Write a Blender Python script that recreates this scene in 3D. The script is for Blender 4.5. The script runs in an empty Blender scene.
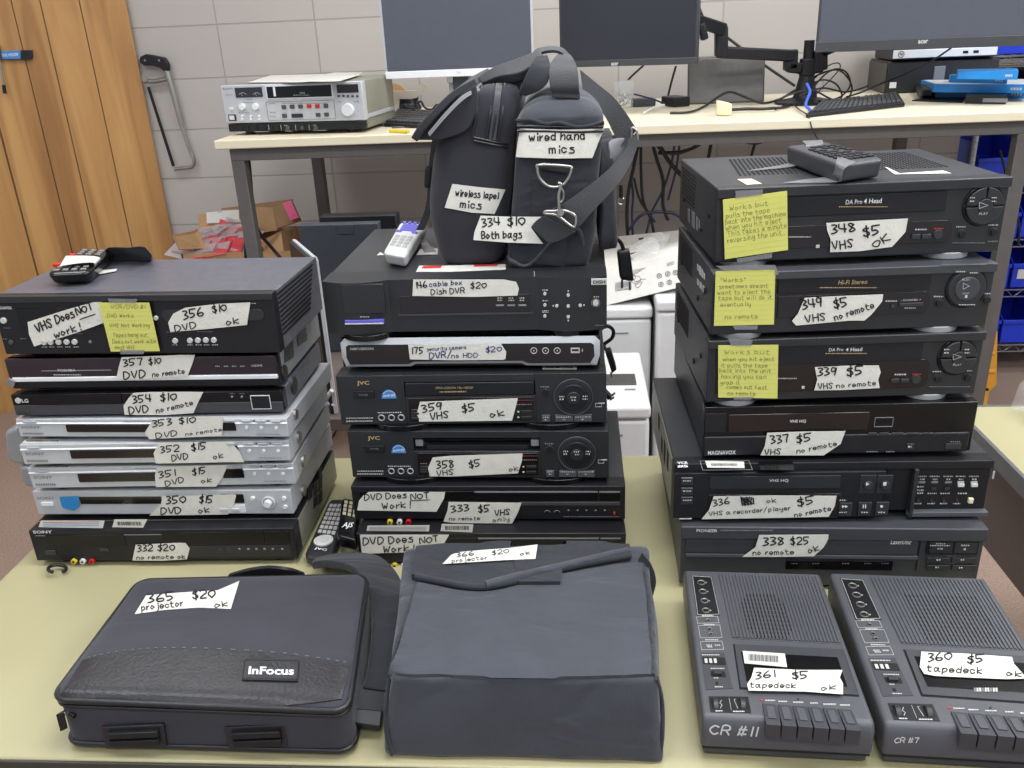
import bpy, bmesh, math, random
from math import sin, cos, pi, radians
from mathutils import Vector, Matrix, noise
from mathutils.bvhtree import BVHTree
random.seed(7)
SC = bpy.context.scene
COL = SC.collection
V = Vector
FIT=dict(f=863.504,p=0.395397,r=-0.045819,h=1.52929)
DEV={
 '332':(-0.8863, 1.1379, 0.7506, 0.9359, 0.4352, 0.2473, 0.0574, 0.0106),
 '350':(-0.8865, 1.1728, 0.8171, 0.0432, 0.4293, 0.24, 0.0441, 0.0091),
 '351':(-0.8774, 1.1654, 0.8706, 1.3119, 0.4306, 0.2186, 0.0369, 0.0094),
 '352':(-0.8759, 1.16, 0.9168, 0.8585, 0.431, 0.23, 0.0348, 0.0093),
 '353':(-0.8779, 1.171, 0.9606, -1.3614, 0.438, 0.1562, 0.0309, 0.0089),
 '354':(-0.8747, 1.1714, 0.9969, 0.2693, 0.4291, 0.1987, 0.0352, 0.0054),
 '357':(-0.8744, 1.1822, 1.0378, -0.2848, 0.4255, 0.2205, 0.05, 0.0057),
 '356':(-0.8701, 1.1813, 1.0956, -1.8403, 0.4351, 0.1917, 0.0911, 0.0079),
 '334':(-0.3503, 1.1425, 0.7455, -0.0371, 0.4212, 0.26, 0.0543, 0.0055),
 '333':(-0.3586, 1.172, 0.808, -0.3989, 0.4296, 0.2916, 0.0592, 0.0082),
 '358':(-0.3574, 1.1869, 0.8757, -1.0413, 0.4034, 0.27, 0.0805, 0.0084),
 '359':(-0.3665, 1.1934, 0.9648, -0.1965, 0.4094, 0.27, 0.0813, 0.0086),
 '175':(-0.3576, 1.2115, 1.0547, -1.3921, 0.3915, 0.3, 0.0457, 0.0086),
 '146':(-0.3748, 1.2158, 1.1086, -0.658, 0.4191, 0.295, 0.0803, 0.0082),
 '338':(0.1474, 1.0871, 0.7479, -1.0844, 0.4225, 0.36, 0.1011, 0.0079),
 '336':(0.1357, 1.0927, 0.8565, 0.544, 0.4404, 0.3247, 0.0856, 0.0076),
 '337':(0.1767, 1.1107, 0.9497, 1.2523, 0.3709, 0.336, 0.0748, 0.0075),
 '339':(0.1776, 1.1121, 1.032, 2.7821, 0.3679, 0.231, 0.0909, 0.0076),
 '349':(0.1795, 1.1123, 1.1307, 2.735, 0.3645, 0.2864, 0.0859, 0.0077),
 '348':(0.1836, 1.1339, 1.2245, 3.5721, 0.373, 0.2555, 0.0973, 0.0079),
}
# ---------------------------------------------------------------- camera
def cam_basis():
    p, r = FIT['p'], FIT['r']
    f = V((0, cos(p), -sin(p))); u = V((0, sin(p), cos(p))); rt = V((1, 0, 0))
    c, s = cos(r), sin(r)
    rt, u = c*rt + s*u, -s*rt + c*u
    Rz = Matrix.Rotation(radians(4.7), 3, 'Z')
    return Rz@f, Rz@rt, Rz@u
FW, RT, UP = cam_basis()
CAM = V((0, 0, FIT['h']))
def ray(x, y): return FW + RT*((x-512)/FIT['f']) - UP*((y-384)/FIT['f'])
def pz(x, y, z):
    d = ray(x, y); return CAM + d*((z-CAM.z)/d.z)
def py(x, y, Y):
    d = ray(x, y); return CAM + d*(Y/d.y)
def crop(x0, y0, s): return lambda x, y: (x0+x/s, y0+y/s)
I0 = crop(0, 0, 1)
A1, A2, A3, A4 = crop(0,240,4.267), crop(160,240,4.267), crop(0,400,4.267), crop(160,400,4.267)
B5, B6, B7, B8 = crop(310,220,4.267), crop(460,220,4.267), crop(320,390,4.267), crop(470,390,4.267)
C9, C10, C11, C12, C13, C14 = crop(660,130,4.042), crop(834,130,4.042), crop(650,270,4.042), crop(834,270,4.042), crop(650,400,4.042), crop(834,400,4.042)
E15, E16 = crop(670,560,3.692), crop(816,560,3.692)

# ---------------------------------------------------------------- materials
def lin(c):
    c = c/255.0
    return c/12.92 if c <= .04045 else ((c+.055)/1.055)**2.4
def rgb(t): return (lin(t[0]), lin(t[1]), lin(t[2]), 1)
def mat(name, col, rough=.5, metal=0, var=.08, scale=40, bump=0, bscale=300, spec=.5, trans=0, alpha=1, emit=None, coat=0):
    m = bpy.data.materials.new(name); m.use_nodes = True
    nt = m.node_tree; b = nt.nodes['Principled BSDF']
    b.inputs['Roughness'].default_value = rough; b.inputs['Metallic'].default_value = metal
    b.inputs['Specular IOR Level'].default_value = spec
    b.inputs['Transmission Weight'].default_value = trans; b.inputs['Alpha'].default_value = alpha
    b.inputs['Coat Weight'].default_value = coat
    tc = nt.nodes.new('ShaderNodeTexCoord'); nz = nt.nodes.new('ShaderNodeTexNoise')
    nz.inputs['Scale'].default_value = scale; nz.inputs['Detail'].default_value = 5
    nt.links.new(tc.outputs['Object'], nz.inputs['Vector'])
    cr = nt.nodes.new('ShaderNodeValToRGB'); c = rgb(col)
    cr.color_ramp.elements[0].position = .3; cr.color_ramp.elements[1].position = .7
    cr.color_ramp.elements[0].color = (c[0]*(1-var), c[1]*(1-var), c[2]*(1-var), 1)
    cr.color_ramp.elements[1].color = (c[0]*(1+var), c[1]*(1+var), c[2]*(1+var), 1)
    nt.links.new(nz.outputs['Fac'], cr.inputs['Fac']); nt.links.new(cr.outputs['Color'], b.inputs['Base Color'])
    if bump:
        n2 = nt.nodes.new('ShaderNodeTexNoise'); n2.inputs['Scale'].default_value = bscale; n2.inputs['Detail'].default_value = 3
        bp = nt.nodes.new('ShaderNodeBump'); bp.inputs['Strength'].default_value = bump; bp.inputs['Distance'].default_value = .001
        nt.links.new(tc.outputs['Object'], n2.inputs['Vector']); nt.links.new(n2.outputs['Fac'], bp.inputs['Height'])
        nt.links.new(bp.outputs['Normal'], b.inputs['Normal'])
    if emit:
        b.inputs['Emission Color'].default_value = rgb(emit[0]); b.inputs['Emission Strength'].default_value = emit[1]
    return m
def cloth(name, col, rough=.85, sheen=.12, scale=900, bump=.5, var=.12):
    m = mat(name, col, rough, 0, var, 14, bump, scale)
    b = m.node_tree.nodes['Principled BSDF']; b.inputs['Sheen Weight'].default_value = sheen
    b.inputs['Sheen Roughness'].default_value = .5
    return m
M = {}
def wrinkle(m, sc, dist):
    nt = m.node_tree; N = nt.nodes.new; L = nt.links.new; b = nt.nodes['Principled BSDF']; tc = [n for n in nt.nodes if n.type == 'TEX_COORD'][0]
    old = b.inputs['Normal'].links[0].from_node; n = N('ShaderNodeTexNoise'); n.inputs['Scale'].default_value = sc; n.inputs['Detail'].default_value = 2; n.inputs['Distortion'].default_value = 1.5
    mp = N('ShaderNodeMapping'); mp.inputs['Scale'].default_value = (.6, 1.6, 1.0); L(tc.outputs['Object'], mp.inputs['Vector']); L(mp.outputs['Vector'], n.inputs['Vector'])
    bp = N('ShaderNodeBump'); bp.inputs['Strength'].default_value = .6; bp.inputs['Distance'].default_value = dist; L(n.outputs['Fac'], bp.inputs['Height']); L(old.outputs['Normal'], bp.inputs['Normal']); L(bp.outputs['Normal'], b.inputs['Normal'])
def mk():
    M['blk'] = mat('black_plastic', (36,37,40), .42, var=.12, scale=25, bump=.15, bscale=900)
    M['blk2'] = mat('dark_plastic', (27,27,31), .4, var=.15, spec=.35)
    M['gloss'] = mat('gloss_black', (16,16,18), .18, var=.1, spec=.35)
    M['char'] = mat('charcoal_plastic', (58,59,64), .45, var=.06, scale=60, bump=.2, bscale=900)
    M['charl'] = mat('charcoal_light', (76,77,82), .45, var=.06)
    M['top'] = mat('painted_steel_black', (46,47,51), .38, var=.4, scale=7, bump=.3, bscale=1500)
    M['topg'] = mat('painted_steel_grey', (90,90,99), .34, var=.14, scale=60, bump=.3, bscale=1500)
    M['smoke'] = mat('smoked_window', (30,24,24), .15, var=.05)
    M['plum'] = mat('plum_gloss', (42,30,38), .18, var=.1)
    M['silver'] = mat('silver_plastic', (186,188,192), .35, .1, var=.04)
    M['silverd'] = mat('silver_painted_steel', (172,174,178), .4, .1, var=.04)
    M['silverb'] = mat('bright_silver', (226,228,232), .25, .1, var=.03)
    M['galv'] = mat('galvanised_side', (150,152,154), .4, .15, var=.1, scale=14)
    M['olive'] = mat('grey_steel_side', (136,135,120), .4, .1, var=.1, scale=10)
    M['knob'] = mat('dark_button', (44,45,48), .4, var=.05)
    M['led'] = mat('pale_button', (190,190,186), .4, var=.05)
    M['white'] = mat('white_print', (215,215,215), .6, var=.02)
    M['gold'] = mat('gold_print', (190,165,120), .5, .2, var=.02)
    M['greyp'] = mat('grey_print', (120,121,124), .6, var=.02)
    M['red'] = mat('red_plastic', (190,30,30), .4, var=.05)
    M['redd'] = mat('dim_red_print', (105,34,40), .5, var=.02)
    M['redp'] = mat('red_print', (190,45,48), .5, var=.02)
    M['yel'] = mat('yellow_plastic', (210,185,50), .4, var=.05)
    M['tape'] = mat('masking_tape', (212,210,201), .75, var=.05, scale=60, bump=.5, bscale=260)
    M['ink'] = mat('black_marker', (18,18,26), .7, var=.05)
    M['inkb'] = mat('blue_ink', (38,40,110), .7, var=.05)
    M['pencil'] = mat('pencil', (112,108,66), .8, var=.05)
    M['note'] = mat('yellow_paper', (206,205,108), .85, var=.03, scale=20)
    M['noteline'] = mat('note_rule_line', (188,196,112), .85, var=.02)
    M['clear'] = mat('clear_tape', (150,150,152), .3, var=.05, alpha=.45)
    M['paper'] = mat('white_paper', (204,202,195), .8, var=.03)
    M['label'] = mat('label_paper', (200,199,192), .7, var=.03)
    M['blue'] = mat('blue_tape', (40,130,190), .6, var=.08)
    M['bluel'] = mat('blue_sticker', (60,130,200), .4, var=.04)
    M['cblack'] = cloth('black_nylon', (38,40,47))
    M['cblack2'] = cloth('black_canvas', (54,57,66), .75, .2, 600, .6)
    M['neo'] = cloth('black_neoprene', (48,48,57), .85, .12, 1200, .4)
    M['neo2'] = cloth('dark_neoprene', (36,36,44), .85, .12, 1200, .4)
    M['leather'] = mat('black_leather', (34,34,38), .33, var=.15, scale=20, bump=.6, bscale=260)
    M['web'] = cloth('black_webbing', (44,45,49), .7, .15, 500, .8)
    wrinkle(M['cblack2'], 9, .02); wrinkle(M['cblack'], 12, .012); wrinkle(M['neo'], 7, .006)
    M['pipe'] = mat('vinyl_piping', (30,30,34), .35, var=.05)
    M['steel'] = mat('steel', (170,168,162), .3, .9, var=.08)
    M['steeld'] = mat('dark_steel', (90,88,86), .45, .6, var=.1)
    M['bench'] = mat('laminate_cream', (222,212,186), .4, var=.03, scale=6)
    M['frame'] = mat('grey_steel_frame', (96,92,90), .5, .2, var=.06)
    M['table'] = mat('table_laminate', (170,164,128), .35, var=.05, scale=3)
    M['tedge'] = mat('table_edge', (60,58,52), .5)
    M['tedge2'] = mat('table_edge_grey', (92,94,94), .45)
    M['brown'] = mat('brown_panel', (92,80,74), .6, var=.06)
    M['rub'] = mat('cable_rubber', (20,20,22), .45)
    M['rubb'] = mat('cable_navy', (34,38,66), .45)
    M['scr'] = mat('monitor_screen', (78,81,92), .35, var=.03)
    M['scr2'] = mat('monitor_screen_dark', (42,43,51), .3, var=.03)
    M['pwhite'] = mat('white_plastic', (208,208,208), .4, var=.02)
    M['ivory'] = mat('ivory_plastic', (222,212,180), .45, var=.03)
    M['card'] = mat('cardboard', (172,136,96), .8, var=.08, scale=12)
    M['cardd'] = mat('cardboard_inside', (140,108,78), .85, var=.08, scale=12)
    M['pink'] = mat('pink_sticker', (225,90,140), .6)
    M['rpack'] = mat('red_packaging', (196,62,74), .3, var=.3, scale=30)
    M['ppack'] = mat('clear_pack', (200,190,195), .15, var=.05, alpha=.5)
    M['bin'] = mat('blue_bin', (24,54,190), .35, var=.08)
    M['bind'] = mat('navy_bin', (20,28,70), .4, var=.08)
    M['chrome'] = mat('chrome_wire', (170,170,172), .25, .9)
    M['book'] = mat('book_blue', (30,130,205), .4, var=.05)
    M['orange'] = mat('orange_plastic', (214,150,48), .45, var=.06)
    M['wood'] = mat('light_wood', (196,152,104), .6, var=.1, scale=12)
    M['mdf'] = mat('pale_wood', (186,178,164), .6, var=.05)
    M['purple'] = mat('purple_button', (96,92,190), .4)
    M['hole'] = mat('slot_black', (8,8,9), .7)
    M['dkpanel'] = mat('slate_panel', (50,54,62), .45, var=.06)
    M['light'] = mat('lamp_diffuser', (240,240,240), .5, emit=((250,250,255), 3))
    M['bag'] = mat('clear_polybag', (225,225,225), .12, var=.02, alpha=.14)
    M['cup'] = mat('clear_cup', (225,230,232), .08, var=.02, alpha=.16)
    M['eth'] = mat('blue_cable', (60,100,215), .4)
    M['chrw'] = mat('dim_cream', (205,200,190), .5)
    M['ceil'] = mat('ceiling_tile', (225,223,218), .9, var=.03)
mk()
def wood_mat():
    m = bpy.data.materials.new('maple_planks'); m.use_nodes = True; nt = m.node_tree; b = nt.nodes['Principled BSDF']
    N = nt.nodes.new; L = nt.links.new
    tc = N('ShaderNodeTexCoord'); mp = N('ShaderNodeMapping'); mp.inputs['Scale'].default_value = (9, 9, .7)
    L(tc.outputs['Object'], mp.inputs['Vector'])
    n = N('ShaderNodeTexNoise'); n.inputs['Scale'].default_value = 1.1; n.inputs['Detail'].default_value = 7; n.inputs['Distortion'].default_value = 1.2
    L(mp.outputs['Vector'], n.inputs['Vector'])
    cr = N('ShaderNodeValToRGB'); e = cr.color_ramp.elements
    e[0].position = .28; e[0].color = rgb((150,106,60)); e[1].position = .72; e[1].color = rgb((196,152,94))
    x = cr.color_ramp.elements.new(.5); x.color = rgb((180,135,80))
    L(n.outputs['Fac'], cr.inputs['Fac'])
    v = N('ShaderNodeTexVoronoi'); v.inputs['Scale'].default_value = 1.0
    mp2 = N('ShaderNodeMapping'); mp2.inputs['Scale'].default_value = (3.2, 3.2, 1.6); L(tc.outputs['Object'], mp2.inputs['Vector']); L(mp2.outputs['Vector'], v.inputs['Vector'])
    c2 = N('ShaderNodeValToRGB'); c2.color_ramp.elements[0].position = .03; c2.color_ramp.elements[0].color = (.25,.25,.25,1); c2.color_ramp.elements[1].position = .07; c2.color_ramp.elements[1].color = (1,1,1,1)
    L(v.outputs['Distance'], c2.inputs['Fac'])
    mx = N('ShaderNodeMix'); mx.data_type = 'RGBA'; mx.blend_type = 'MULTIPLY'; mx.inputs[0].default_value = .7
    L(cr.outputs['Color'], mx.inputs[6]); L(c2.outputs['Color'], mx.inputs[7]); L(mx.outputs[2], b.inputs['Base Color'])
    b.inputs['Roughness'].default_value = .45
    return m
def carpet_mat():
    m = mat('carpet', (148,126,112), .95, var=.22, scale=160, bump=1, bscale=400); return m
def block_mat():
    m = bpy.data.materials.new('painted_block'); m.use_nodes = True; nt = m.node_tree; b = nt.nodes['Principled BSDF']
    N = nt.nodes.new; L = nt.links.new
    tc = N('ShaderNodeTexCoord'); mp = N('ShaderNodeMapping')
    mp.inputs['Rotation'].default_value = (radians(90), 0, 0); mp.inputs['Location'].default_value = (.12, 0, 0)
    sx = N('ShaderNodeSeparateXYZ'); cb = N('ShaderNodeCombineXYZ')
    L(tc.outputs['Object'], sx.inputs[0]); L(sx.outputs['X'], cb.inputs['X']); L(sx.outputs['Z'], cb.inputs['Y'])
    ad = N('ShaderNodeVectorMath'); ad.operation = 'ADD'; ad.inputs[1].default_value = (-py(217,26,3.72).x % .4064, -py(190,26,3.72).z % .2032, 0); L(cb.outputs[0], ad.inputs[0])
    br = N('ShaderNodeTexBrick'); br.offset = 0; br.inputs['Scale'].default_value = 1; br.inputs['Mortar Size'].default_value = .004
    br.inputs['Brick Width'].default_value = .4064; br.inputs['Row Height'].default_value = .2032; br.inputs['Mortar Smooth'].default_value = .4
    br.inputs['Color1'].default_value = rgb((178,172,167)); br.inputs['Color2'].default_value = rgb((181,176,170)); br.inputs['Mortar'].default_value = rgb((160,155,149))
    L(ad.outputs[0], br.inputs['Vector']); L(br.outputs['Color'], b.inputs['Base Color'])
    iv = N('ShaderNodeMath'); iv.operation = 'SUBTRACT'; iv.inputs[0].default_value = 1; L(br.outputs['Fac'], iv.inputs[1])
    nz = N('ShaderNodeTexNoise'); nz.inputs['Scale'].default_value = 120; L(tc.outputs['Object'], nz.inputs['Vector'])
    ma = N('ShaderNodeMath'); ma.operation = 'MULTIPLY_ADD'; ma.inputs[1].default_value = .08; L(nz.outputs['Fac'], ma.inputs[0]); L(iv.outputs[0], ma.inputs[2])
    bp = N('ShaderNodeBump'); bp.inputs['Strength'].default_value = .5; bp.inputs['Distance'].default_value = .004
    L(ma.outputs[0], bp.inputs['Height']); L(bp.outputs['Normal'], b.inputs['Normal']); b.inputs['Roughness'].default_value = .6
    return m
M['planks'] = wood_mat(); M['carpet'] = carpet_mat(); M['block'] = block_mat()

# ---------------------------------------------------------------- mesh builder (world coordinates)
def cr_spline(P, n=6, closed=False):
    P = [V(p) for p in P]; out = []
    if len(P) < 3 and not closed:
        return [P[0].lerp(P[1], i/n) for i in range(n+1)]
    N = len(P); rng = N if closed else N-1
    for i in range(rng):
        if closed: a, b, c, d = P[(i-1) % N], P[i], P[(i+1) % N], P[(i+2) % N]
        else: a, b, c, d = P[max(i-1,0)], P[i], P[i+1], P[min(i+2,N-1)]
        for k in range(n):
            t = k/n
            out.append(.5*((2*b)+(c-a)*t+(2*a-5*b+4*c-d)*t*t+(3*b-a-3*c+d)*t**3))
    if not closed: out.append(P[-1])
    return out
class MB:
    def __init__(s): s.v = []; s.f = []; s.m = []; s.mats = []
    def mi(s, m):
        m = M[m] if isinstance(m, str) else m
        if m not in s.mats: s.mats.append(m)
        return s.mats.index(m)
    def add(s, vs, fs, m):
        o = len(s.v); i = s.mi(m); s.v += [V(v) for v in vs]
        for f in fs: s.f.append([o+k for k in f]); s.m.append(i)
        return s
    def hexa(s, c8, m):
        return s.add(c8, [(0,3,2,1),(4,5,6,7),(0,1,5,4),(1,2,6,5),(2,3,7,6),(3,0,4,7)], m)
    def box(s, Mx, x0, x1, y0, y1, z0, z1, m):
        c = [(x0,y0,z0),(x1,y0,z0),(x1,y1,z0),(x0,y1,z0),(x0,y0,z1),(x1,y0,z1),(x1,y1,z1),(x0,y1,z1)]
        return s.hexa([Mx@V(p) for p in c], m)
    def prism(s, pts, off, m):
        n = len(pts); a = [V(p) for p in pts]; b = [p+V(off) for p in a]
        return s.add(a+b, [list(range(n))[::-1], list(range(n, 2*n))]+[(i, (i+1) % n, n+(i+1) % n, n+i) for i in range(n)], m)
    def cyl(s, c, ax, r, h, m, seg=20, r2=None):
        c = V(c); ax = V(ax).normalized(); r2 = r if r2 is None else r2
        u = ax.orthogonal().normalized(); w = ax.cross(u)
        a = [c+(u*cos(t)+w*sin(t))*r for t in [2*pi*i/seg for i in range(seg)]]
        b = [c+ax*h+(u*cos(t)+w*sin(t))*r2 for t in [2*pi*i/seg for i in range(seg)]]
        return s.add(a+b, [list(range(seg))[::-1], list(range(seg, 2*seg))]+[(i, (i+1) % seg, seg+(i+1) % seg, seg+i) for i in range(seg)], m)
    def ring(s, c, ax, r, t, m, seg=28, arc=(0, 2*pi), u=None):
        c = V(c); ax = V(ax).normalized(); u = V(u).normalized() if u else ax.orthogonal().normalized(); w = ax.cross(u)
        full = abs(arc[1]-arc[0]-2*pi) < 1e-4
        n = seg if full else seg+1
        pts = [c+(u*cos(arc[0]+(arc[1]-arc[0])*i/seg)+w*sin(arc[0]+(arc[1]-arc[0])*i/seg))*r for i in range(n)]
        return s.tube(pts, t, m, 6, closed=full)
    def tube(s, P, r, m, seg=8, closed=False, smooth=0):
        P = [V(p) for p in P]
        if smooth: P = cr_spline(P, smooth, closed)
        n = len(P); vs = []; up = None
        for i, p in enumerate(P):
            if closed: t = P[(i+1) % n]-P[i-1]
            else: t = P[min(i+1, n-1)]-P[max(i-1, 0)]
            if t.length < 1e-9: t = V((0,0,1))
            t.normalize()
            if up is None: up = t.orthogonal().normalized()
            up = (up-t*up.dot(t)); up = up.normalized() if up.length > 1e-6 else t.orthogonal().normalized()
            w = t.cross(up)
            vs += [p+(up*cos(2*pi*k/seg)+w*sin(2*pi*k/seg))*r for k in range(seg)]
        fs = []
        for i in range(n if closed else n-1):
            j = (i+1) % n
            for k in range(seg): fs.append((i*seg+k, i*seg+(k+1) % seg, j*seg+(k+1) % seg, j*seg+k))
        if not closed: fs += [list(range(seg))[::-1], [(n-1)*seg+k for k in range(seg)]]
        return s.add(vs, fs, m)
    def band(s, A, B, th, m, smooth=5, nrm=None):
        """strap between two edge polylines with thickness"""
        A = cr_spline(A, smooth) if smooth else [V(a) for a in A]; B = cr_spline(B, smooth) if smooth else [V(b) for b in B]
        n = len(A); vs = []
        for i in range(n):
            t = (A[min(i+1,n-1)]+B[min(i+1,n-1)])-(A[max(i-1,0)]+B[max(i-1,0)])
            nn = t.cross(B[i]-A[i])
            nn = nn.normalized()*th if nn.length > 1e-9 else V((0,0,th))
            vs += [A[i]-nn*.5, B[i]-nn*.5, B[i]+nn*.5, A[i]+nn*.5]
        fs = [(0,1,2,3), (4*n-1,4*n-2,4*n-3,4*n-4)]
        for i in range(n-1):
            for k in range(4): fs.append((i*4+k, i*4+(k+1) % 4, i*4+4+(k+1) % 4, i*4+4+k))
        return s.add(vs, fs, m)
    def lathe(s, c, prof, m, seg=24, ax=V((0,0,1))):
        c = V(c); u = ax.orthogonal().normalized(); w = ax.cross(u); n = len(prof); vs = []
        for r, z in prof: vs += [c+ax*z+(u*cos(2*pi*k/seg)+w*sin(2*pi*k/seg))*r for k in range(seg)]
        fs = [(i*seg+k, i*seg+(k+1) % seg, (i+1)*seg+(k+1) % seg, (i+1)*seg+k) for i in range(n-1) for k in range(seg)]
        fs += [list(range(seg))[::-1], [(n-1)*seg+k for k in range(seg)]]
        return s.add(vs, fs, m)
    def soft(s, c8, m, n=12, r=.15, bulge=(0,0,0), nz=0, nf=8, rr=None, seed=0):
        """rounded hexahedron through 8 corner points (bottom 4, top 4)"""
        rx, ry, rz = rr or (r, r, r)
        C8 = [V(p) for p in c8]
        def tri(a, b, c):
            a, b, c = (a+1)/2, (b+1)/2, (c+1)/2
            p = C8[0].lerp(C8[1], a).lerp(C8[3].lerp(C8[2], a), b)
            q = C8[4].lerp(C8[5], a).lerp(C8[7].lerp(C8[6], a), b)
            return p.lerp(q, c)
        idx = {}; vs = []; fs = []
        def vid(i, j, k):
            key = (i, j, k)
            if key in idx: return idx[key]
            p = [-1+2*i/n, -1+2*j/n, -1+2*k/n]; R3 = (rx, ry, rz)
            q = [max(-(1-R3[a]), min(1-R3[a], p[a])) for a in range(3)]
            d = V([(p[a]-q[a])/R3[a] for a in range(3)])
            if d.length > 1e-9:
                d.normalize(); p = [q[a]+d[a]*R3[a] for a in range(3)]
            e = [0,0,0]
            for a in range(3):
                o1, o2 = p[(a+1) % 3], p[(a+2) % 3]
                e[a] = p[a]*(1+bulge[a]*max(0, 1-o1*o1)*max(0, 1-o2*o2))
            P = tri(*e)
            if nz: P = P+noise.noise_vector(P*nf+V((seed, seed*2.3, 0)))*nz
            vs.append(P); idx[key] = len(vs)-1; return idx[key]
        for a in range(3):
            for side in (0, n):
                for i in range(n):
                    for j in range(n):
                        def mkk(x, y):
                            t = [0,0,0]; t[a] = side; t[(a+1) % 3] = x; t[(a+2) % 3] = y; return vid(*t)
                        f = (mkk(i,j), mkk(i+1,j), mkk(i+1,j+1), mkk(i,j+1))
                        fs.append(f if side else f[::-1])
        return s.add(vs, fs, m)
    def build(s, name, parent=None, bevel=0, seg=2, smooth=35, sub=0, origin=None):
        me = bpy.data.meshes.new(name)
        if parent is not None: inv = wmat(parent).inverted()
        else:
            if origin is None:
                xs = [v.x for v in s.v]; ys = [v.y for v in s.v]; zs = [v.z for v in s.v]
                origin = V(((min(xs)+max(xs))/2, (min(ys)+max(ys))/2, min(zs)))
            inv = Matrix.Translation(-V(origin))
        me.from_pydata([inv@v for v in s.v], [], s.f)
        for m in s.mats: me.materials.append(m)
        me.polygons.foreach_set('material_index', s.m)
        bm = bmesh.new(); bm.from_mesh(me); bmesh.ops.recalc_face_normals(bm, faces=bm.faces[:]); bm.to_mesh(me); bm.free()
        if smooth:
            me.shade_smooth(); me.set_sharp_from_angle(angle=radians(smooth))
        o = bpy.data.objects.new(name, me); COL.objects.link(o)
        if parent is not None: o.parent = parent; WM[o.name] = wmat(parent)
        else: o.location = origin; WM[o.name] = Matrix.Translation(origin)
        if bevel:
            b = o.modifiers.new('bevel', 'BEVEL'); b.width = bevel; b.segments = seg; b.limit_method = 'ANGLE'; b.angle_limit = radians(40)
        if sub:
            b = o.modifiers.new('sub', 'SUBSURF'); b.levels = sub; b.render_levels = sub
        return o
WM = {}
def wmat(o): return WM[o.name]
def empty(name, label, cat, Mx, group=None):
    o = bpy.data.objects.new(name, None); COL.objects.link(o); o.matrix_world = Mx; o.empty_display_size = .05
    WM[o.name] = Mx.copy(); tag(o, label, cat, group); return o
def tag(o, label=None, cat=None, group=None, kind=None):
    if label: o['label'] = label
    if cat: o['category'] = cat
    if group: o['group'] = group
    if kind: o['kind'] = kind
    return o
def T(x, y, z, yaw=0): return Matrix.Translation((x, y, z))@Matrix.Rotation(radians(yaw), 4, 'Z')
ID = Matrix.Identity(4)
_tx = {}
def text_mesh(s, bold=0, shear=0):
    k = (s, bold, shear)
    if k not in _tx:
        cu = bpy.data.curves.new('t', 'FONT'); cu.body = s; cu.size = 1; cu.offset = bold; cu.shear = shear; cu.resolution_u = 2
        o = bpy.data.objects.new('t', cu); COL.objects.link(o)
        me = bpy.data.meshes.new_from_object(o.evaluated_get(bpy.context.evaluated_depsgraph_get()))
        vs = [v.co.copy() for v in me.vertices]; fs = [list(p.vertices) for p in me.polygons]
        bpy.data.objects.remove(o); bpy.data.meshes.remove(me); bpy.data.curves.remove(cu)
        x0 = min(v.x for v in vs); x1 = max(v.x for v in vs); y0 = min(v.y for v in vs); y1 = max(v.y for v in vs)
        _tx[k] = ([V((v.x-x0, v.y-y0, 0)) for v in vs], fs, x1-x0, y1-y0)
    return _tx[k]
# ---------------------------------------------------------------- single stroke handwriting
G = {'0':'27 06 04 13 22 33 44 46 37 27','1':'18 12','2':'07 18 38 46 24 02 42','3':'08 28 37 26 15;15 34 33 12 02','4':'08 05 44;38 35 32',
'5':'48 08 07 05 25 34 33 12 02','6':'38 16 04 03 12 32 43 34 14 03','7':'08 48 36 22','8':'37 18 07 25 34 33 12 03 14 26 37','9':'37 18 07 05 25 37 38 36 22',
'$':'37 17 06 25 34 33 12 03;29 21','#':'18 02;38 22;06 46;03 43','!':'28 24;22 21','/':'49 01',"'":'18 16','"':'18 16;28 26','.':'12 22','-':'05 35','&':'42 17 28 37 05 03 12 23 44',
'A':'02 28 42;14 34','B':'02 08 28 37 25 05;25 34 33 12 02','C':'47 28 06 04 22 43','D':'08 02 22 44 46 28 08','E':'48 08 02 42;05 35','F':'48 08 02;05 35','G':'47 28 05 12 43 45 25','H':'08 02;48 42;05 45',
'I':'28 22','J':'48 43 22 03','K':'08 02;48 05 42','L':'08 02 42','M':'02 08 25 48 42','N':'02 08 42 48','O':'27 06 04 22 44 46 27','P':'02 08 38 46 35 05','R':'02 08 38 46 35 05;25 42','S':'47 28 07 25 33 22 03','T':'08 48;28 22',
'U':'08 03 22 43 48','V':'08 22 48','W':'08 12 26 32 48','X':'08 42;48 02','Y':'08 25 48;25 22','Z':'08 48 02 42',
'a':'35 16 04 12 23 35;36 33 42','b':'08 02;05 26 34 23 02','c':'35 16 04 12 33','d':'35 16 04 12 33;38 32','e':'04 34 35 16 04 12 33','f':'38 17 12;05 25','g':'35 16 04 13 34;36 31 10 01','h':'08 02;04 26 35 32',
'i':'15 12;17 18','j':'26 21 10;28 27','k':'08 02;36 04 32','l':'18 12','m':'06 02;05 16 25 22;25 36 45 42','n':'06 02;04 16 26 35 32','o':'16 04 12 23 34 25 16','p':'06 00;05 26 34 12 03','q':'35 16 04 12 33;36 30',
'r':'06 02;04 15 26','s':'36 16 15 34 32 12 02','t':'18 13 22 32;06 36','u':'06 03 12 33;36 32','v':'06 12 36','w':'06 12 25 32 46','x':'06 32;36 02','y':'06 04 13 34;36 31 10','z':'06 36 02 32'}
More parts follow.
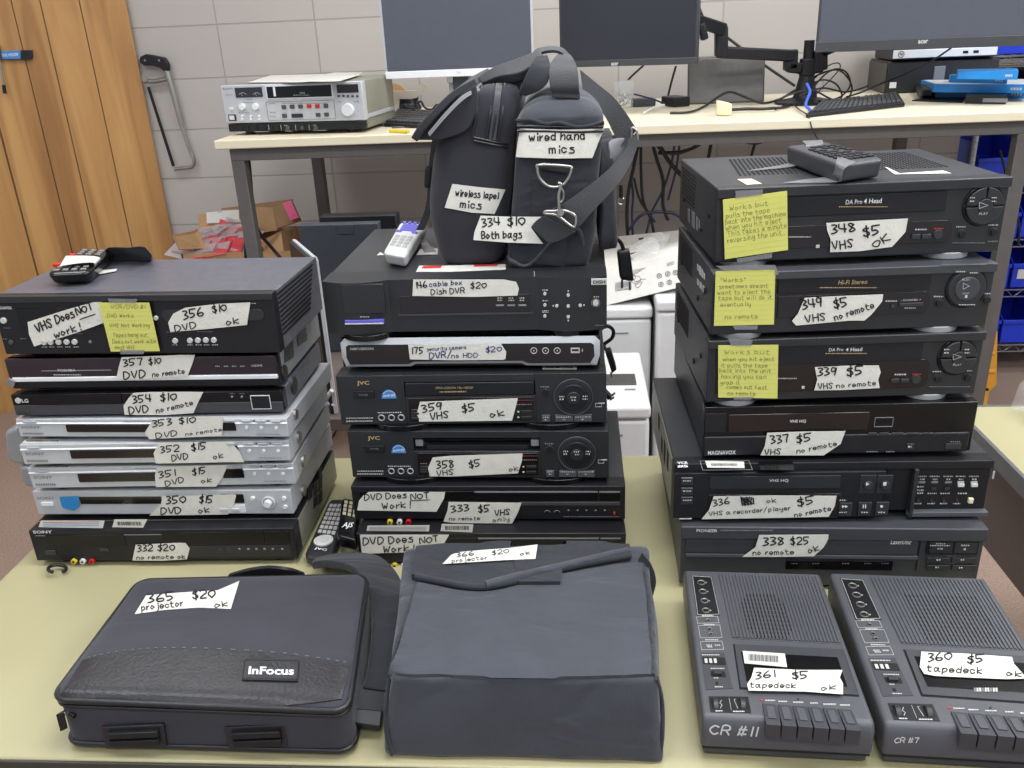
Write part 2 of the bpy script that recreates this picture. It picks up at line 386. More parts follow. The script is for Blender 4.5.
def glyph_lines(s):
    out = []; x = 0
    for ch in s:
        if ch == ' ': x += 2.8; continue
        g = G.get(ch)
        if not g: x += 2; continue
        mx = 0; jy = random.uniform(-.25, .25); sl = random.uniform(-.04, .1)
        for st in g.split(';'):
            P = []
            for pr in st.split():
                a, b = int(pr[0]), int(pr[1])-2; mx = max(mx, a)
                P.append(V((x+a+b*sl+random.uniform(-.12,.12), b+jy+random.uniform(-.12,.12), 0)))
            out.append(cr_spline(P, 3) if len(P) > 2 else P)
        x += mx+1.7
    return out, x-1.7
# ---------------------------------------------------------------- faces addressed by photo coordinates
class Face:
    def __init__(s, o, ea, eb, n, src=None, sw=1, sh=1):
        s.o, s.ea, s.eb, s.n = V(o), V(ea).normalized(), V(eb).normalized(), V(n).normalized(); s.src = src; s.sw = sw; s.sh = sh
    def loc(s, x, y):
        if s.src:
            a, b = s.src.loc(x, y); return a*s.sw, b*s.sh
        d = ray(x, y); t = (s.o-CAM).dot(s.n)/d.dot(s.n); p = CAM+d*t-s.o
        G_ = s.ea.dot(s.eb)
        if abs(G_) < 1e-6: return p.dot(s.ea), p.dot(s.eb)
        a0, b0 = p.dot(s.ea), p.dot(s.eb); det = 1-G_*G_
        return (a0-G_*b0)/det, (b0-G_*a0)/det
    def w(s, a, b, off=0): return s.o+s.ea*a+s.eb*b+s.n*off
    def at(s, c, x, y, off=0): return s.w(*s.loc(*c(x, y)), off)
    def raw(s): return Face(s.o, s.ea, s.eb, s.n)
    def rloc(s, c, x0, y0, x1, y1):
        xm, ym = (x0+x1)/2, (y0+y1)/2
        a0 = s.loc(*c(x0, ym))[0]; a1 = s.loc(*c(x1, ym))[0]; b1 = s.loc(*c(xm, y0))[1]; b0 = s.loc(*c(xm, y1))[1]
        return a0, a1, b0, b1
def face3(o, a, b):
    """plane through three world points: origin, along +a, along +b; normal towards camera"""
    o, a, b = V(o), V(a), V(b); n = (a-o).cross(b-o).normalized()
    if n.dot(CAM-o) < 0: n = -n
    return Face(o, a-o, b-o, n)
class Bvh:
    def __init__(s, objmb):
        s.t = BVHTree.FromPolygons([v[:] for v in objmb.v], objmb.f)
    def at(s, c, x, y, off=0):
        d = ray(*c(x, y)).normalized(); h = s.t.ray_cast(CAM, d)
        if h[0] is None:
            h = s.t.find_nearest(CAM+d*1.1)
        n = h[1] if h[1].dot(d) < 0 else -h[1]
        return h[0]+n*off
    def loc(s, x, y): return (x, y)
def frect(mb, F, c, x0, y0, x1, y1, m, out=.001, inn=.001):
    a0, a1, b0, b1 = F.rloc(c, x0, y0, x1, y1)
    mb.hexa([F.w(a0,b0,-inn), F.w(a1,b0,-inn), F.w(a1,b0,out), F.w(a0,b0,out), F.w(a0,b1,-inn), F.w(a1,b1,-inn), F.w(a1,b1,out), F.w(a0,b1,out)], m)
def fpoly(mb, F, c, pts, m, out=.001, th=.001):
    P = [F.at(c, x, y, out-th) for x, y in pts]; mb.prism(P, F.n*th, m)
def fframe(mb, F, c, x0, y0, x1, y1, t, m, out=.0006, th=.0006):
    """thin outline rectangle; t in metres"""
    a0, a1, b0, b1 = F.rloc(c, x0, y0, x1, y1)
    for (p0,p1,q0,q1) in ((a0,a1,b0,b0+t),(a0,a1,b1-t,b1),(a0,a0+t,b0+t,b1-t),(a1-t,a1,b0+t,b1-t)):
        mb.hexa([F.w(p0,q0,out-th), F.w(p1,q0,out-th), F.w(p1,q0,out), F.w(p0,q0,out), F.w(p0,q1,out-th), F.w(p1,q1,out-th), F.w(p1,q1,out), F.w(p0,q1,out)], m)
def fcyl(mb, F, c, x, y, r, m, out=.002, seg=20, r2=None):
    """r in photo-crop pixels, measured sideways"""
    a, b = F.loc(*c(x, y)); a2, b2 = F.loc(*c(x+r, y)); R = math.hypot(a2-a, b2-b)
    mb.cyl(F.w(a,b,-.001), F.n, R, out+.001, m, seg, R*(r2 or .93)); return R
def fring(mb, F, c, x, y, r, t, m, out=.0008, arc=(0, 2*pi)):
    a, b = F.loc(*c(x, y)); a2, b2 = F.loc(*c(x+r, y)); R = math.hypot(a2-a, b2-b)
    mb.ring(F.w(a,b,out), F.n, R, t, m, 26, arc, u=F.ea)
def ftext(mb, F, c, s, cx, cy, h, m, w=None, bold=0, shear=0, off=.0009):
    vs, fs, W, H = text_mesh(s, bold, shear)
    a, b = F.loc(*c(cx, cy)); a1, b1 = F.loc(*c(cx, cy-h/2)); a0, b0 = F.loc(*c(cx, cy+h/2)); hh = math.hypot(b1-b0, a1-a0)
    if w:
        p, q = F.loc(*c(cx-w/2, cy)); r, t = F.loc(*c(cx+w/2, cy)); ww = math.hypot(r-p, t-q)
    else: ww = hh*W/H
    mb.add([F.w(a+(v.x/W-.5)*ww, b+(v.y/H-.5)*hh, off) for v in vs], fs, m)
def stroke(mb, pts, F, c, lw, m, off):
    """pts in crop pixels -> flat ribbon on the face"""
    n = len(pts); vs = []
    for i in range(n):
        t = V(pts[min(i+1,n-1)][:2]).to_3d()-V(pts[max(i-1,0)][:2]).to_3d()
        if t.length < 1e-6: t = V((1,0,0))
        t.normalize(); q = V((-t.y, t.x, 0))*lw/2
        e = t*(-lw*.35 if i == 0 else lw*.35 if i == n-1 else 0); p = V((pts[i][0], pts[i][1], 0))+e
        for z in (p+q, p-q): vs.append(F.at(c, z.x, z.y, off))
    mb.add(vs, [(2*i, 2*i+1, 2*i+3, 2*i+2) for i in range(n-1)], m)
def hand(mb, F, c, s, x0, y0, x1, y1, h, m='ink', lw=None, off=.0022, shear=0):
    L, W = glyph_lines(s); U = V((x1-x0, y1-y0))/W; k = h/6.0; nv = V((U.y, -U.x)); nv = nv.normalized()*k
    lw = lw or max(h*.19, 2.0)
    for P in L: stroke(mb, [(x0+U.x*p.x+nv.x*p.y+shear*p.y*k, y0+U.y*p.x+nv.y*p.y) for p in P], F, c, lw, m, off)
def tape(parent, F, c, pts, lines, name='masking_tape_label', m='tape', off=.0026, drape=None, extra=None):
    """strip with handwriting; lines = (text,x0,y0,x1,y1,h[,mat])"""
    mb = MB()
    Fr = F.raw() if isinstance(F, Face) else F
    if drape:
        tp, bt = drape; n = 20
        def res(Q):
            d = [0]
            for i in range(1, len(Q)): d.append(d[-1]+math.hypot(Q[i][0]-Q[i-1][0], Q[i][1]-Q[i-1][1]))
            o = []
            for k in range(n+1):
                t = d[-1]*k/n; i = 1
                while i < len(Q)-1 and d[i] < t: i += 1
                f = (t-d[i-1])/max(1e-9, d[i]-d[i-1]); o.append((Q[i-1][0]+(Q[i][0]-Q[i-1][0])*f, Q[i-1][1]+(Q[i][1]-Q[i-1][1])*f))
            return o
        A, B = res(tp), res(bt); vs = []; k = 8
        for i in range(n+1):
            for j in range(k+1):
                x = A[i][0]+(B[i][0]-A[i][0])*j/k; y = A[i][1]+(B[i][1]-A[i][1])*j/k; vs.append(Fr.at(c, x, y, off))
        mb.add(vs, [(i*(k+1)+j, (i+1)*(k+1)+j, (i+1)*(k+1)+j+1, i*(k+1)+j+1) for i in range(n) for j in range(k)], m)
    else:
        fpoly(mb, Fr, c, pts, m, off, .0004)
    for l in lines:
        hand(mb, Fr, c, l[0], *l[1:6], m=l[6] if len(l) > 6 else 'ink', off=off+.0005)
    if extra: extra(mb, Fr)
    o = mb.build(name, parent, smooth=0 if not drape else 60)
    if m == 'tape' and lines: o['label'] = 'cream masking tape strip with blue and black handwriting' if any(len(l) > 6 for l in lines) else 'cream masking tape strip with black handwriting'
    return o
# ---------------------------------------------------------------- stacked devices
class Dev:
    def __init__(s, key, name, label, cat, group=None, depth=None, body='top', front='blk', src=None, fy=.018, bev=.0015, inset=.0005, fh=(0,1), feet=True, shell=True):
        x, y, z, yaw, w, d, h, g = DEV[key]; s.key = key
        s.w, s.d, s.h, s.g = w, depth or d, h, g
        s.M = T(x, y, z, yaw); s.root = empty(name, label, cat, T(x, y, z-g, yaw), group)
        # work matrix keeps z of casing bottom
        Mx = s.M; ex, ey, ez = (Mx.to_3x3()@V(a) for a in ((1,0,0),(0,1,0),(0,0,1))); o = Mx.translation
        sf = DEV[src] if src else None
        s.F = Face(o, ex, ez, -ey, None if not src else DEVS[src].F.raw(), w/sf[4] if src else 1, h/sf[6] if src else 1)
        s.Tp = Face(o+ez*h, ex, ey, ez); s.R = Face(o+ex*w, ey, ez, ex); s.L = Face(o, ey, ez, -ex)
        DEVS[key] = s
        if shell:
            MB().box(Mx, inset, w-inset, fy, s.d, .0, h-.0004, body).build('casing', s.root, .0015)
        if front: MB().box(Mx, 0, w, 0, fy+.001, fh[0]*h, fh[1]*h, front).build('front_panel', s.root, bev, 3)
        if feet:
            for fx in (.09, .91):
                for fy_ in (.03, s.d-.04):
                    MB().cyl(Mx@V((w*fx, fy_, -g)), (0,0,1), .016, g+.0005, 'blk2', 20, .019).build('foot', s.root)
        s.let = MB()
    def part(s, name, fn, *a, bevel=.0005, parent=None, face=None, label=None, **k):
        mb = MB(); F = face or s.F
        if fn in (frect, fpoly, fcyl, fring, fframe, ftext): fn(mb, *a, **k)
        o = mb.build(name, parent or s.root, bevel if fn not in (ftext, fring) else 0)
        if label: o['label'] = label
        return o
    def txt(s, c, t, cx, cy, h, m='white', face=None, **k): ftext(s.let, face or s.F, c, t, cx, cy, h, m, **k)
    def dash(s, c, x0, y0, x1, y1, m='greyp', face=None, out=.0009): frect(s.let, face or s.F, c, x0, y0, x1, y1, m, out, .0001)
    def dots(s, c, x0, x1, y, h=3, m='greyp', face=None, n=None):
        """tiny unreadable print as a broken line"""
        x = x0
        while x < x1:
            wd = random.uniform(2.5, 7); s.dash(c, x, y-h/2, min(x+wd, x1), y+h/2, m, face); x += wd+4
    def done(s):
        if s.let.v: s.let.build('printed_lettering', s.root, smooth=0)
DEVS = {}
# ================================================================= LEFT STACK
GL = 'disc players in the left stack'
# ---- bottom: 332 combo
d = Dev('332', 'dvd_vcr_combo', 'black disc and cassette combo deck numbered 332 $20, bottom of the left stack', 'video player', depth=.27, body='olive', front=None)
MB().box(d.M, 0, d.w, 0, .03, 0, d.h, 'blk2').build('front_panel', d.root, .002, 3)
MB().box(d.M, .001, d.w-.001, .03, d.d-.001, d.h-.0005, d.h+.0004, 'blk2').build('top_cover', d.root)
d.part('disc_tray_door', frect, d.F, A3, 200, 575, 535, 622, 'gloss', .0012)
d.part('cassette_door', frect, d.F, A4, 10, 562, 445, 612, 'gloss', .0012)
d.part('display_window', frect, d.F, A4, 452, 560, 552, 612, 'gloss', .0012)
d.part('lower_trim', frect, d.F, A4, 10, 622, 560, 668, 'blk', .001)
for x in (258, 296): d.part('button', frect, d.F, A4, x-11, 632, x+11, 648, 'knob', .002)
for x in (340, 378, 412, 447, 482, 522): d.part('button', frect, d.F, A4, x-5, 630, x+5, 638, 'greyp', .002)
d.part('power_button', frect, d.F, A3, 195, 640, 240, 658, 'knob', .0018)
d.part('eject_button', frect, d.F, A3, 428, 632, 465, 644, 'knob', .0018)
for x, m in ((318, 'yel'), (356, 'pwhite'), (394, 'red')):
    mb = MB(); fcyl(mb, d.F, A3, x, 686, 12, m, .004); fcyl(mb, d.F, A3, x, 686, 5, 'hole', .0045); d_ = mb.build('av_jack', d.root); d_['label'] = {'yel':'yellow','pwhite':'white','red':'red'}[m]+' video and sound jack'
d.txt(A3, 'SONY', 183, 562, 12, w=82, bold=.02); d.dots(A3, 315, 375, 598, 2); d.dots(A3, 325, 356, 583, 8); d.dots(A4, 188, 218, 578, 8); d.dots(A4, 480, 500, 578, 2)
d.dash(A3, 150, 575, 760, 577)
lb = MB(); fpoly(lb, d.F, A3, [(176,513),(448,513),(440,545),(166,541)], 'label', .0012, .0003)
for yy in (519, 527, 535): frect(lb, d.F.raw(), A3, 185, yy-1.3, 425, yy+1.3, 'redp' if yy < 525 else 'bluel', .0014, 0)
lb.build('warning_sticker', d.root, smooth=0)['label'] = 'white sticker with red and blue print'
def barcode(parent, F, c, x0, y0, x1, y1, q=None, nb=26):
    mb = MB(); fpoly(mb, F, c, q or [(x0,y0),(x1,y0),(x1,y1),(x0,y1)], 'label', .0012, .0003)
    w = (x1-x0); x = x0+w*.1; h = y1-y0
    while x < x1-w*.12:
        t = random.choice((.6, 1, 1.6))*w/nb*.5; frect(mb, F, c, x, y0+h*.2, x+t, y0+h*.75, 'ink', .0014, 0); x += t+random.choice((.6,1))*w/nb*.6
    return mb.build('barcode_sticker', parent, smooth=0)
barcode(d.root, d.F, A3, 490, 512, 618, 540, [(490,508),(630,508),(612,543),(480,541)])
tape(d.root, d.F, A3, [(582,614),(768,607),(870,608),(872,640),(780,684),(568,680)][:0] or [(582,614),(765,606),(795,607),(812,630),(800,676),(690,682),(568,681),(574,650)],
     [('332 $20', 590, 642, 748, 636, 26), ('no remote ok', 586, 676, 792, 672, 16)])
for i, (yy, zz) in enumerate(((300,1),(325,1),(350,1),(300,2),(330,2),(355,2),(285,3))):
    pass
mb = MB()
for k, (x0,x1,y0,y1) in enumerate(((632,650,365,425),(655,672,345,405),(676,692,325,385),(655,672,410,455),(676,692,392,440),(678,690,290,320))):
    fpoly(mb, d.R, A4, [(x0,y0+10),(x1,y0-12),(x1,y1-12),(x0,y1+10)], 'hole', .0004, .0004)
mb.build('side_vent', d.root)
d.done()
# ---- 350 silver player with round dial
d = Dev('350', 'dvd_player', 'silver disc player numbered 350 with a round dial, below the three slimmer silver players', 'disc player', GL, depth=.25, body='silverd', front='silver')
d.part('disc_tray_door', frect, d.F, A3, 342, 412, 690, 442, 'smoke', .0015)
d.part('display_window', frect, d.F, A4, 262, 402, 358, 438, 'gloss', .0015)
d.part('button_strip', frect, d.F, A4, 245, 446, 366, 480, 'silverb', .002)
for x in (276, 326): d.part('button', frect, d.F, A4, x-17, 460, x+17, 472, 'silver', .004)
def dial(dd, c, x, y, r):
    mb = MB(); fcyl(mb, dd.F, c, x, y, r, 'silverd', .004); fring(mb, dd.F, c, x, y, r*.98, .0008, 'silverb', .004); fcyl(mb, dd.F, c, x, y, r*.6, 'silverb', .011)
    mb.build('dial', dd.root, .0005)
dial(d, A4, 466, 433, 27)
for x, y in ((397,418),(530,418),(535,455)): d.part('button', fcyl, d.F, A4, x, y, 10, 'silverb', .003)
d.part('power_button', frect, d.F, A3, 180, 434, 230, 450, 'silverb', .003)
d.txt(A3, 'SONY', 196, 418, 11, 'greyp', w=76); d.dots(A3, 385, 405, 424, 9)
mb = MB(); fpoly(mb, d.F, A3, [(256,412),(338,408),(342,452),(318,470),(285,462),(268,455)], 'blue', .0018, .0004); mb.build('blue_tape_piece', d.root)['label'] = 'torn piece of blue tape'
mb = MB(); fcyl(mb, d.R, A4, 612, 386, 8, 'steel', .003); mb.build('side_screw', d.root)
tape(d.root, d.F, A3, [(696,408),(828,402),(828,490),(640,490),(690,440)][:0] or [(696,408),(1000,400),(1010,402),(1002,440),(975,485),(640,490),(690,440)],
     [('350', 714, 440, 795, 434, 30), ('$15', 855, 434, 910, 434, 30), ('DVD', 690, 484, 775, 478, 26), ('ok', 852, 480, 896, 474, 22)])
d.done()
# ---- three slim silver players
def slim(key, label, dx, prm, sticker):
    """features given for player 352 in crops A3/A4, carried by its face"""
    d = Dev(key, 'dvd_player', label, 'disc player', GL, depth=.235, body='silverd', front='silver', src='352' if key != '352' else None)
    F = d.F
    d.part('top_bevel', frect, F, A3, 85, 200, 690+620, 206, 'silverb', .002) if False else None
    mb = MB()  # bright upper lip
    mb.hexa([d.M@V(p) for p in ((0,-.002,d.h*.74),(d.w,-.002,d.h*.74),(d.w,.004,d.h*.74),(0,.004,d.h*.74),(0.001,.006,d.h*1.0),(d.w-.001,.006,d.h*1.0),(d.w-.001,.012,d.h*.99),(0.001,.012,d.h*.99))], 'silverb')
    mb.build('upper_lip', d.root, .0006)
    d.part('disc_tray_door', frect, F, A3, 302, 212, 690, 246, 'smoke', .0018)
    d.part('display_window', frect, F, A4, 245, 195, 335, 232, 'gloss', .0018)
    for x in (382, 443, 505): d.part('button', fcyl, F, A4, x, 216, 8, 'silverb', .0025)
    for x in (308, 379, 441, 504): d.part('button', frect, F, A4, x-20, 181, x+20, 188, 'silverd', .0035)
    for x in (412, 472): d.dash(A4, x-2, 182, x+2, 186, 'blk2', out=.003)
    d.part('power_button', frect, F, A3, 118, 199, 172, 205, 'silverd', .0035)
    d.txt(A3, 'SONY', 150, 229, 12, 'greyp', w=82); d.dots(A3, 118, 205, 259, 8); d.dots(A3, 365, 485, 231, 2, 'led'); d.dots(A4, 425, 520, 246, 3)
    d.txt(A3, 'DVD', 341, 228, 8, 'led', w=26); d.dots(A3, 550, 660, 194, 2)
    mb = MB(); c_, x_, y_ = prm['screw']; fcyl(mb, d.R, c_, x_, y_, 8, 'steel', .003); mb.build('side_screw', d.root)
    if sticker:
        mb = MB(); p = sticker; Tf = d.Tp
        fpoly(mb, Tf, A3, p, 'label', .0007, .0003)
        x0 = p[0][0]+8; x1 = p[1][0]-8
        yy = (p[0][1]+p[2][1])/2
        x = x0
        while x < x1: frect(mb, Tf, A3, x, yy-3, x+3, yy+3, 'ink', .0009, 0); x += 6
        mb.build('barcode_sticker', d.root, smooth=0)
    prm['tape'](d); d.done(); return d
slim('352', 'silver disc player numbered 352, middle of three matching slim silver ones', 0, dict(screw=(A4, 591, 158),
    tape=lambda d: tape(d.root, d.F, A3, [(680,180),(1000,174),(1000,190),(1025,220),(1045,262),(975,262),(668,268),(658,225)],
    [('352', 690, 222, 768, 214, 26), ('$15', 822, 212, 882, 206, 28), ('DVD', 738, 256, 805, 246, 24), ('ok', 915, 250, 956, 240, 20)])), [(107,170),(250,168),(240,184),(95,186)])
slim('351', 'silver disc player numbered 351, lowest of three matching slim silver ones', 0, dict(screw=(A4, 611, 258),
    tape=lambda d: tape(d.root, d.F, A3, [(672,282),(975,274),(950,330),(925,366),(668,368),(664,318)],
    [('351', 684, 330, 752, 318, 26), ('$15', 826, 318, 882, 308, 26), ('DVD', 712, 364, 788, 346, 22), ('ok', 862, 352, 905, 345, 18)])), [(145,280),(295,276),(280,286),(130,286)])
slim('353', 'silver disc player numbered 353 marked no remote, top of three matching slim silver ones', 0, dict(screw=(A4, 577, 60),
    tape=lambda d: tape(d.root, d.F, A3, [(655,80),(760,72),(955,68),(952,120),(950,150),(640,164),(622,135)],
    [('353', 656, 112, 735, 100, 26), ('$10', 770, 98, 836, 92, 26), ('DVD', 672, 160, 758, 148, 22), ('no remote', 795, 150, 948, 128, 14)])), [(120,163),(120,163),(120,163),(120,163)] and None)
# ---- 354 black player
d = Dev('354', 'dvd_player', 'black disc player numbered 354 with a square navigation pad, on top of the silver players', 'disc player', GL, depth=.215, body='topg', front='gloss')
d.part('lower_panel', frect, d.F, A3, 58, 30, 300, 62, 'blk', .0006) if False else None
frm = MB(); frm.box(d.M, .001, d.w-.001, -.001, .004, .001, d.h*.5, 'char'); frm.build('lower_panel', d.root, .0006)
d.part('disc_tray_door', frect, d.F, A1, 165, 655, 520, 698, 'gloss', .0016)
mb = MB(); frect(mb, d.F, A2, 394, 662, 472, 716, 'blk2', .003); fframe(mb, d.F, A2, 392, 660, 474, 718, .0007, 'silverb', .0036, .0016); mb.build('navigation_pad', d.root)
d.txt(A1, 'LG', 108, 685, 15, w=28, bold=.02); mb = MB(); fcyl(mb, d.F, A1, 78, 685, 13, 'led', .0012); mb.build('emblem', d.root)['label'] = 'round pale maker emblem'
d.dots(A1, 275, 360, 689, 3); d.part('power_button', frect, d.F, A1, 82, 727, 130, 740, 'knob', .003)
for x in (308, 350): d.part('button', fcyl, d.F, A2, x, 668, 5, 'greyp', .002); d.dots(A2, x-10, x+10, 655, 2)
d.dots(A2, 415, 455, 672, 3, 'led'); d.dots(A2, 415, 455, 703, 3, 'led')
mb = MB(); fcyl(mb, d.R, A2, 571, 620, 13, 'blk2', .002); mb.build('side_plug', d.root)
tape(d.root, d.F, A1, [(572,650),(640,646),(815,645),(870,646),(848,690),(828,736),(700,744),(535,743),(530,705),(552,672)],
     [('354', 572, 692, 648, 686, 30), ('$10', 690, 684, 756, 678, 30), ('DVD', 556, 738, 636, 730, 28), ('no remote', 672, 736, 826, 700, 20)])
d.done()
# ---- 357 plum fronted player
d = Dev('357', 'dvd_player', 'glossy plum-black disc player numbered 357 with a bright silver strip along its front', 'disc player', GL, depth=.225, body='galv', front='blk2')
mb = MB(); mb.box(d.M, .0, d.w, -.003, .01, d.h*.4, d.h, 'plum'); mb.build('upper_panel', d.root, .0015)
mb = MB(); mb.box(d.M, .004, d.w-.001, -.004, .01, d.h*.25, d.h*.4, 'silverb'); mb.build('silver_strip', d.root, .0015)
d.part('disc_tray_seam', frect, d.F, A1, 180, 552, 480, 556, 'greyp', .0035)
fF = Face(d.F.o+d.F.n*.003, d.F.ea, d.F.eb, d.F.n)
d.part('power_button', fcyl, d.F, A1, 54, 603, 20, 'steel', .007)
d.txt(A1, 'TOSHIBA', 285, 555, 10, face=fF, w=78); d.dots(A1, 230, 345, 575, 3, 'led', fF); d.txt(A2, 'HDMI', 414, 535, 9, face=fF, w=44)
for x in (247, 283, 318, 354): d.dots(A2, x-10, x+8, 538, 3, 'led', fF)
mb = MB()
for (x0,x1,y0,y1) in ((530,568,440,480),(530,570,478,518),(585,622,385,420),(588,628,412,445)): fpoly(mb, d.R, A2, [(x0,y0+12),(x1,y0-14),(x1,y1-18),(x0,y1+8)], 'steeld', .0004, .0004)
fcyl(mb, d.R, A2, 531, 566, 12, 'blk2', .002); mb.build('side_label', d.root)
tape(d.root, fF, A1, [(522,498),(768,488),(835,488),(822,530),(803,578),(600,592),(500,588),(510,540)],
     [('357', 532, 535, 612, 530, 28), ('$10', 640, 528, 690, 524, 26), ('DVD', 534, 590, 622, 582, 30), ('no remote', 655, 582, 790, 566, 20)])
d.done()
# ---- 356 big combo on top
d = Dev('356', 'dvd_vcr_combo', 'large black disc and cassette combo numbered 356 with a yellow note', 'video player', depth=.21, body='topg', front='blk2')
mb = MB(); mb.box(d.M, -.001, d.w+.001, -.003, .006, d.h*.9, d.h+.001, 'blk'); mb.build('upper_lip', d.root, .001)
d.part('cassette_door', frect, d.F, A1, 78, 290, 420, 375, 'gloss', .0014)
a0, a1, b0, b1 = d.F.rloc(A2, 8, 295, 445, 345)
mb = MB(); P = []
for t in range(20):
    an = 2*pi*t/20; r = (b1-b0)/2; cx = a0+r if cos(an) < 0 else a1-r; P.append(d.F.w(cx+cos(an)*r, (b0+b1)/2+sin(an)*r, -.0005))
mb.prism(P, d.F.n*.0018, 'blk'); mb.build('disc_tray_door', d.root, .0004)
for x, y in ((190,436),(218,435),(252,435),(286,434),(320,434)): d.part('button', fcyl, d.F, A1, x, y, 12, 'led', .003)
for x, y in ((66,429),(129,428),(163,427),(197,426),(231,426)): d.part('button', fcyl, d.F, A2, x, y, 12, 'led', .003)
d.part('power_button', fcyl, d.F, A1, 17, 343, 13, 'led', .003); d.part('headphone_jack', fcyl, d.F, A1, 48, 436, 10, 'steeld', .002)
d.part('button', fcyl, d.F, A1, 667, 332, 10, 'led', .003); d.part('indicator_lamp', fcyl, d.F, A1, 385, 434, 7, 'greyp', .001)
for x in (190, 222, 256, 290, 325): d.dots(A1, x-10, x+12, 456, 3, 'led')
for x in (66, 130, 165, 200, 235): d.dots(A2, x-12, x+12, 447, 3, 'led')
d.dots(A2, 30, 90, 393, 2); d.dots(A2, 160, 225, 391, 3); d.dots(A1, 15, 45, 375, 2); d.dots(A1, 12, 30, 422, 2); d.dots(A1, 88, 110, 421, 2); d.dots(A1, 318, 352, 399, 3); d.txt(A1, 'MAGNAVOX', 18, 289, 12, w=68, bold=.02)
d.dots(A2, 388, 412, 270, 3, 'led')
mb = MB()
for i in range(10):  # louvred vent in the side
    y = .028+i*0; z = d.h*(.93-.075*i)
    mb.box(d.M, d.w-.0035, d.w+.0005, .02, .02+.165-.004*i, z-.0028, z+.0008, 'hole')
mb.build('side_vent', d.root)
tape(d.root, d.F, A1, [(122,348),(285,296),(420,258),(480,243),(478,255),(440,262),(432,285),(450,350),(340,390),(150,452),(128,400)],
     [('VHS', 166, 392, 230, 365, 36), ('Does', 246, 354, 322, 326, 34), ('NOT', 335, 318, 402, 292, 32), ('work!', 240, 418, 350, 378, 28)],
     extra=lambda mb, F: stroke(mb, [(346,336),(410,314)], F, A1, 5, 'ink', .0034))
tape(d.root, d.F, A2, [(110,287),(250,270),(388,264),(374,360),(200,378),(48,390),(38,350),(60,312)],
     [('356', 106, 336, 190, 318, 34), ('$10', 230, 308, 288, 298, 30), ('DVD', 70, 388, 158, 372, 26), ('ok', 288, 362, 340, 352, 26)])
def note(dev, c, pts, lines, cl=None, name='sticky_note', h=16):
    mb = MB(); F = dev.F.raw(); fpoly(mb, F, c, pts, 'note', .0062, .0004)
    (xa,ya),(xb,yb),(xc,yc),(xd,yd) = pts
    for i in range(1, 11):
        t = i/11
        stroke(mb, [(xa+(xd-xa)*t+3, ya+(yd-ya)*t), (xb+(xc-xb)*t-3, yb+(yc-yb)*t)], F, c, 1.3, 'noteline', .0064)
    for (s, u0, u1, v) in lines:
        def pt(u, v): return (xa+(xb-xa)*u+(xd-xa)*v+(xc-xb-xd+xa)*u*v, ya+(yb-ya)*u+(yd-ya)*v+(yc-yb-yd+ya)*u*v)
        p, q = pt(u0, v), pt(u1, v); hand(mb, F, c, s, p[0], p[1], q[0], q[1], h, 'pencil', 1.7, .0066)
    o = mb.build(name, dev.root, smooth=0); o['label'] = 'yellow ruled note with faint pencil writing'
    if cl:
        for q in cl:
            m2 = MB(); fpoly(m2, F, c, q, 'clear', .0070, .0002); m2.build('clear_tape', dev.root, smooth=0)
note(d, A1, [(430,262),(645,262),(690,468),(482,470)], [('VCR/DVD #1', .22, .9, .12), ('DVD Works', .1, .62, .3), ('VHS Not Working', .1, .9, .5), ('Tapes hang out.', .12, .85, .7), ('Does not work with', .08, .95, .83), ('most VHS', .1, .5, .95)], [[(470,244),(597,246),(590,263),(478,262)],[(522,462),(626,462),(622,480),(524,480)]])
d.done()

# ================================================================= MIDDLE STACK
def sony(key, label, full):
    d = Dev(key, 'dvd_vcr_combo', label, 'video player', 'matching black combo decks under the middle stack', depth=.28, body='top', front='blk2', src='333' if key != '333' else None)
    F = d.F
    mb = MB(); mb.box(d.M, 0, d.w, -.001, .03, d.h*.86, d.h+.0006, 'blk2'); mb.build('upper_lip', d.root, .0015)
    cdo = d.part('cassette_door', frect, F, B8, 20, 437, 545, 472, 'gloss', .0012)
    mb = MB(); frect(mb, F, B8, 20, 431, 545, 436, 'greyp', .0016); mb.build('door_edge', cdo)
    mb = MB(); frect(mb, F, B8, 552, 431, 640, 436, 'greyp', .0016); mb.build('door_edge', d.root)
    d.part('display_window', frect, F, B8, 552, 440, 640, 472, 'gloss', .0012)
    d.part('disc_tray_door', frect, F, B7, 170, 432, 660, 470, 'gloss', .0012)
    mb = MB(); frect(mb, F, B8, 210, 476, 640, 490, 'char', .0022); mb.build('ridge', d.root, .0005)
    for x in (330, 371): d.part('button', fring, F, B8, x, 524, 13, .0005, 'greyp', .001, (.3, 2.8))
    for x in (420, 459, 497, 536, 575): d.part('button', frect, F, B8, x-4, 510, x+4, 515, 'greyp', .0015)
    d.part('record_button', frect, F, B8, 612, 518, 620, 532, 'redp', .0015)
    d.dots(B8, 400, 640, 540, 2, 'greyp'); d.txt(B8, 'VHS', 284, 447, 10, 'greyp', w=26)
    d.dots(B8, 570, 608, 449, 3, 'greyp'); d.dots(B7, 565, 600, 452, 3, 'greyp')
    d.txt(B7, 'SONY', 190, 420, 11, 'greyp', w=84, bold=.02)
    for x, m in ((299, 'yel'), (340, 'pwhite'), (378, 'red')):
        mb = MB(); fcyl(mb, F, B7, x, 561-(12 if 0 else 0), 12, m, .004); fcyl(mb, F, B7, x, 561, 5, 'hole', .0045); mb.build('av_jack', d.root)['label'] = {'yel':'yellow','pwhite':'white','red':'red'}[m]+' video and sound jack'
    return d
d = sony('333', 'black combo deck numbered 333 $5, directly under the deck numbered 358', True)
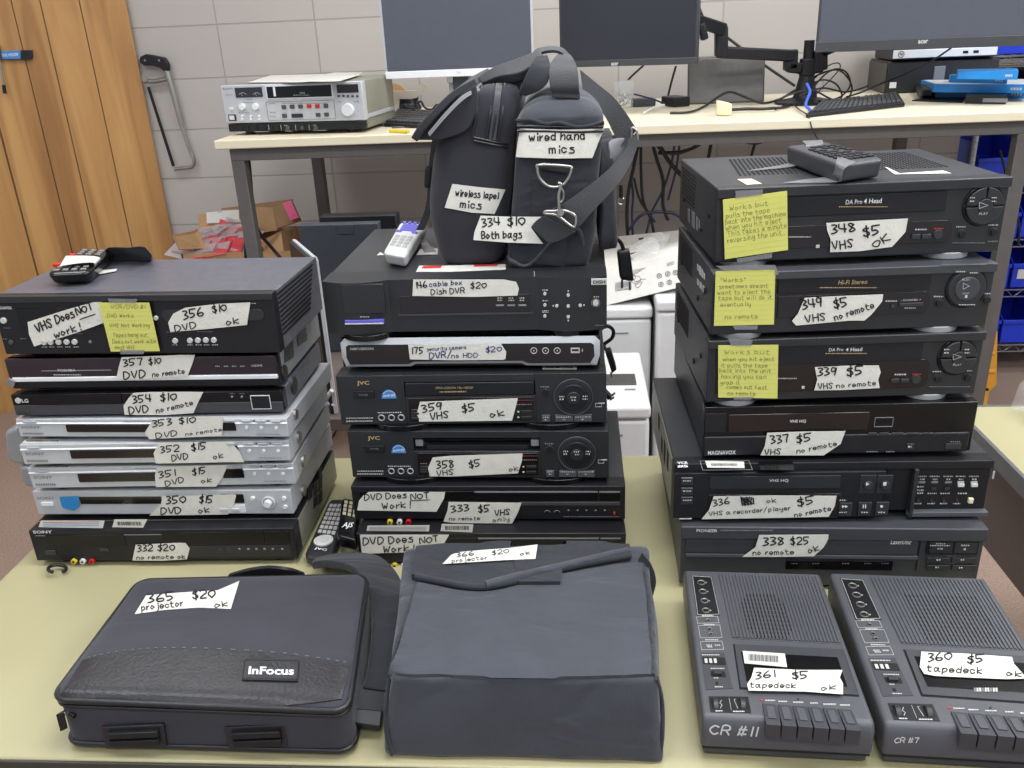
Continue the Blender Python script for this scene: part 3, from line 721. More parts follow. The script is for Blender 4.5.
tape(d.root, d.F, B7, [(210,432),(535,432),(530,460),(498,516),(160,510),(168,470),(185,448)], [('DVD Does', 192, 466, 368, 456, 24), ('NOT', 390, 464, 466, 456, 24), ('Work!', 268, 504, 386, 496, 24)],
     extra=lambda mb, F: stroke(mb, [(388,468),(468,464)], F, B7, 4, 'ink', .0034))
tape(d.root, d.F, B8, [(-90,474),(220,478),(205,520),(180,566),(-60,564),(-112,558),(-95,510)], [('333', -78, 518, -5, 510, 26), ('$5', 38, 518, 82, 514, 28), ('VHS', 108, 532, 170, 528, 24), ('no remote', -88, 552, 42, 550, 14), ('only', 98, 560, 168, 552, 16)])
d.done()
d = sony('334', 'black combo deck at the bottom of the middle stack, resting on the table', False)
tape(d.root, d.F, B7, [(172,614),(552,614),(528,655),(545,668),(540,680),(400,688),(180,695)], [('DVD Does', 186, 656, 396, 644, 28), ('NOT', 428, 652, 506, 642, 26), ('Work!', 272, 690, 402, 682, 26)],
     extra=lambda mb, F: stroke(mb, [(424,660),(508,654)], F, B7, 4, 'ink', .0034))
tape(d.root, d.F, B7, [(565,668),(800,668),(800,690),(560,684)], [])
mb = MB(); Ft = d.F.raw(); fpoly(mb, Ft, B7, [(204,576),(468,574),(466,600),(200,598)], 'label', .0022, .0003)
for yy in (582, 588, 594): frect(mb, Ft, B7, 212, yy-1, 455, yy+1, 'greyp', .0024, 0)
mb.build('warning_sticker', d.root, smooth=0)['label'] = 'white sticker with small print'
barcode(d.root, d.F.raw(), B7, 522, 572, 650, 602, [(520,570),(655,572),(650,606),(515,600)])
d.done()
def jvc(key, label, opened):
    d = Dev(key, 'video_cassette_recorder', label, 'video cassette recorder', 'matching black cassette recorders with round dials in the middle stack', depth=.27, body='top', front=None, src='358' if key != '358' else None, feet=False)
    F = d.F; Mx = d.M; w, h = d.w, d.h
    # front panel with sloped top lip and the recess of the cassette slot
    a0, a1, b0, b1 = F.rloc(B7, 398, 200, 398, 262); ax0 = a0; a0, a1, b0, b1 = F.rloc(B8, 298, 205, 298, 262); ax1 = a0
    zt, zb = b1, b0
    mb = MB()
    for (x0,x1,z0,z1) in ((0,ax0,0,h),(ax1,w,0,h),(ax0,ax1,0,zb),(ax0,ax1,zt,h)): mb.box(Mx, x0, x1, 0, .03, z0, z1, 'blk')
    mb.box(Mx, 0, w, .028, .035, 0, h, 'blk2')
    mb.build('front_panel', d.root, .0008)
    if opened:
        mb = MB(); mb.hexa([Mx@V(p) for p in ((ax0+.002,.022,zb+.004),(ax1-.002,.022,zb+.004),(ax1-.002,.024,zb+.004),(ax0+.002,.024,zb+.004),(ax0+.002,.004,zt-.004),(ax1-.002,.004,zt-.004),(ax1-.002,.007,zt-.003),(ax0+.002,.007,zt-.003))], 'blk2')
        for k in range(5): mb.box(Mx, ax0+.02+k*.03, ax0+.04+k*.034, .010, .014, zt-.008-.002*(k % 2), zt-.005, 'blk')
        mb.build('cassette_flap', d.root, .0005)['label'] = 'half open cassette flap'
        for xx in (ax0+.002, ax1-.014): MB().box(Mx, xx, xx+.012, .006, .02, zb+.006, zt-.003, 'galv').build('hinge_bracket', d.root, .0005)
        MB().box(Mx, ax0+.02, ax1-.018, .006, .02, zb+.001, zb+.008, 'blk').build('cassette_slot', d.root, .0005)
    else:
        MB().box(Mx, ax0+.0015, ax1-.0015, -.001, .012, zb+.001, zt-.001, 'blk2').build('cassette_door', d.root, .0012)
        ftext(d.let, F, B8, 'PRO-CISION 19µ HEAD', -35, 228, 11, 'gold', w=155, shear=.3, off=.0015); d.dots(B8, -95, 15, 243, 5, 'gold')
        d.dots(B8, -95, 15, 243, 4, 'gold', Face(F.raw().o+F.n*.0012, F.ea, F.eb, F.n, F.src, F.sw, F.sh))
    # lower display
    d.part('display_window', frect, F, B7, 408, 272, 760, 360, 'smoke', .0012) if False else None
    mb = MB(); a0, _, z1, _ = F.rloc(B7, 412, 268, 412, 268); _, _, z0, _ = F.rloc(B7, 412, 362, 412, 362); a1, _, _, _ = F.rloc(B8, 292, 300, 292, 300)
    mb.box(Mx, a0, a1, -.0008, .002, z0, z1, 'smoke'); dw = mb.build('display_window', d.root, .0008)
    FD = Face(F.o+F.n*.0008, F.ea, F.eb, F.n, F.src, F.sw, F.sh)
    for yy in (327, 350): d.part('button', frect, FD, B8, 240, yy-6, 283, yy+5, 'blk', .002, parent=dw)
    for yy in (327, 350): d.part('button', frect, FD, B8, 224, yy-3, 232, yy+3, 'led', .001, parent=dw)
    d.dash(B8, 220, 280, 288, 282, 'redd', FD); d.dots(B8, 220, 285, 298, 3, 'greyp', FD)
    for yy in (328, 348): d.part('button', frect, FD, B7, 428, yy-5, 460, yy+5, 'blk', .002)
    for yy in (314, 338): d.dots(B7, 430, 456, yy, 2, 'greyp', FD)
    # dial
    mb = MB(); R = fcyl(mb, F, B8, 456, 270, 80, 'blk', .003, 40); fring(mb, F, B8, 456, 270, 80, .0016, 'char', .002); mb.build('dial_surround', d.root, .0006)
    mb = MB(); fcyl(mb, F, B8, 456, 270, 62, 'blk2', .006, 40, .95); jd = mb.build('jog_dial', d.root, .001)
    mb = MB(); fcyl(mb, F, B8, 456, 270, 30, 'blk', .0075, 30); mb.build('dial_button', jd, .001)
    FK = Face(F.o+F.n*.0066, F.ea, F.eb, F.n, F.src, F.sw, F.sh)
    d.dots(B8, 398, 418, 262, 4, 'led', FK); d.dots(B8, 398, 418, 273, 4, 'led', FK); d.dots(B8, 494, 514, 262, 4, 'led', FK); d.dots(B8, 494, 514, 273, 4, 'led', FK)
    FK2 = Face(F.o+F.n*.008, F.ea, F.eb, F.n, F.src, F.sw, F.sh); d.dots(B8, 444, 468, 264, 4, 'led', FK2); d.dots(B8, 448, 466, 275, 4, 'led', FK2)
    mb = MB(); fcyl(mb, F, B8, 340, 249, 15, 'blk2', .004); fring(mb, F, B8, 340, 249, 15, .0007, 'char', .001); mb.build('menu_button', d.root, .0004); d.dots(B8, 320, 358, 229, 4, 'greyp')
    for (x0, x1) in ((325,360),(380,455),(458,532)):
        d.part('button', frect, F, B8, x0, 341, x1, 368, 'charl', .0028)
        d.dots(B8, x0+6, x1-6, 349, 3, 'led', Face(F.o+F.n*.0025, F.ea, F.eb, F.n, F.src, F.sw, F.sh))
        d.dots(B8, (x0+x1)/2-5, (x0+x1)/2+5, 359, 4, 'led', Face(F.o+F.n*.0025, F.ea, F.eb, F.n, F.src, F.sw, F.sh))
    fframe(d.let, F, B8, 546, 297, 572, 312, .0006, 'led', .001, .0006); d.dash(B8, 560, 296, 585, 299, 'led')
    d.txt(B7, 'JVC', 230, 206, 20, 'gold', w=52, bold=.02)
    d.part('power_button', frect, F, B7, 192, 236, 276, 263, 'blk2', .003); FP = Face(F.o+F.n*.0026, F.ea, F.eb, F.n, F.src, F.sw, F.sh); d.txt(B7, 'POWER', 233, 250, 7, 'greyp', FP, w=36)
    for x in (305, 346, 386):
        mb = MB(); fring(mb, F, B7, x, 345, 12, .0011, 'galv', .001); fcyl(mb, F, B7, x, 345, 9, 'hole', .0012); mb.build('av_jack', d.root)
    d.dots(B7, 290, 386, 325, 3, 'led'); d.dots(B7, 160, 270, 358, 4, 'led'); d.dots(B7, 160, 270, 346, 3, 'led')
    # half-round sticker
    mb = MB(); a, b = F.loc(*B7(337, 268)); r = (F.loc(*B7(368, 268))[0]-a)
    P = [F.w(a+r*cos(t*pi/16), b+1.25*r*sin(t*pi/16), .0006) for t in range(17)]; mb.prism(P, F.n*.0005, 'bluel')
    hand(mb, F, B7, 'energy', 314, 262, 360, 256, 10, 'white', 2, .0013)
    for k in (0,): stroke(mb, [(312,248),(324,239),(338,236),(352,240),(362,250)], F, B7, 2, 'white', .0013)
    mb.build('round_sticker', d.root, smooth=0)['label'] = 'blue half-round sticker with white script'
    # wide crescent feet under the front plus rear feet
    for fx, cc in ((.23, 0), (.80, 0)):
        mb = MB(); P = [Mx@V((w*fx+.045*cos(t*pi/12+pi), .012+.022*sin(t*pi/12+pi)*1.0, -d.g)) for t in range(13)]; P += [Mx@V((w*fx+.045, .05, -d.g)), Mx@V((w*fx-.045, .05, -d.g))]
        mb.prism(P, V((0,0,d.g+.001)), 'gloss'); mb.build('foot', d.root, .001)
    for fx in (.1, .9): MB().cyl(Mx@V((w*fx, d.d-.04, -d.g)), (0,0,1), .014, d.g+.001, 'blk2').build('foot', d.root)
    return d
d = jvc('358', 'black cassette recorder numbered 358 with its tape flap hanging half open', True)
tape(d.root, d.F, B7, [(482,285),(560,278),(865,268),(862,300),(845,352),(600,362),(470,366),(462,330)][:5]+[(845,352),(560,366),(470,365),(462,330)],
     [('358', 500, 332, 570, 326, 30), ('$5', 640, 328, 686, 320, 28), ('ok', 815-0, 344, 860-0, 336, 18), ('VHS', 500, 364, 572, 356, 24)][:2]+[('VHS', 500, 364, 572, 356, 22), ('ok', 808, 344, 846, 338, 18)])
d.done()
d = jvc('359', 'black cassette recorder numbered 359 with its tape door closed', False)
tape(d.root, d.F, B7, [(428,48),(640,40),(845,32),(838,60),(820,128),(640,130),(425,132),(415,95)],
     [('359', 440, 92, 520, 78, 30), ('$5', 610, 92, 660, 84, 30), ('VHS', 474, 126, 550, 112, 28), ('ok', 728, 114, 786, 104, 26)])
d.done()
mb = MB()
d.barc = barcode(d.root, Face(d.Tp.o, d.Tp.ea, d.Tp.eb, d.Tp.n), B6, 352, 622, 498, 640)
# ---- 175 recorder with silver bevelled frame
d = Dev('175', 'security_video_recorder', 'slim black security camera recorder framed in silver, numbered 175', 'video recorder', depth=.3, body='top', front='gloss')
w, h, Mx = d.w, d.h, d.M
mb = MB()
def fr(pts_o, pts_i):
    n = len(pts_o)
    vs = [Mx@V((x, 0, z)) for x, z in pts_o]+[Mx@V((x, -.004, z)) for x, z in pts_i]+[Mx@V((x, .012, z)) for x, z in pts_o]
    fs = [(i, (i+1) % n, n+(i+1) % n, n+i) for i in range(n)]+[(i, (i+1) % n, 2*n+(i+1) % n, 2*n+i) for i in range(n)]
    mb.add(vs, fs, 'silver')
c_ = .007
O = [(0,h*.35),(c_*.7,0),(w*.27,0),(w*.29,.004),(w*.70,.004),(w*.72,0),(w-c_*.7,0),(w,h*.35),(w,h-c_),(w-c_,h),(c_,h),(0,h-c_)]
Ii = [(.008,h*.35),(.012,.005),(w*.27-.003,.005),(w*.29-.002,.009),(w*.70+.002,.009),(w*.72+.003,.005),(w-.014,.005),(w-.008,h*.35),(w-.009,h-.012),(w-.013,h-.009),(.013,h-.009),(.009,h-.012)]
fr(O, Ii); mb.build('silver_bezel', d.root, smooth=20)
mb = MB(); mb.prism([Mx@V((x, -.0035, z)) for x, z in Ii], Mx.to_3x3()@V((0, .003, 0)), 'smoke'); mb.build('gloss_panel', d.root)
FI = Face(d.F.o+d.F.n*.0035, d.F.ea, d.F.eb, d.F.n)
d.txt(B5, 'HIKVISION', 222, 549, 11, 'led', FI, w=102, bold=.02, shear=.25)
for x in (315, 365, 415):
    mb = MB(); fring(mb, FI, B6, x, 557, 13, .0006, 'led', .0006); fcyl(mb, FI, B6, x, 557, 3, 'led', .001); mb.build('button', d.root)
mb = MB(); frect(mb, FI, B6, 473, 545, 511, 567, 'led', .001); frect(mb, FI, B6, 478, 550, 506, 558, 'hole', .0014); mb.build('usb_port', d.root)
d.dots(B6, 520, 524, 556, 10, 'led', FI)
tape(d.root, FI, B5, [(420,530),(600,526),(815,524),(838,560),(835,590),(826,594),(610,596),(428,592)],
     [('175', 436, 568, 484, 566, 26), ('security camera', 500, 556, 668, 546, 14, 'inkb'), ('DVR/', 512, 590, 606, 580, 24, 'inkb'), ('no HDD', 606, 586, 716, 582, 18, 'inkb'), ('$20', 752, 562, 818, 556, 22, 'inkb')])
d.done()
# ---- 146 satellite box
d = Dev('146', 'satellite_receiver', 'wide black satellite recorder box with a curved front, under the two microphone bags', 'satellite box', depth=.35, body='top', front=None, feet=False)
w, h, Mx = d.w, d.h, d.M
mb = MB()
def prof(x0, x1, y, m='blk'):
    n = 10; P = []
    for i in range(n+1):
        t = i/n; P.append((x0+(x1-x0)*t, y(t)))
    vs = [Mx@V((x, yy, z)) for x, yy in P for z in (0, h)]+[Mx@V((x, .05, z)) for x, yy in P for z in (0, h)]
    k = 2*(n+1); fs = []
    for i in range(n):
        a = 2*i; fs += [(a, a+2, a+3, a+1), (k+a, k+a+1, k+a+3, k+a+2), (a+1, a+3, k+a+3, k+a+1), (a, k+a, k+a+2, a+2)]
    fs += [(0, 1, k+1, k), (2*n, k+2*n, k+2*n+1, 2*n+1)]
    mb.add(vs, fs, m)
prof(0, w*.235, lambda t: -.014*sin(pi*t)); prof(w*.235, w*.76, lambda t: 0); prof(w*.76, w, lambda t: -.010*sin(pi*t))
mb.build('front_panel', d.root)
F1 = Face(d.F.o+d.F.n*.0135, d.F.ea, d.F.eb, d.F.n); F2 = Face(d.F.o+d.F.n*.0105, d.F.ea, d.F.eb, d.F.n)
d.part('access_door', frect, F1, B5, 108, 272, 318, 398, 'blk2', .001, face=F1) if False else None
def bar_on(dd, name, F, c, *r, m='blk2', out=.001, inn=.004, label=None):
    mb = MB(); frect(mb, F, c, *r, m, out, inn); o = mb.build(name, dd.root, .0005)
    if label: o['label'] = label
bar_on(d, 'access_door', F1, B5, 140, 275, 318, 398, m='blk', out=.0008, inn=.005)
bar_on(d, 'power_button', F1, B5, 150, 426, 315, 444, m='purple', out=.002, inn=.006, label='purple bar shaped button')
bar_on(d, 'button_trim', F1, B5, 150, 438, 315, 444, m='silver', out=.0025, inn=.006)
d.dots(B5, 214, 252, 413, 3, 'led', Face(F1.o-F1.n*0, F1.ea, F1.eb, F1.n))
d.part('display_window', frect, d.F, B5, 385, 328, 640, 400, 'smoke', .0012) if False else None
mb = MB(); a0 = d.F.loc(*B5(385, 360))[0]; a1 = d.F.loc(*B6(300, 360))[0]; b0 = d.F.loc(*B5(400, 400))[1]; b1 = d.F.loc(*B5(400, 325))[1]
mb.box(Mx, a0, a1, -.0008, .001, b0, b1, 'smoke'); mb.build('display_window', d.root, .0004)
mb = MB(); mb.box(Mx, a0-.004, a1+.003, -.0018, .001, b0-.003, b0-.0003, 'char'); mb.build('window_ledge', d.root)
for x in (170, 218, 265):
    d.dots(B6, x-10, x+12, 332, 6, 'led'); d.dots(B6, x-10, x+12, 342, 5, 'led'); d.part('button', frect, d.F, B6, x-16, 360, x+18, 367, 'greyp', .0018)
for x, y in ((362,314),(362,362),(362,409),(462,320),(462,367),(462,413),(413,366),(513,364)):
    mb = MB(); fcyl(mb, F2, B6, x, y, 7, 'led', .002); mb.build('button', d.root)
for x, y in ((352,299),(352,344),(352,387),(352,393)): d.dots(B6, x, x+25, y, 4, 'led', F2)
for x, y in ((459,303),(459,429),(395,366),(526,363)): d.dash(B6, x, y-3, x+6, y+3, 'led', F2)
mb = MB(); fcyl(mb, F2, B6, 579, 353, 13, 'led', .003); fring(mb, F2, B6, 579, 353, 18, .0005, 'greyp'); mb.build('select_button', d.root)
d.dots(B6, 570, 592, 328, 3, 'led', F2); d.dots(B6, 578, 615, 449, 3, 'greyp', F2)
mb = MB(); frect(mb, F2, B6, 560, 252, 627, 276, 'led', .0005, .004); ftext(mb, F2, B6, 'DISH', 594, 264, 14, 'blk2', w=52, bold=.03, off=.0008); mb.build('maker_badge', d.root, smooth=0)['label'] = 'pale maker badge'
for fx in (.14, .86):
    MB().cyl(Mx@V((w*fx, .02, -d.g)), (0,0,1), .042 if fx < .5 else .03, d.g+.001, 'gloss', 30).build('foot', d.root, .001)
    MB().cyl(Mx@V((w*fx, d.d-.04, -d.g)), (0,0,1), .02, d.g+.001, 'blk2').build('foot', d.root)
tape(d.root, d.F, B5, [(442,252),(600,252),(830,252),(880,262),(892,290),(886,320),(700,326),(438,322)],
     [('146', 456, 290, 500, 284, 26), ('cable box', 512, 282, 648, 274, 20, 'inkb'), ('$20', 688, 290, 752, 288, 24), ('Dish DVR', 518, 316, 660, 308, 22)])
mb = MB(); mb.prism([d.Tp.at(B5, x, y, .0002) for x, y in ((466,196),(560,196),(835,190),(835,212),(600,222),(452,222))], V((0,0,.0003)), 'label')
frect(mb, d.Tp, B5, 480, 197, 560, 208, 'redp', .0008, 0); frect(mb, d.Tp, B5, 700, 192, 800, 199, 'redp', .0008, 0); mb.build('red_and_white_sticker', d.root, smooth=0)
MB().prism([d.Tp.at(B6, x, y, .0002) for x, y in ((314,220),(318,220),(320,242),(316,242))], V((0,0,.0004)), 'greyp').build('lid_seam', d.root)
mb = MB(); mb.prism([d.Tp.at(B5, x, y, .0002) for x, y in ((470,125),(545,122),(545,148),(455,150))], V((0,0,.0003)), 'paper'); mb.build('paper_strip', d.root)
mb = MB(); mb.prism([d.Tp.at(B5, x, y, .0002) for x, y in ((300,138),(285,152),(318,150))], V((0,0,.0003)), 'paper'); mb.build('paper_scrap', d.root)
d.done()
# ================================================================= RIGHT STACK
GR = 'black cassette recorders in the right stack'
# ---- 338 laser disc player
d = Dev('338', 'laserdisc_player', 'charcoal laser disc player numbered 338 $25, bottom of the right stack', 'disc player', depth=.36, body='char', front='char')
mb = MB(); mb.box(d.M, -.001, d.w+.001, -.006, .02, d.h*.80, d.h+.0005, 'char'); mb.build('upper_lip', d.root, .002)
d.part('disc_tray_door', frect, d.F, C13, 145, 542, 1080, 618, 'char', .003, bevel=.001)
d.part('tray_edge', frect, d.F, C13, 145, 621, 1080, 634, 'charl', .004)
d.part('display_window', frect, d.F, C13, 548, 648, 980, 684, 'gloss', .002)
for x in (585, 670, 790, 880, 950): d.dots(C13, x-14, x+14, 660, 3, 'greyp', Face(d.F.o+d.F.n*.0015, d.F.ea, d.F.eb, d.F.n))
FL = Face(d.F.o+d.F.n*.006, d.F.ea, d.F.eb, d.F.n); FT = Face(d.F.o+d.F.n*.003, d.F.ea, d.F.eb, d.F.n)
d.txt(C13, 'PIONEER', 230, 527, 12, face=FL, w=84, bold=.01); d.dots(C13, 285, 495, 527, 4, 'greyp', FL)
d.txt(C14, 'LaserDisc', 270, 573, 18, face=FT, w=84, bold=.015, shear=.25)
d.part('side_groove', frect, d.F, C14, 338, 545, 344, 690, 'blk2', .001)
d.part('control_panel', frect, d.F, C14, 372, 566, 582, 622, 'blk2', .002)
for x0, x1 in ((385,476),(484,575)): d.part('button', frect, d.F, C14, x0, 572, x1, 614, 'knob', .0035)
for y0 in (634, 664):
    for x0, x1 in ((372,466),(474,572)): d.part('button', frect, d.F, C14, x0, y0, x1, y0+21, 'knob', .003)
FB = Face(d.F.o+d.F.n*.0035, d.F.ea, d.F.eb, d.F.n)
d.dots(C14, 388, 472, 588, 3, 'led', FB); d.dots(C14, 412, 448, 580, 4, 'led', FB); d.dots(C14, 418, 442, 601, 5, 'led', FB); d.dots(C14, 514, 548, 587, 5, 'led', FB); d.dash(C14, 524, 599, 532, 606, 'led', FB)
for x, y in ((422,646),(520,646),(417,676),(513,678)): d.dots(C14, x-8, x+8, y, 4, 'led', FB)
d.dots(C14, 455, 490, 629, 3, 'greyp'); d.dots(C14, 450, 490, 659, 3, 'greyp')
tape(d.root, FL, C13, [(440,542),(720,540),(718,560),(700,592),(660,628),(500,630),(372,630),(425,592)],
     [('338', 456, 584, 536, 580, 30), ('$25', 568, 580, 640, 576, 28), ('no remote', 414, 622, 578, 618, 18), ('ok', 640, 616, 682, 602, 22)])
d.done()
# ---- 336 industrial recorder with door
d = Dev('336', 'video_cassette_recorder', 'old wide cassette recorder numbered 336 with an open side panel of switches', 'video cassette recorder', GR, depth=.33, body='top', front=None)
w, h, Mx = d.w, d.h, d.M
mb = MB(); xs = w*.665
mb.box(Mx, 0, xs, 0, .03, 0, h*.86, 'blk2'); mb.box(Mx, xs, w, .012, .03, .004, h*.93, 'blk2'); mb.box(Mx, 0, w, .006, .03, h*.86, h, 'blk2')
mb.build('front_panel', d.root, .001)
d.part('cassette_door', frect, d.F, C13, 240, 306, 768, 356, 'blk', .0016)
FA = Face(d.F.o+d.F.n*.0016, d.F.ea, d.F.eb, d.F.n)
d.txt(C13, 'VHS HQ', 520, 325, 13, face=FA, w=78, bold=.015)
for y in (316, 357, 394): mb = MB(); frect(mb, d.F, C13, 126, y-3, 172, y+1, 'greyp', .001); frect(mb, d.F, C13, 126, y+4, 172, y+24, 'knob', .003); mb.build('button', d.root, .0005); d.dots(C13, 134, 166, y+11, 3, 'led', Face(d.F.o+d.F.n*.003, d.F.ea, d.F.eb, d.F.n))
d.part('display_window', frect, d.F, C13, 236, 380, 764, 478, 'smoke', .001)
d.dash(C13, 118, 478, 168, 481, 'led')
for x, y in ((136,341),(205,341)):
    mb = MB(); frect(mb, d.F, C14, x-32, y-38, x+30, y+36, 'blk', .001); fcyl(mb, d.F, C14, x, y, 20, 'knob', .005); mb.build('button', d.root, .0006)
for x, y in ((44,437),(122,435),(192,434)):
    mb = MB(); frect(mb, d.F, C14, x-26, y-24, x+26, y+28, 'knob', .003); mb.build('button', d.root, .0006)
FB = Face(d.F.o+d.F.n*.0055, d.F.ea, d.F.eb, d.F.n); FC = Face(d.F.o+d.F.n*.003, d.F.ea, d.F.eb, d.F.n)
def tri(F, c, x, y, s, m='white'): fpoly(d.let, F, c, [(x-s, y-s), (x+s, y), (x-s, y+s)], m, .0006, .0003)
tri(FB, C14, 136, 339, 7); d.dash(C14, 199, 333, 211, 345, 'white', FB)
tri(FC, C14, 38, 430, 6); tri(FC, C14, 50, 430, 6); d.dash(C14, 116, 424, 120, 436, 'white', FC); d.dash(C14, 125, 424, 129, 436, 'white', FC); mb = MB(); fcyl(d.let, FC, C14, 192, 430, 6, 'white', .0006)
for x in (32, 120, 188): d.dots(C14, x-10, x+18, 454, 3, 'led', FC)
for x in (126, 196): d.dots(C14, x-2, x+20, 363, 3, 'led')
d.dots(C14, 10, 48, 405, 4, 'led')
# side panel of switches, sits 12 mm back
FS = Face(d.F.o-d.F.n*.012, d.F.ea, d.F.eb, d.F.n)
for i, x in enumerate((355, 407, 462, 512, 566)):
    d.dots(C14, x-20, x+18, 308, 4, 'led', FS); d.dots(C14, x-8, x+10, 320, 5, 'led', FS)
    mb = MB(); frect(mb, FS, C14, x-14, 328, x+13, 336, 'led' if i > 2 else 'greyp', .001)
    if i > 2: frect(mb, FS, C14, x-13, 336, x+12, 348, 'pwhite', .003)
    mb.build('slide_switch', d.root, .0003)
for y in (350, 364, 376): d.dots(C14, 336, 362, y, 5, 'led', FS)
for x in (398, 450, 520): d.dots(C14, x-20, x+16, 377, 4, 'led', FS)
for x in (338, 392, 442, 495): mb = MB(); fcyl(mb, FS, C14, x, 404, 7, 'knob', .003); mb.build('button', d.root); d.dots(C14, x-14, x+14, 418, 4, 'led', FS)
for x in (402, 455): mb = MB(); frect(mb, FS, C14, x-10, 352, x+10, 362, 'knob', .002); mb.build('button', d.root)
mb = MB(); frect(mb, FS, C14, 540, 394, 560, 414, 'ivory', .004); mb.build('tracking_knob', d.root, .001)['label'] = 'cream square knob'
mb = MB(); frect(mb, FS, C14, 290, 440, 610, 458, 'charl', .010, .001); mb.build('hinged_flap', d.root, .001)
mb = MB(); frect(mb, FS, C14, 641, 288, 648, 318, 'silver', .0005, .001); mb.build('chipped_edge', d.root)['label'] = 'bare worn corner of the panel'
mb = MB(); frect(mb, FS, C14, 304, 268, 320, 460, 'blk', .011, .001); mb.build('divider', d.root, .001)
# things lying on the front lip: sticker and label
mb = MB(); mb.prism([d.Tp.at(C13, x, y, .0002) for x, y in ((222,246),(380,250),(382,276),(232,274))], V((0,0,.0003)), 'label')
for k in range(22): frect(mb, d.Tp, C13, 248+k*4.8, 258, 250+k*4.8+random.random()*1.2, 268, 'ink', .0007, 0)
fframe(mb, d.Tp, C13, 206, 245, 408, 284, .0008, 'greyp', .0005, .0004); mb.build('barcode_sticker', d.root, smooth=0)
mb = MB(); mb.prism([d.Tp.at(C13, x, y, .0002) for x, y in ((440,250),(575,246),(584,285),(430,284))], V((0,0,.0004)), 'gloss'); mb.build('black_tape', d.root)
d.txt(C13, 'VCR', 132, 256, 10, face=d.Tp, w=44, bold=.03); d.txt(C13, '#5', 132, 270, 10, face=d.Tp, w=44, bold=.03)
MB().box(Mx, -.0004, .001, .032, d.d-.002, .001, h-.004, 'olive').build('side_cover', d.root)
mb = MB()
for yy, zz, hh in ((.07,.45,.35),(.11,.35,.4),(.15,.3,.3),(.20,.5,.3)): mb.box(Mx, -.0008, .002, yy, yy+.02, h*zz, h*(zz+hh), 'hole')
mb.build('side_vent', d.root)
tape(d.root, FA, C13, [(256,386),(480,382),(752,384),(745,425),(720,468),(560,472),(208,478),(238,440)],
     [('336', 256, 424, 320, 414, 24), ('ok', 470, 412, 508, 408, 16), ('$5', 596, 424, 660, 412, 30), ('VHS a recorder/player', 238, 464, 564, 440, 16), ('no remote', 584, 470, 728, 442, 18)],
     extra=lambda mb, F: [stroke(mb, [(366+(i*7 % 50), 388+i % 5*2), (372+(i*13 % 46), 420-i % 4*2)], F, C13, 6, 'ink', .0034+i*.00002) for i in range(12)])
d.done()
# ---- 337
d = Dev('337', 'video_cassette_recorder', 'low black cassette recorder numbered 337 with small red lettering', 'video cassette recorder', GR, depth=.32, body='top', front='gloss')
Mx, w, h = d.M, d.w, d.h
mb = MB(); mb.box(Mx, 0, w*.985, -.003, .01, 0, h*.40, 'blk2'); mb.build('lower_panel', d.root, .002)
d.part('badge_panel', frect, d.F, C11, 222, 580, 308, 655, 'blk2', .001)
d.part('cassette_door', frect, d.F, C11, 316, 578, 882, 650, 'smoke', .0018, bevel=.001)
FA = Face(d.F.o+d.F.n*.0018, d.F.ea, d.F.eb, d.F.n); FB = Face(d.F.o+d.F.n*.0032, d.F.ea, d.F.eb, d.F.n)
d.txt(C11, 'VHS HQ', 597, 611, 14, face=FA, w=66, bold=.015)
d.txt(C11, '4', 252, 622, 18, w=26, shear=.3); d.dash(C11, 268, 624, 292, 627, 'white')
d.txt(C11, 'DIGIT', 262, 681, 10, 'redp', w=62, bold=.02, shear=.2, face=FB if False else None); d.dots(C11, 300, 378, 681, 4, 'led')
d.txt(C11, 'MAGNAVOX', 290, 737, 16, face=FB, w=112, bold=.01)
mb = MB(); fframe(mb, d.F, C12, 163, 595, 238, 633, .0007, 'greyp', .001, .001); mb.build('display_frame', d.root, smooth=0)
for x0, x1 in ((135,170),(182,218),(230,278),(288,340),(352,385),(398,436),(450,490),(494,528)): d.part('button', frect, d.F, C12, x0, 655, x1, 668, 'knob', .003)
for x in (150, 190, 248, 310, 362, 410, 480): d.dots(C12, x-8, x+10, 679, 2)
d.part('button', frect, FB, C12, 292, 700, 322, 724, 'knob', .002); d.part('button', frect, FB, C12, 448, 700, 512, 722, 'knob', .002)
d.dots(C12, 130, 175, 734, 3, 'greyp', FB); d.dots(C12, 210, 243, 734, 3, 'greyp', FB); d.dots(C12, 300, 312, 714, 5, 'led', Face(FB.o+FB.n*.002, FB.ea, FB.eb, FB.n)); d.dots(C12, 470, 510, 694, 3, 'greyp', FB)
tape(d.root, FB, C11, [(472,655),(768,648),(768+90-65,650),(768-8,700),(700,746),(445,746),(462,710)][:0] or [(472,655),(620,650),(950-162,648),(912-144,700),(700,746),(445,746),(462,710)],
     [('337', 488, 698, 560, 690, 30), ('$5', 592, 694, 648, 686, 30), ('VHS', 462, 744, 526, 740, 22), ('no remote', 592, 738, 752, 706, 18)])
d.done()
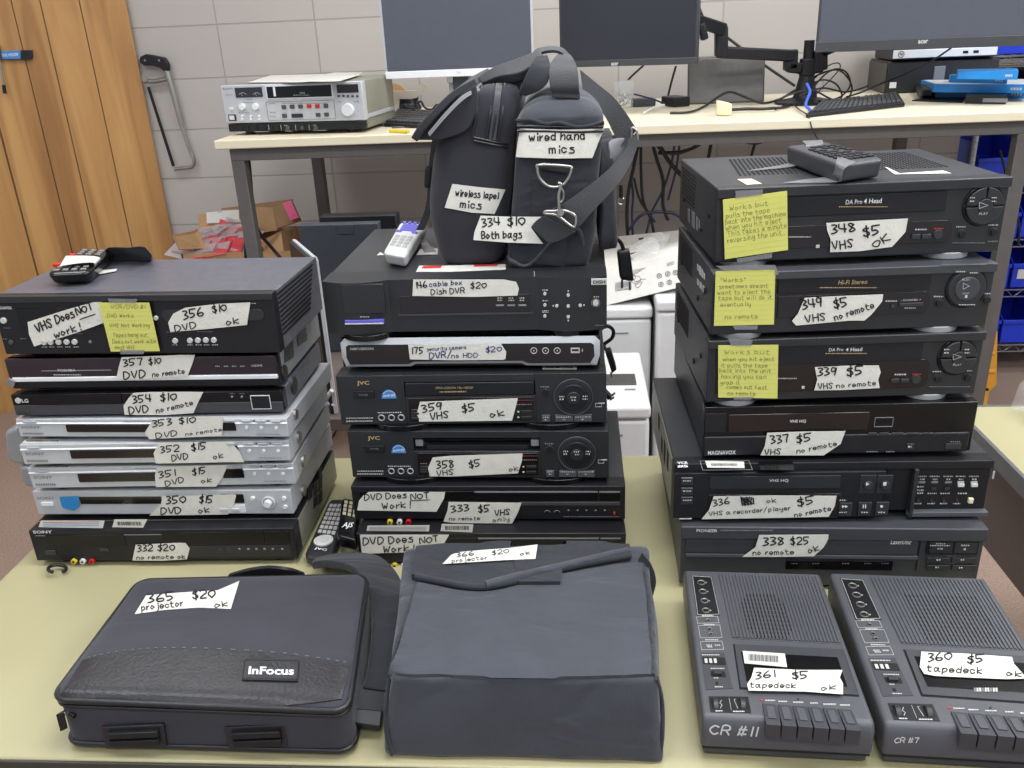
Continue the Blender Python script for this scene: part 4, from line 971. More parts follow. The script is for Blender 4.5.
def big(key, label, c1, c2, kind, src):
    """kind 'da' = round five-way pad, 'hf' = plain round pad"""
    d = Dev(key, 'video_cassette_recorder', label, 'video cassette recorder', GR, depth=.285 if key != '348' else .27, body='top', front='blk', feet=False)
    Mx, w, h = d.M, d.w, d.h
    mb = MB(); mb.box(Mx, -.001, w+.001, -.004, .02, h*.87, h+.0005, 'char' if kind == 'hf' else 'blk'); mb.build('upper_lip', d.root, .0015)
    for fx in (.12, .84):
        MB().cyl(Mx@V((w*fx, .03, -d.g)), (0,0,1), .032, d.g+.001, 'galv', 30).build('foot', d.root, .001)['label'] = 'silver ringed foot'
        MB().cyl(Mx@V((w*fx, d.d-.04, -d.g)), (0,0,1), .015, d.g+.001, 'blk2').build('foot', d.root)
    mb = MB()
    for i in range(9): z = h*(.90-.055*i); mb.box(Mx, -.0001, .0012, d.d*.55, d.d*.93, z-.0022, z+.0004, 'hole')
    mb.build('side_vent', d.root)
    mb = MB()
    for yy, zz in ((.35,.25),(.86,.42),(.18,.55)): mb.cyl(Mx@V((.001, d.d*yy, h*zz)), Mx.to_3x3()@V((-1,0,0)), .004, .002, 'hole', 14)
    mb.build('side_screw', d.root)
    return d
# ---- 339
def da(d, c1, c2, P):
    """cassette door, dark lower window, round pad; P holds photo coordinates"""
    F = d.F
    mb = MB(); a0 = F.loc(*c1(*P['door'][0]))[0]; b1 = F.loc(*c1(*P['door'][0]))[1]; a1, b0 = F.loc(*c2(*P['door'][1]))
    mb.box(d.M, a0, a1, -.0022, .002, b0, b1, 'blk2'); mb.build('cassette_door', d.root, .001)
    mb = MB(); a0, b1 = F.loc(*c1(*P['win'][0])); a1, b0 = F.loc(*c2(*P['win'][1])); r = .01
    Q = [(a0, b0), (a1-r, b0)]+[(a1-r+r*sin(t*pi/12), b0+r-r*cos(t*pi/12)) for t in range(1, 7)]+[(a1-r+r*cos(t*pi/12), b1-r+r*sin(t*pi/12)) for t in range(0, 7)]+[(a0, b1)]
    mb.prism([F.w(x, z, -.001) for x, z in Q], F.n*.0025, 'smoke'); mb.build('display_window', d.root, .0004)
    x, y, r = P['dial']
    mb = MB(); fcyl(mb, F, c2, x, y, r*1.1, 'gloss', .002, 40); mb.build('pad_surround', d.root, .0008)
    if P['kind'] == 'da':
        a, b = F.loc(*c2(x, y)); R = abs(F.loc(*c2(x+r, y))[0]-a)*.93
        for (t0, t1, ri) in ((pi*1.02, pi*1.98, 0), (.52*pi, .98*pi, .42), (.02*pi, .48*pi, .42)):
            mb = MB(); n = 14; Q = [(a+R*cos(t0+(t1-t0)*i/n), b+R*sin(t0+(t1-t0)*i/n)) for i in range(n+1)]
            if ri: Q += [(a+R*ri*cos(t1+(t0-t1)*i/6), b+R*ri*sin(t1+(t0-t1)*i/6)) for i in range(7)]
            mb.prism([F.w(p, q, .001) for p, q in Q], F.n*.005, 'blk'); mb.build('pad_button', d.root, .0008)
        mb = MB(); mb.cyl(F.w(a, b, .001), F.n, R*.4, .0062, 'blk', 24); mb.build('play_button', d.root, .0008)
        FK = Face(F.o+F.n*.0063, F.ea, F.eb, F.n); s = r*.22
        for q in (((x-s, y-s*.7), (x+s, y)), ((x+s, y), (x-s, y+s*.7)), ((x-s, y+s*.7), (x-s, y-s*.7))): stroke(d.let, list(q), FK, c2, 1.6, 'led', .0012)
        d.txt(c2, 'PLAY', x, y+r*.42, r*.12, 'led', FK, w=r*.44)
        for sx in (-.55, .55):
            d.dots(c2, x+sx*r-10, x+sx*r+10, y-r*.38, 4, 'led', FK); d.dots(c2, x+sx*r-10, x+sx*r+8, y-r*.2, 4, 'led', FK)
    else:
        a, b = F.loc(*c2(x, y))
        mb = MB(); fcyl(mb, F, c2, x, y, r, 'blk', .004, 40); mb.build('pad_ring', d.root, .0008)
        mb = MB(); fcyl(mb, F, c2, x, y, r*.66, 'char', .0055, 36); mb.build('play_button', d.root, .0008)
        FK = Face(F.o+F.n*.0056, F.ea, F.eb, F.n); s = r*.16; FK2 = Face(F.o+F.n*.0042, F.ea, F.eb, F.n)
        d.txt(c2, 'PLAY', x, y-r*.42, r*.1, 'led', FK, w=r*.4)
        for q in (((x-s, y-s-8), (x+s, y-8)), ((x+s, y-8), (x-s, y+s-8)), ((x-s, y+s-8), (x-s, y-s-8))): stroke(d.let, list(q), FK, c2, 1.6, 'led', .0012)
        d.txt(c2, 'STOP', x-2, y+r*.28, r*.09, 'led', FK, w=r*.32); d.dash(c2, x-4, y+r*.38, x+5, y+r*.5, 'led', FK)
        d.dots(c2, x-r*.5, x-r*.05, y-r*.82, 4, 'led', FK2); d.dots(c2, x+r*.2, x+r*.6, y-r*.76, 4, 'led', FK2); d.dots(c2, x-r*.35, x+r*.5, y+r*.85, 3, 'led', FK2)
    for bx, by in P['btn']:
        mb = MB(); fcyl(mb, F, c2, bx, by, 15, 'blk2', .0045); fring(mb, F, c2, bx, by, 16, .0007, 'char', .0006); mb.build('button', d.root, .0005)
        d.dots(c2, bx-20, bx+18, by-(27 if P['kind'] == 'da' else 24), 4, 'led')
d = big('339', 'black cassette recorder numbered 339 with a yellow note and round control pad', C11, C12, 'da', None)
FW_ = Face(d.F.o+d.F.n*.0015, d.F.ea, d.F.eb, d.F.n); FD_ = Face(d.F.o+d.F.n*.0022, d.F.ea, d.F.eb, d.F.n)
da(d, C11, C12, dict(door=((268,312),(350,362)), win=((268,386),(372,472)), dial=(497,350,76), btn=((418,437),(538,434)), kind='da'))
d.txt(C12, 'DA Pro', 8, 321, 13, face=FD_, w=58); d.txt(C12, '4 Head', 80, 320, 15, face=FD_, w=66, bold=.01); d.dots(C12, -34, 134, 337, 3, 'gold', FD_)
for x0, x1 in ((228,262),(267,300)): d.part('button', frect, FW_, C12, x0, 438, x1, 452, 'knob', .003)
mb = MB(); fcyl(mb, FW_, C12, 330, 441, 18, 'knob', .003); fring(mb, FW_, C12, 330, 441, 18, .0005, 'char', .0006); mb.build('record_button', d.root)
d.dots(C12, 245, 290, 422, 5, 'led', FW_); d.dots(C12, 316, 350, 421, 4, 'redp', FW_); d.dots(C11, 515, 595, 438, 3, 'led', FW_); d.dash(C11, 613, 469, 624, 479, 'led', FW_); d.dots(C12, 385, 550, 471, 3, 'greyp')
tape(d.root, FW_, C12, [(-80,390),(60,384),(178,383),(186,410),(176,440),(182,474),(40,482),(-82,484),(-70,440)],
     [('339', -68, 424, 5, 420, 30), ('$5', 50, 424, 112, 418, 34), ('VHS', -66, 478, -8, 474, 22), ('no remote', 8, 474, 164, 462, 18)])
note(d, C11, [(272,298),(514,296),(510,512),(272,508)], [('Works but', .1, .85, .17), ('when you hit eject', .08, .93, .30), ('it pulls the tape', .04, .82, .42), ('back into the unit', .02, .88, .52), ('having you can', .05, .8, .63), ('grab it', .04, .36, .75), ('comes out fast', .14, .82, .83), ('no remote', .16, .62, .95)], [[(310,268),(410,276),(404,300),(325,300)],[(330,505),(420,505),(400,516),(335,516)]])
d.done()
# ---- 349
d = big('349', 'black stereo cassette recorder numbered 349 marked no remote, second from the top', C9, C10, 'hf', None)
FW_ = Face(d.F.o+d.F.n*.0015, d.F.ea, d.F.eb, d.F.n); FD_ = Face(d.F.o+d.F.n*.0022, d.F.ea, d.F.eb, d.F.n)
da(d, C9, C10, dict(door=((478,594),(385,640)), win=((478,672),(378,738)), dial=(533,638,80), btn=((423,697),(615,685)), kind='hf'))
d.txt(C10, 'Hi-Fi Stereo', 75, 614, 18, 'gold', FD_, w=118, shear=.2); d.dots(C10, -58, 172, 637, 3, 'gold', FD_)
d.part('button', frect, FW_, C10, 228, 706, 243, 718, 'knob', .003); d.part('button', frect, FW_, C10, 262, 697, 358, 711, 'knob', .003)
d.txt(C10, '- CHANNEL +', 310, 686, 8, 'led', FW_, w=80); d.dots(C10, 208, 256, 691, 4, 'led', FW_); d.dots(C10, 285, 330, 719, 5, 'led', FW_)
d.dots(C10, 435, 620, 543, 4, 'greyp', Face(d.F.o+d.F.n*.004, d.F.ea, d.F.eb, d.F.n)); d.dots(C10, 625, 648, 534, 6, 'greyp', Face(d.F.o+d.F.n*.004, d.F.ea, d.F.eb, d.F.n))
tape(d.root, FW_, C10, [(-120,676),(40,668),(196,662),(192,690),(150,742),(120,768),(60,768),(-155,788),(-172,770),(-148,740)],
     [('349', -128, 722, -50, 708, 34), ('$5', 0, 716, 52, 706, 34), ('VHS', -116, 776, -36, 764, 28), ('no remote', 2, 768, 158, 716, 24)])
note(d, C11, [(262,0),(502,-6),(496,214),(255,220)], [('"Works"', .08, .5, .2), ('sometimes doesnt', .06, .88, .32), ('want to eject the', .04, .92, .43), ('tape but will do it', .06, .95, .53), ('eventually', .1, .6, .65), ('no remote', .18, .72, .88)], [[(260,-22),(500,-26),(515,10),(500,18),(498,-8),(300,-2)],[(330,218),(430,218),(428,234),(338,234)]])
mb = MB(); ftext(mb, d.L, C9, 'Hi-Fi', 162, 560, 50, 'led', w=30, bold=.01, off=.0002); mb.build('side_lettering', d.root, smooth=0) if False else None
mb = MB()
for x0, y0, x1, y1 in ((150,540,156,572),(158,548,166,590),(168,560,174,600),(176,575,181,606),(150,600,156,630),(160,612,168,645),(172,626,180,660)): fpoly(mb, d.L, C9, [(x0,y0),(x1,y0+8),(x1,y1),(x0,y1-8)], 'led', .0001, .0004)
mb.build('side_lettering', d.root, smooth=0)
d.done()
# ---- 348
d = big('348', 'black cassette recorder numbered 348 on top of the right stack under a taped remote', C9, C10, 'da', None)
FW_ = Face(d.F.o+d.F.n*.0015, d.F.ea, d.F.eb, d.F.n); FD_ = Face(d.F.o+d.F.n*.0022, d.F.ea, d.F.eb, d.F.n)
da(d, C9, C10, dict(door=((262,282),(445,325)), win=((262,400),(465,452)), dial=(603,304,80), btn=((514,418),(643,411)), kind='da'))
d.txt(C10, 'DA Pro', 80, 290, 18, face=FD_, w=66); d.txt(C10, '4 Head', 156, 286, 20, face=FD_, w=72, bold=.01); d.dots(C10, 20, 215, 310, 3, 'gold', FD_)
for x0, x1 in ((312,346),(352,388)): d.part('button', frect, FW_, C10, x0, 420, x1, 438, 'knob', .003)
mb = MB(); fcyl(mb, FW_, C10, 419, 422, 19, 'knob', .003); fring(mb, FW_, C10, 419, 422, 19, .0005, 'char', .0006); mb.build('record_button', d.root)
d.dots(C10, 328, 374, 402, 5, 'led', FW_); d.dots(C10, 405, 442, 398, 5, 'redp', FW_); d.dots(C9, 512, 610, 432, 4, 'led', FW_); d.dash(C9, 630, 464, 644, 476, 'led', FW_); d.dots(C10, 478, 610, 456, 3, 'greyp'); d.dots(C10, 622, 662, 450, 5, 'greyp')
tape(d.root, FW_, C10, [(-34,374),(60,368),(296,356),(286,410),(232,470),(100,488),(-18,492),(-16,440),(-30,405)],
     [('348', -12, 416, 80, 408, 34), ('$5', 118, 428, 180, 418, 36), ('VHS', -8, 482, 74, 470, 32), ('OK', 162, 476, 224, 440, 28)])
note(d, C9, [(250,278),(508,242),(512,480),(258,518)], [('Works but', .1, .7, .2), ('pulls the tape', .04, .72, .32), ('back into the machine', .03, .97, .42), ('when you hit eject', .03, .9, .52), ('This takes a minute', .06, .98, .62), ('reversing the unit.', .05, .95, .73)], [[(300,242),(410,236),(408,258),(300,272)],[(305,515),(448,492),(446,512),(308,530)]], h=19)
mb = MB(); mb.prism([d.Tp.at(C9, x, y, .0002) for x, y in ((312,200),(370,198),(412,218),(350,222))], V((0,0,.0003)), 'ivory'); mb.build('cream_tape_scrap', d.root)
mb = MB(); mb.prism([d.Tp.at(C10, x, y, .0002) for x, y in ((205,150),(245,180),(475,176),(440,165),(265,176),(215,152))], V((0,0,.0003)), 'paper'); mb.build('paper_label', d.root)
mb = MB()
for i in range(13):
    for j in range(16):
        mb.box(d.M, .05+i*.0065+j*.0012, .0535+i*.0065+j*.0012, d.d*.35+j*.0095, d.d*.35+j*.0095+.003, d.h-.0004, d.h+.0002, 'hole')
mb.build('top_vent_holes', d.root, smooth=0); mb = MB()
for i in range(16):
    for j in range(16): mb.box(d.M, .22+i*.0075, .2245+i*.0075, d.d*.35+j*.0095, d.d*.35+j*.0095+.003, d.h-.0004, d.h+.0002, 'hole')
o = mb.build('top_vent_holes', d.root, smooth=0)
fpts = [(110,345),(122,322),(122,390),(110,372)]
mb = MB()
for (x0,y0,x1,y1) in ((112,315,120,378),(128,325,140,400),(146,348,152,410),(156,360,160,400)): fpoly(mb, d.L, C9, [(x0,y0),(x1,y0+10),(x1,y1),(x0,y1-10)], 'greyp', .0001, .0004)
mb.build('side_lettering', d.root, smooth=0)
d.done()
# ================================================================= TAPE DECKS
ZD = .80
def deck(name_label, FLp, BLp, w, key, src=None):
    fl = pz(*FLp, ZD); bl = pz(*BLp, ZD); yaw = math.degrees(math.atan2(-(bl.x-fl.x), bl.y-fl.y)); dd = (bl-fl).length
    Mx = T(fl.x, fl.y, .74, yaw); root = empty('cassette_deck', name_label, 'tape deck', Mx, 'portable charcoal tape decks')
    h = ZD-.74
    ex, ey, ez = (Mx.to_3x3()@V(a) for a in ((1,0,0),(0,1,0),(0,0,1))); o = Mx.translation
    Tp = Face(o+ez*h, ex, ey, ez, src['T'] if src else None, w/src['w'] if src else 1, dd/src['d'] if src else 1)
    Fr = Face(o, ex, ez, -ey)
    mb = MB(); mb.box(Mx, .004, w-.004, .004, dd-.004, .004, .016, 'char'); mb.build('base', root, .003, 3)
    # upper shell: sloping apron at the front
    mb = MB(); mb.prism([Mx@V((0, y, z)) for y, z in ((0,.0165),(dd,.0165),(dd,h),(.006,h),(-.0005,h-.010))], ex*w, 'charl'); mb.build('upper_shell', root, .005, 4)
    mb = MB(); mb.box(Mx, .002, w-.002, .002, dd-.003, .0145, .018, 'hole'); mb.build('seam', root)
    for fx in (.1,.9):
        for fy in (.1,.9): MB().cyl(Mx@V((w*fx, dd*fy, 0)), (0,0,1), .008, .0045, 'blk2').build('foot', root)
    c = E15; let = MB()
    def P(nm, fn, *a, bev=.0004, **k):
        mb = MB(); fn(mb, Tp, c, *a, **k); return mb.build(nm, root, bev)
    # jack strip
    mb = MB(); fpoly(mb, Tp, c, [(80,58),(155,62),(184,205),(100,208)], 'blk2', .0006, .001); jp = mb.build('jack_panel', root)
    for x, y in ((115,85),(121,118),(127,152),(132,188)):
        mb = MB(); fring(mb, Tp, c, x, y, 13, .0009, 'steel', .001); fcyl(mb, Tp, c, x, y, 9, 'hole', .0012); mb.build('jack', jp)
        frect(let, Tp, c, x+16, y-1, x+20, y+2, 'led', .0012, 0)
    def outl(pts, m='led'):
        for i in range(len(pts)): stroke(let, [pts[i], pts[(i+1) % len(pts)]], Tp, c, 1.3, m, .001)
    outl([(83,61),(152,65),(181,202),(103,205)])
    for q in ([(98,212),(175,210),(181,234),(102,236)], [(104,244),(184,242),(192,288),(112,290)], [(112,304),(192,302),(198,332),(117,334)]): outl(q)
    for x, y in ((141,224),(147,256),(151,274)):
        mb = MB(); fring(mb, Tp, c, x, y, 8, .0006, 'steel', .0008); fcyl(mb, Tp, c, x, y, 5, 'hole', .001); mb.build('jack', root)
    for x0, x1, y in ((118,160,207),(125,165,240),(130,178,296),(134,155,316),(165,185,316),(138,158,322),(118,182,352),(150,200,402),(165,195,470),(162,178,437)):
        x = x0
        while x < x1: wd = random.uniform(4,9); frect(let, Tp, c, x, y-1.5, min(x1, x+wd), y+1.5, 'led', .0009, 0); x += wd+2
    mb = MB(); fpoly(mb, Tp, c, [(112,345),(200,342),(232,476),(132,480)], 'char', .0006, .001); swp = mb.build('switch_panel', root)
    mb = MB(); frect(mb, Tp, c, 122, 362, 204, 387, 'hole', .0012); mb.build('tape_counter', swp)
    for i in range(3): frect(let, Tp, c, 128+i*17, 367, 138+i*17, 383, 'led', .0015, 0)
    mb = MB(); frect(mb, Tp, c, 150, 412, 205, 434, 'hole', .0008); frect(mb, Tp, c, 160, 416, 190, 430, 'knob', .005); mb.build('slide_switch', swp, .0005)
    mb = MB(); frect(mb, Tp, c, 168, 452, 178, 462, 'hole', .0012); mb.build('indicator_lamp', root)
    # grille
    mb = MB(); Q = [(178,52),(545,58),(636,312),(232,292)]
    fpoly(mb, Tp, c, Q, 'charl', .0004, .002)
    n = 30
    def qp(u, v): return (Q[0][0]+(Q[1][0]-Q[0][0])*u+(Q[3][0]-Q[0][0])*v+(Q[2][0]-Q[3][0]-Q[1][0]+Q[0][0])*u*v, Q[0][1]+(Q[1][1]-Q[0][1])*u+(Q[3][1]-Q[0][1])*v+(Q[2][1]-Q[3][1]-Q[1][1]+Q[0][1])*u*v)
    for i in range(n):
        u0, u1 = (i+.10)/n, (i+.66)/n
        fpoly(mb, Tp, c, [qp(u0,.015), qp(u1,.015), qp(u1,.985), qp(u0,.985)], 'charl', .0018, .0018)
        if (3 < i < 17 if not src else 5 < i < 25):
            for j in range(11):
                v0, v1 = .30+j*.062, .30+j*.062+.045
                if src: v0 -= .05; v1 -= .05
                if abs(i-10)/10+abs(j-5)/8 < 1.05 or src: fpoly(mb, Tp, c, [qp(u1+.004,v0), qp((i+1.1)/n,v0), qp((i+1.1)/n,v1), qp(u1+.004,v1)], 'hole', .0008, .0004)
    mb.build('speaker_grille', root, smooth=0)
    # cassette door
    mb = MB(); fpoly(mb, Tp, c, [(232,310),(640,330),(700,506),(256,478)], 'hole', .0004, .001); fpoly(mb, Tp, c, [(237,314),(637,333),(694,502),(261,474)], 'char', .0022, .0022); cdo = mb.build('cassette_door', root, .0006)
    Tw = Face(Tp.o+Tp.n*.0022, Tp.ea, Tp.eb, Tp.n, Tp.src, Tp.sw, Tp.sh)
    mb = MB(); fpoly(mb, Tw, c, [(262,340),(618,360),(655,468),(283,448)], 'gloss', .0006, .001); mb.build('door_window', cdo, .0003)
    mb = MB(); fpoly(mb, Tp, c, [(470,516),(476,516),(474,520),(472,520)], 'hole', .002, .001); mb.build('door_mark', root)
    # thumb wheels
    mb = MB(); fpoly(mb, Tp, c, [(142,504),(288,506),(300,566),(150,562)], 'blk2', .0006, .001); cpn = mb.build('control_panel', root)
    for x in (168, 268):
        mb = MB(); frect(mb, Tp, c, x-14, 513, x+14, 552, 'hole', .001); a, b = Tp.loc(*c(x, 533)); a2 = Tp.loc(*c(x+9, 533))[0]
        mb.cyl(Tp.w(a-(a2-a), b, -.004), Tp.ea, .010, 2*(a2-a), 'knob', 24); mb.build('thumb_wheel', cpn, .0004)
    stroke(let, [(218,512),(226,556)], Tp, c, 1.2, 'led', .0009); stroke(let, [(236,516),(250,550)], Tp, c, 1.5, 'led', .0009); stroke(let, [(236,516),(242,516)], Tp, c, 1.5, 'led', .0009)
    stroke(let, [(190,520),(184,530),(192,538),(186,548)], Tp, c, 2, 'led', .0009)
    for x0, x1, y in ((168,195,559),(232,275,561),(352,388,520),(400,432,524),(454,492,527),(518,545,530),(566,612,534),(628,664,537)):
        x = x0
        while x < x1: wd = random.uniform(4,9); frect(let, Tp, c, x, y-2, min(x1, x+wd), y+2, 'led', .0009, 0); x += wd+2
    frect(let, Tp, c, 336, 516, 344, 521, 'redp', .0009, 0)
    # keys
    for i in range(6):
        t0, t1 = i/6+.008, (i+1)/6-.008
        def kx(t, y0, y1): return (y0[0]+(y1[0]-y0[0])*t, y0[1]+(y1[1]-y0[1])*t)
        pb = [kx(t, (338,532), (672,556)) for t in (t0, t1)]; pf = [kx(t, (350,608), (704,632)) for t in (t0, t1)]
        A_, B_ = (Tp.at(c, *p) for p in pb); Cc, Dd = (Tp.at(c, *p) for p in pf)
        mb = MB(); z = V((0,0,1)); dn = -ey
        C2 = Cc+dn*.004; D2 = Dd+dn*.004
        mb.add([A_-z*.003, B_-z*.003, B_+z*.0012, A_+z*.0012, C2-z*.016, D2-z*.016, D2+z*.0045, C2+z*.0045], [(0,1,2,3),(4,7,6,5),(3,2,6,7),(0,4,5,1),(0,3,7,4),(1,5,6,2)], 'char')
        q = [A_.lerp(B_, .22).lerp(C2.lerp(D2, .22), .12), A_.lerp(B_, .78).lerp(C2.lerp(D2, .78), .12), A_.lerp(B_, .78).lerp(C2.lerp(D2, .78), .72), A_.lerp(B_, .22).lerp(C2.lerp(D2, .22), .72)]
        zz = [z*.0020, z*.0020, z*.0042, z*.0042]
        mb.prism([p+s for p, s in zip(q, zz)], z*.0006, 'charl')
        mb.build('piano_key', root, .0008)
    let.build('printed_lettering', root, smooth=0)
    return dict(T=Tp if not src else Tp, w=w, d=dd, root=root, F=Fr, Tw=Face(Tw.o, Tw.ea, Tw.eb, Tw.n), M=Mx)
k1 = deck('charcoal portable tape deck numbered 361, marked CR #11 in white, left of the pair', (702.5,718.4), (683.5,569.5), .188, '361')
k2 = deck('charcoal portable tape deck numbered 360, marked CR #7 in small white writing', (886,726), (829.5,572), .205, '360', k1)
tape(k1['root'], k1['Tw'], E15, [(310,404),(480,412),(636,412),(626,440),(638,462),(638,502),(500,492),(290,488),(284,465),(300,440)],
     [('361', 316, 446, 388, 438, 24), ('$5', 452, 446, 508, 444, 26), ('tapedeck', 294, 478, 462, 480, 18), ('ok', 558, 490, 610, 484, 18)])
mb = MB(); fpoly(mb, k1['Tw'], E15, [(268,338),(424,348),(432,398),(275,384)], 'label', .0012, .0003)
for i in range(24):
    x = 290+i*4.6; fpoly(mb, k1['Tw'], E15, [(x, 350+i*.3), (x+2+(i*7 % 3)*.6, 350+i*.3), (x+2.5+(i*7 % 3)*.6, 374+i*.3), (x+.5, 374+i*.3)], 'ink', .0014, .0002)
mb.build('barcode_sticker', k1['root'], smooth=0)
tape(k2['root'], k2['Tw'], E16, [(388,344),(560,352),(722,364),(730,390),(766,430),(766,444),(700,446),(560,440),(440,434),(398,426),(382,400)],
     [('360', 414, 382, 500, 374, 28), ('$5', 558, 388, 618, 384, 28), ('tapedeck', 408, 418, 610, 428, 22), ('ok', 700, 434, 756, 438, 20)])
mb = MB(); ftext(mb, k2['Tw'], E16, '0-MIN', 625, 480, 14, 'led', w=84, bold=.02); mb.build('window_lettering', k2['root'], smooth=0) if False else None
mb = MB(); f_ = k2['Tw']
for i in range(9): fpoly(mb, f_, E16, [(582+i*10, 474),(589+i*10, 474),(590+i*10, 488),(583+i*10, 488)], 'led' if i % 3 else 'greyp', .001, .0003)
mb.build('window_scale', k2['root'], smooth=0)
def crmark(k, c, s, x0, y0, x1, y1, h, lw):
    mb = MB(); L, W = glyph_lines(s); F = k['F']; U = V((x1-x0, y1-y0))/W; kk = h/6
    for P in L: stroke(mb, [(x0+U.x*p.x+.22*p.y*kk, y0+U.y*p.x-p.y*kk) for p in P], F, c, lw, 'white', .0012)
    mb.build('marker_writing', k['root'], smooth=0)['label'] = 'white paint marker writing'
crmark(k1, E15, 'CR #11', 146, 640, 318, 648, 32, 6)
crmark(k2, E16, 'CR #7', 288, 672, 376, 672, 18, 3.5)

# ================================================================= PROJECTOR BAG (small)
Z1 = crop(30, 530, 2.768); Z2 = crop(340, 530, 2.926)
def loop(c8, rx, ry, cz, s=1.0, n=8):
    C8 = [V(p) for p in c8]; out = []
    for qx, qy, a0 in ((1,1,0),(-1,1,pi/2),(-1,-1,pi),(1,-1,1.5*pi)):
        for i in range(n+1):
            a_ = a0+pi/2*i/n; a = (qx*(1-rx)+rx*cos(a_))*s; b = (qy*(1-ry)+ry*sin(a_))*s
            a, b, c = (a+1)/2, (b+1)/2, (cz+1)/2
            p = C8[0].lerp(C8[1], a).lerp(C8[3].lerp(C8[2], a), b); q = C8[4].lerp(C8[5], a).lerp(C8[7].lerp(C8[6], a), b)
            out.append(p.lerp(q, c))
    return out
def slab(F, c, tp, bt, th, m, n=24, k=8, nz=0):
    """sheet draped over a surface with real thickness"""
    def res(Q):
        Q = cr_spline([V((x, y, 0)) for x, y in Q], 8); d = [0]
        for i in range(1, len(Q)): d.append(d[-1]+(Q[i]-Q[i-1]).length)
        o = []
        for j in range(n+1):
            t = d[-1]*j/n; i = 1
            while i < len(Q)-1 and d[i] < t: i += 1
            o.append(Q[i-1].lerp(Q[i], (t-d[i-1])/max(1e-9, d[i]-d[i-1])))
        return o
    A, B = res(tp), res(bt); up = []; dn = []
    for i in range(n+1):
        for j in range(k+1):
            p = A[i].lerp(B[i], j/k); q = F.at(c, p.x, p.y, th)
            if nz: q = q+noise.noise_vector(q*30)*nz
            up.append(q); dn.append(F.at(c, p.x, p.y, -.002))
    N = len(up); W = k+1; fs = []
    for i in range(n):
        for j in range(k): a = i*W+j; fs += [(a, a+W, a+W+1, a+1), (N+a, N+a+1, N+a+W+1, N+a+W)]
    for i in range(n): a = i*W; b = i*W+k; fs += [(a, N+a, N+a+W, a+W), (b, b+W, N+b+W, N+b)]
    for j in range(k): a = j; b = n*W+j; fs += [(a, a+1, N+a+1, N+a), (b, N+b, N+b+1, b+1)]
    mb = MB(); mb.add(up+dn, fs, m); return mb
zt = .822
c8 = [V((-.622,.757,.742)), V((-.268,.753,.742)), V((-.292,1.0,.742)), V((-.632,.985,.742))]
tpq = [pz(50,694,zt), pz(347,706,zt), pz(366,571,zt), pz(139,576,zt)]
c8 = c8+tpq
root = empty('projector_bag', 'black padded projector case numbered 365 with a leather front panel and a name patch', 'bag', T(-.45,.87,.74))
body = MB(); body.soft(c8, 'neo', n=24, rr=(.11,.16,.2), bulge=(0,0,.10), nz=.0012, nf=14)
body.build('case_body', root, smooth=60)
bv = Bvh(body)
MB().tube(loop(c8, .11, .16, .80, 1.004), .0038, 'pipe', 8, True).build('top_piping', root, smooth=60)
MB().tube(loop(c8, .11, .16, -.78, 1.003), .0034, 'pipe', 8, True).build('bottom_piping', root, smooth=60)
MB().tube(loop(c8, .11, .16, .60, 1.004), .0022, 'pipe', 8, True).build('zipper', root, smooth=60)
slab(bv, Z1, [(148,362),(280,338),(450,333),(700,347),(886,374)], [(84,462),(250,480),(450,483),(700,486),(862,470)], .0016, 'leather', 30, 10).build('leather_panel', root, smooth=60)
mb = MB()
st = cr_spline([V((x,y,0)) for x, y in ((150,357),(280,333),(450,328),(700,342),(884,369))], 14)
for i in range(0, len(st)-1, 2): mb.tube([bv.at(Z1, st[i].x, st[i].y, .0012), bv.at(Z1, st[i].lerp(st[i+1], .7).x, st[i].lerp(st[i+1], .7).y, .0012)], .0005, 'greyp', 5)
mb.build('stitching', root)
bvl = bv
mb = slab(bv, Z1, [(596,364),(746,366)], [(588,420),(742,424)], .0038, 'leather', 10, 5); fp = face3(bv.at(Z1, 590, 420, .0042), bv.at(Z1, 742, 423, .0042), bv.at(Z1, 597, 366, .0042))
ftext(mb, fp, Z1, 'InFocus', 668, 390, 22, 'white', w=126, bold=.03, off=.0004)
for q in (((596,366),(744,368)),((744,368),(740,420)),((740,420),(590,417)),((590,417),(596,366))): mb.tube([bv.at(Z1, *q[0], .0040), bv.at(Z1, *q[1], .0040)], .0009, 'pipe', 6)
mb.build('name_patch', root, smooth=0)['label'] = 'leather patch with white lettering'
for x0, x1 in ((200,380),(540,716)):
    mb = MB(); q = [(x0,542),(x1-8,534),(x1,594),(x0+14,600)]
    P0 = [py(*Z1(x, y), .7545) for x, y in q]; nrm = V((0,-1,0))
    mb.prism([p-nrm*.002 for p in P0], nrm*.005, 'leather')
    for t in (.18, .55):
        A_, B_ = P0[0].lerp(P0[3], t), P0[1].lerp(P0[2], t); C_, D_ = P0[0].lerp(P0[3], t+.26), P0[1].lerp(P0[2], t+.26)
        mb.prism([p+nrm*.002 for p in (A_.lerp(B_,.1), A_.lerp(B_,.92), C_.lerp(D_,.92), C_.lerp(D_,.1))], nrm*.006, 'blk2')
    mb.build('rubber_foot', root, .0012, 3)
mb = MB(); mb.tube([py(*Z1(100,498), .765), py(*Z1(82,508), .755), py(*Z1(84,516), .752), py(*Z1(108,508), .760)], .0012, 'steel', 6, True)
mb.prism([py(*Z1(x, y), .750) for x, y in ((72,512),(92,508),(102,550),(84,558))], V((0,.002,0)), 'blk2'); mb.build('zipper_pull', root, .0005)
mb = MB(); mb.tube([py(*Z1(112,508), .760), py(*Z1(124,516), .757)], .003, 'blk2'); mb.build('zipper_slider', root)
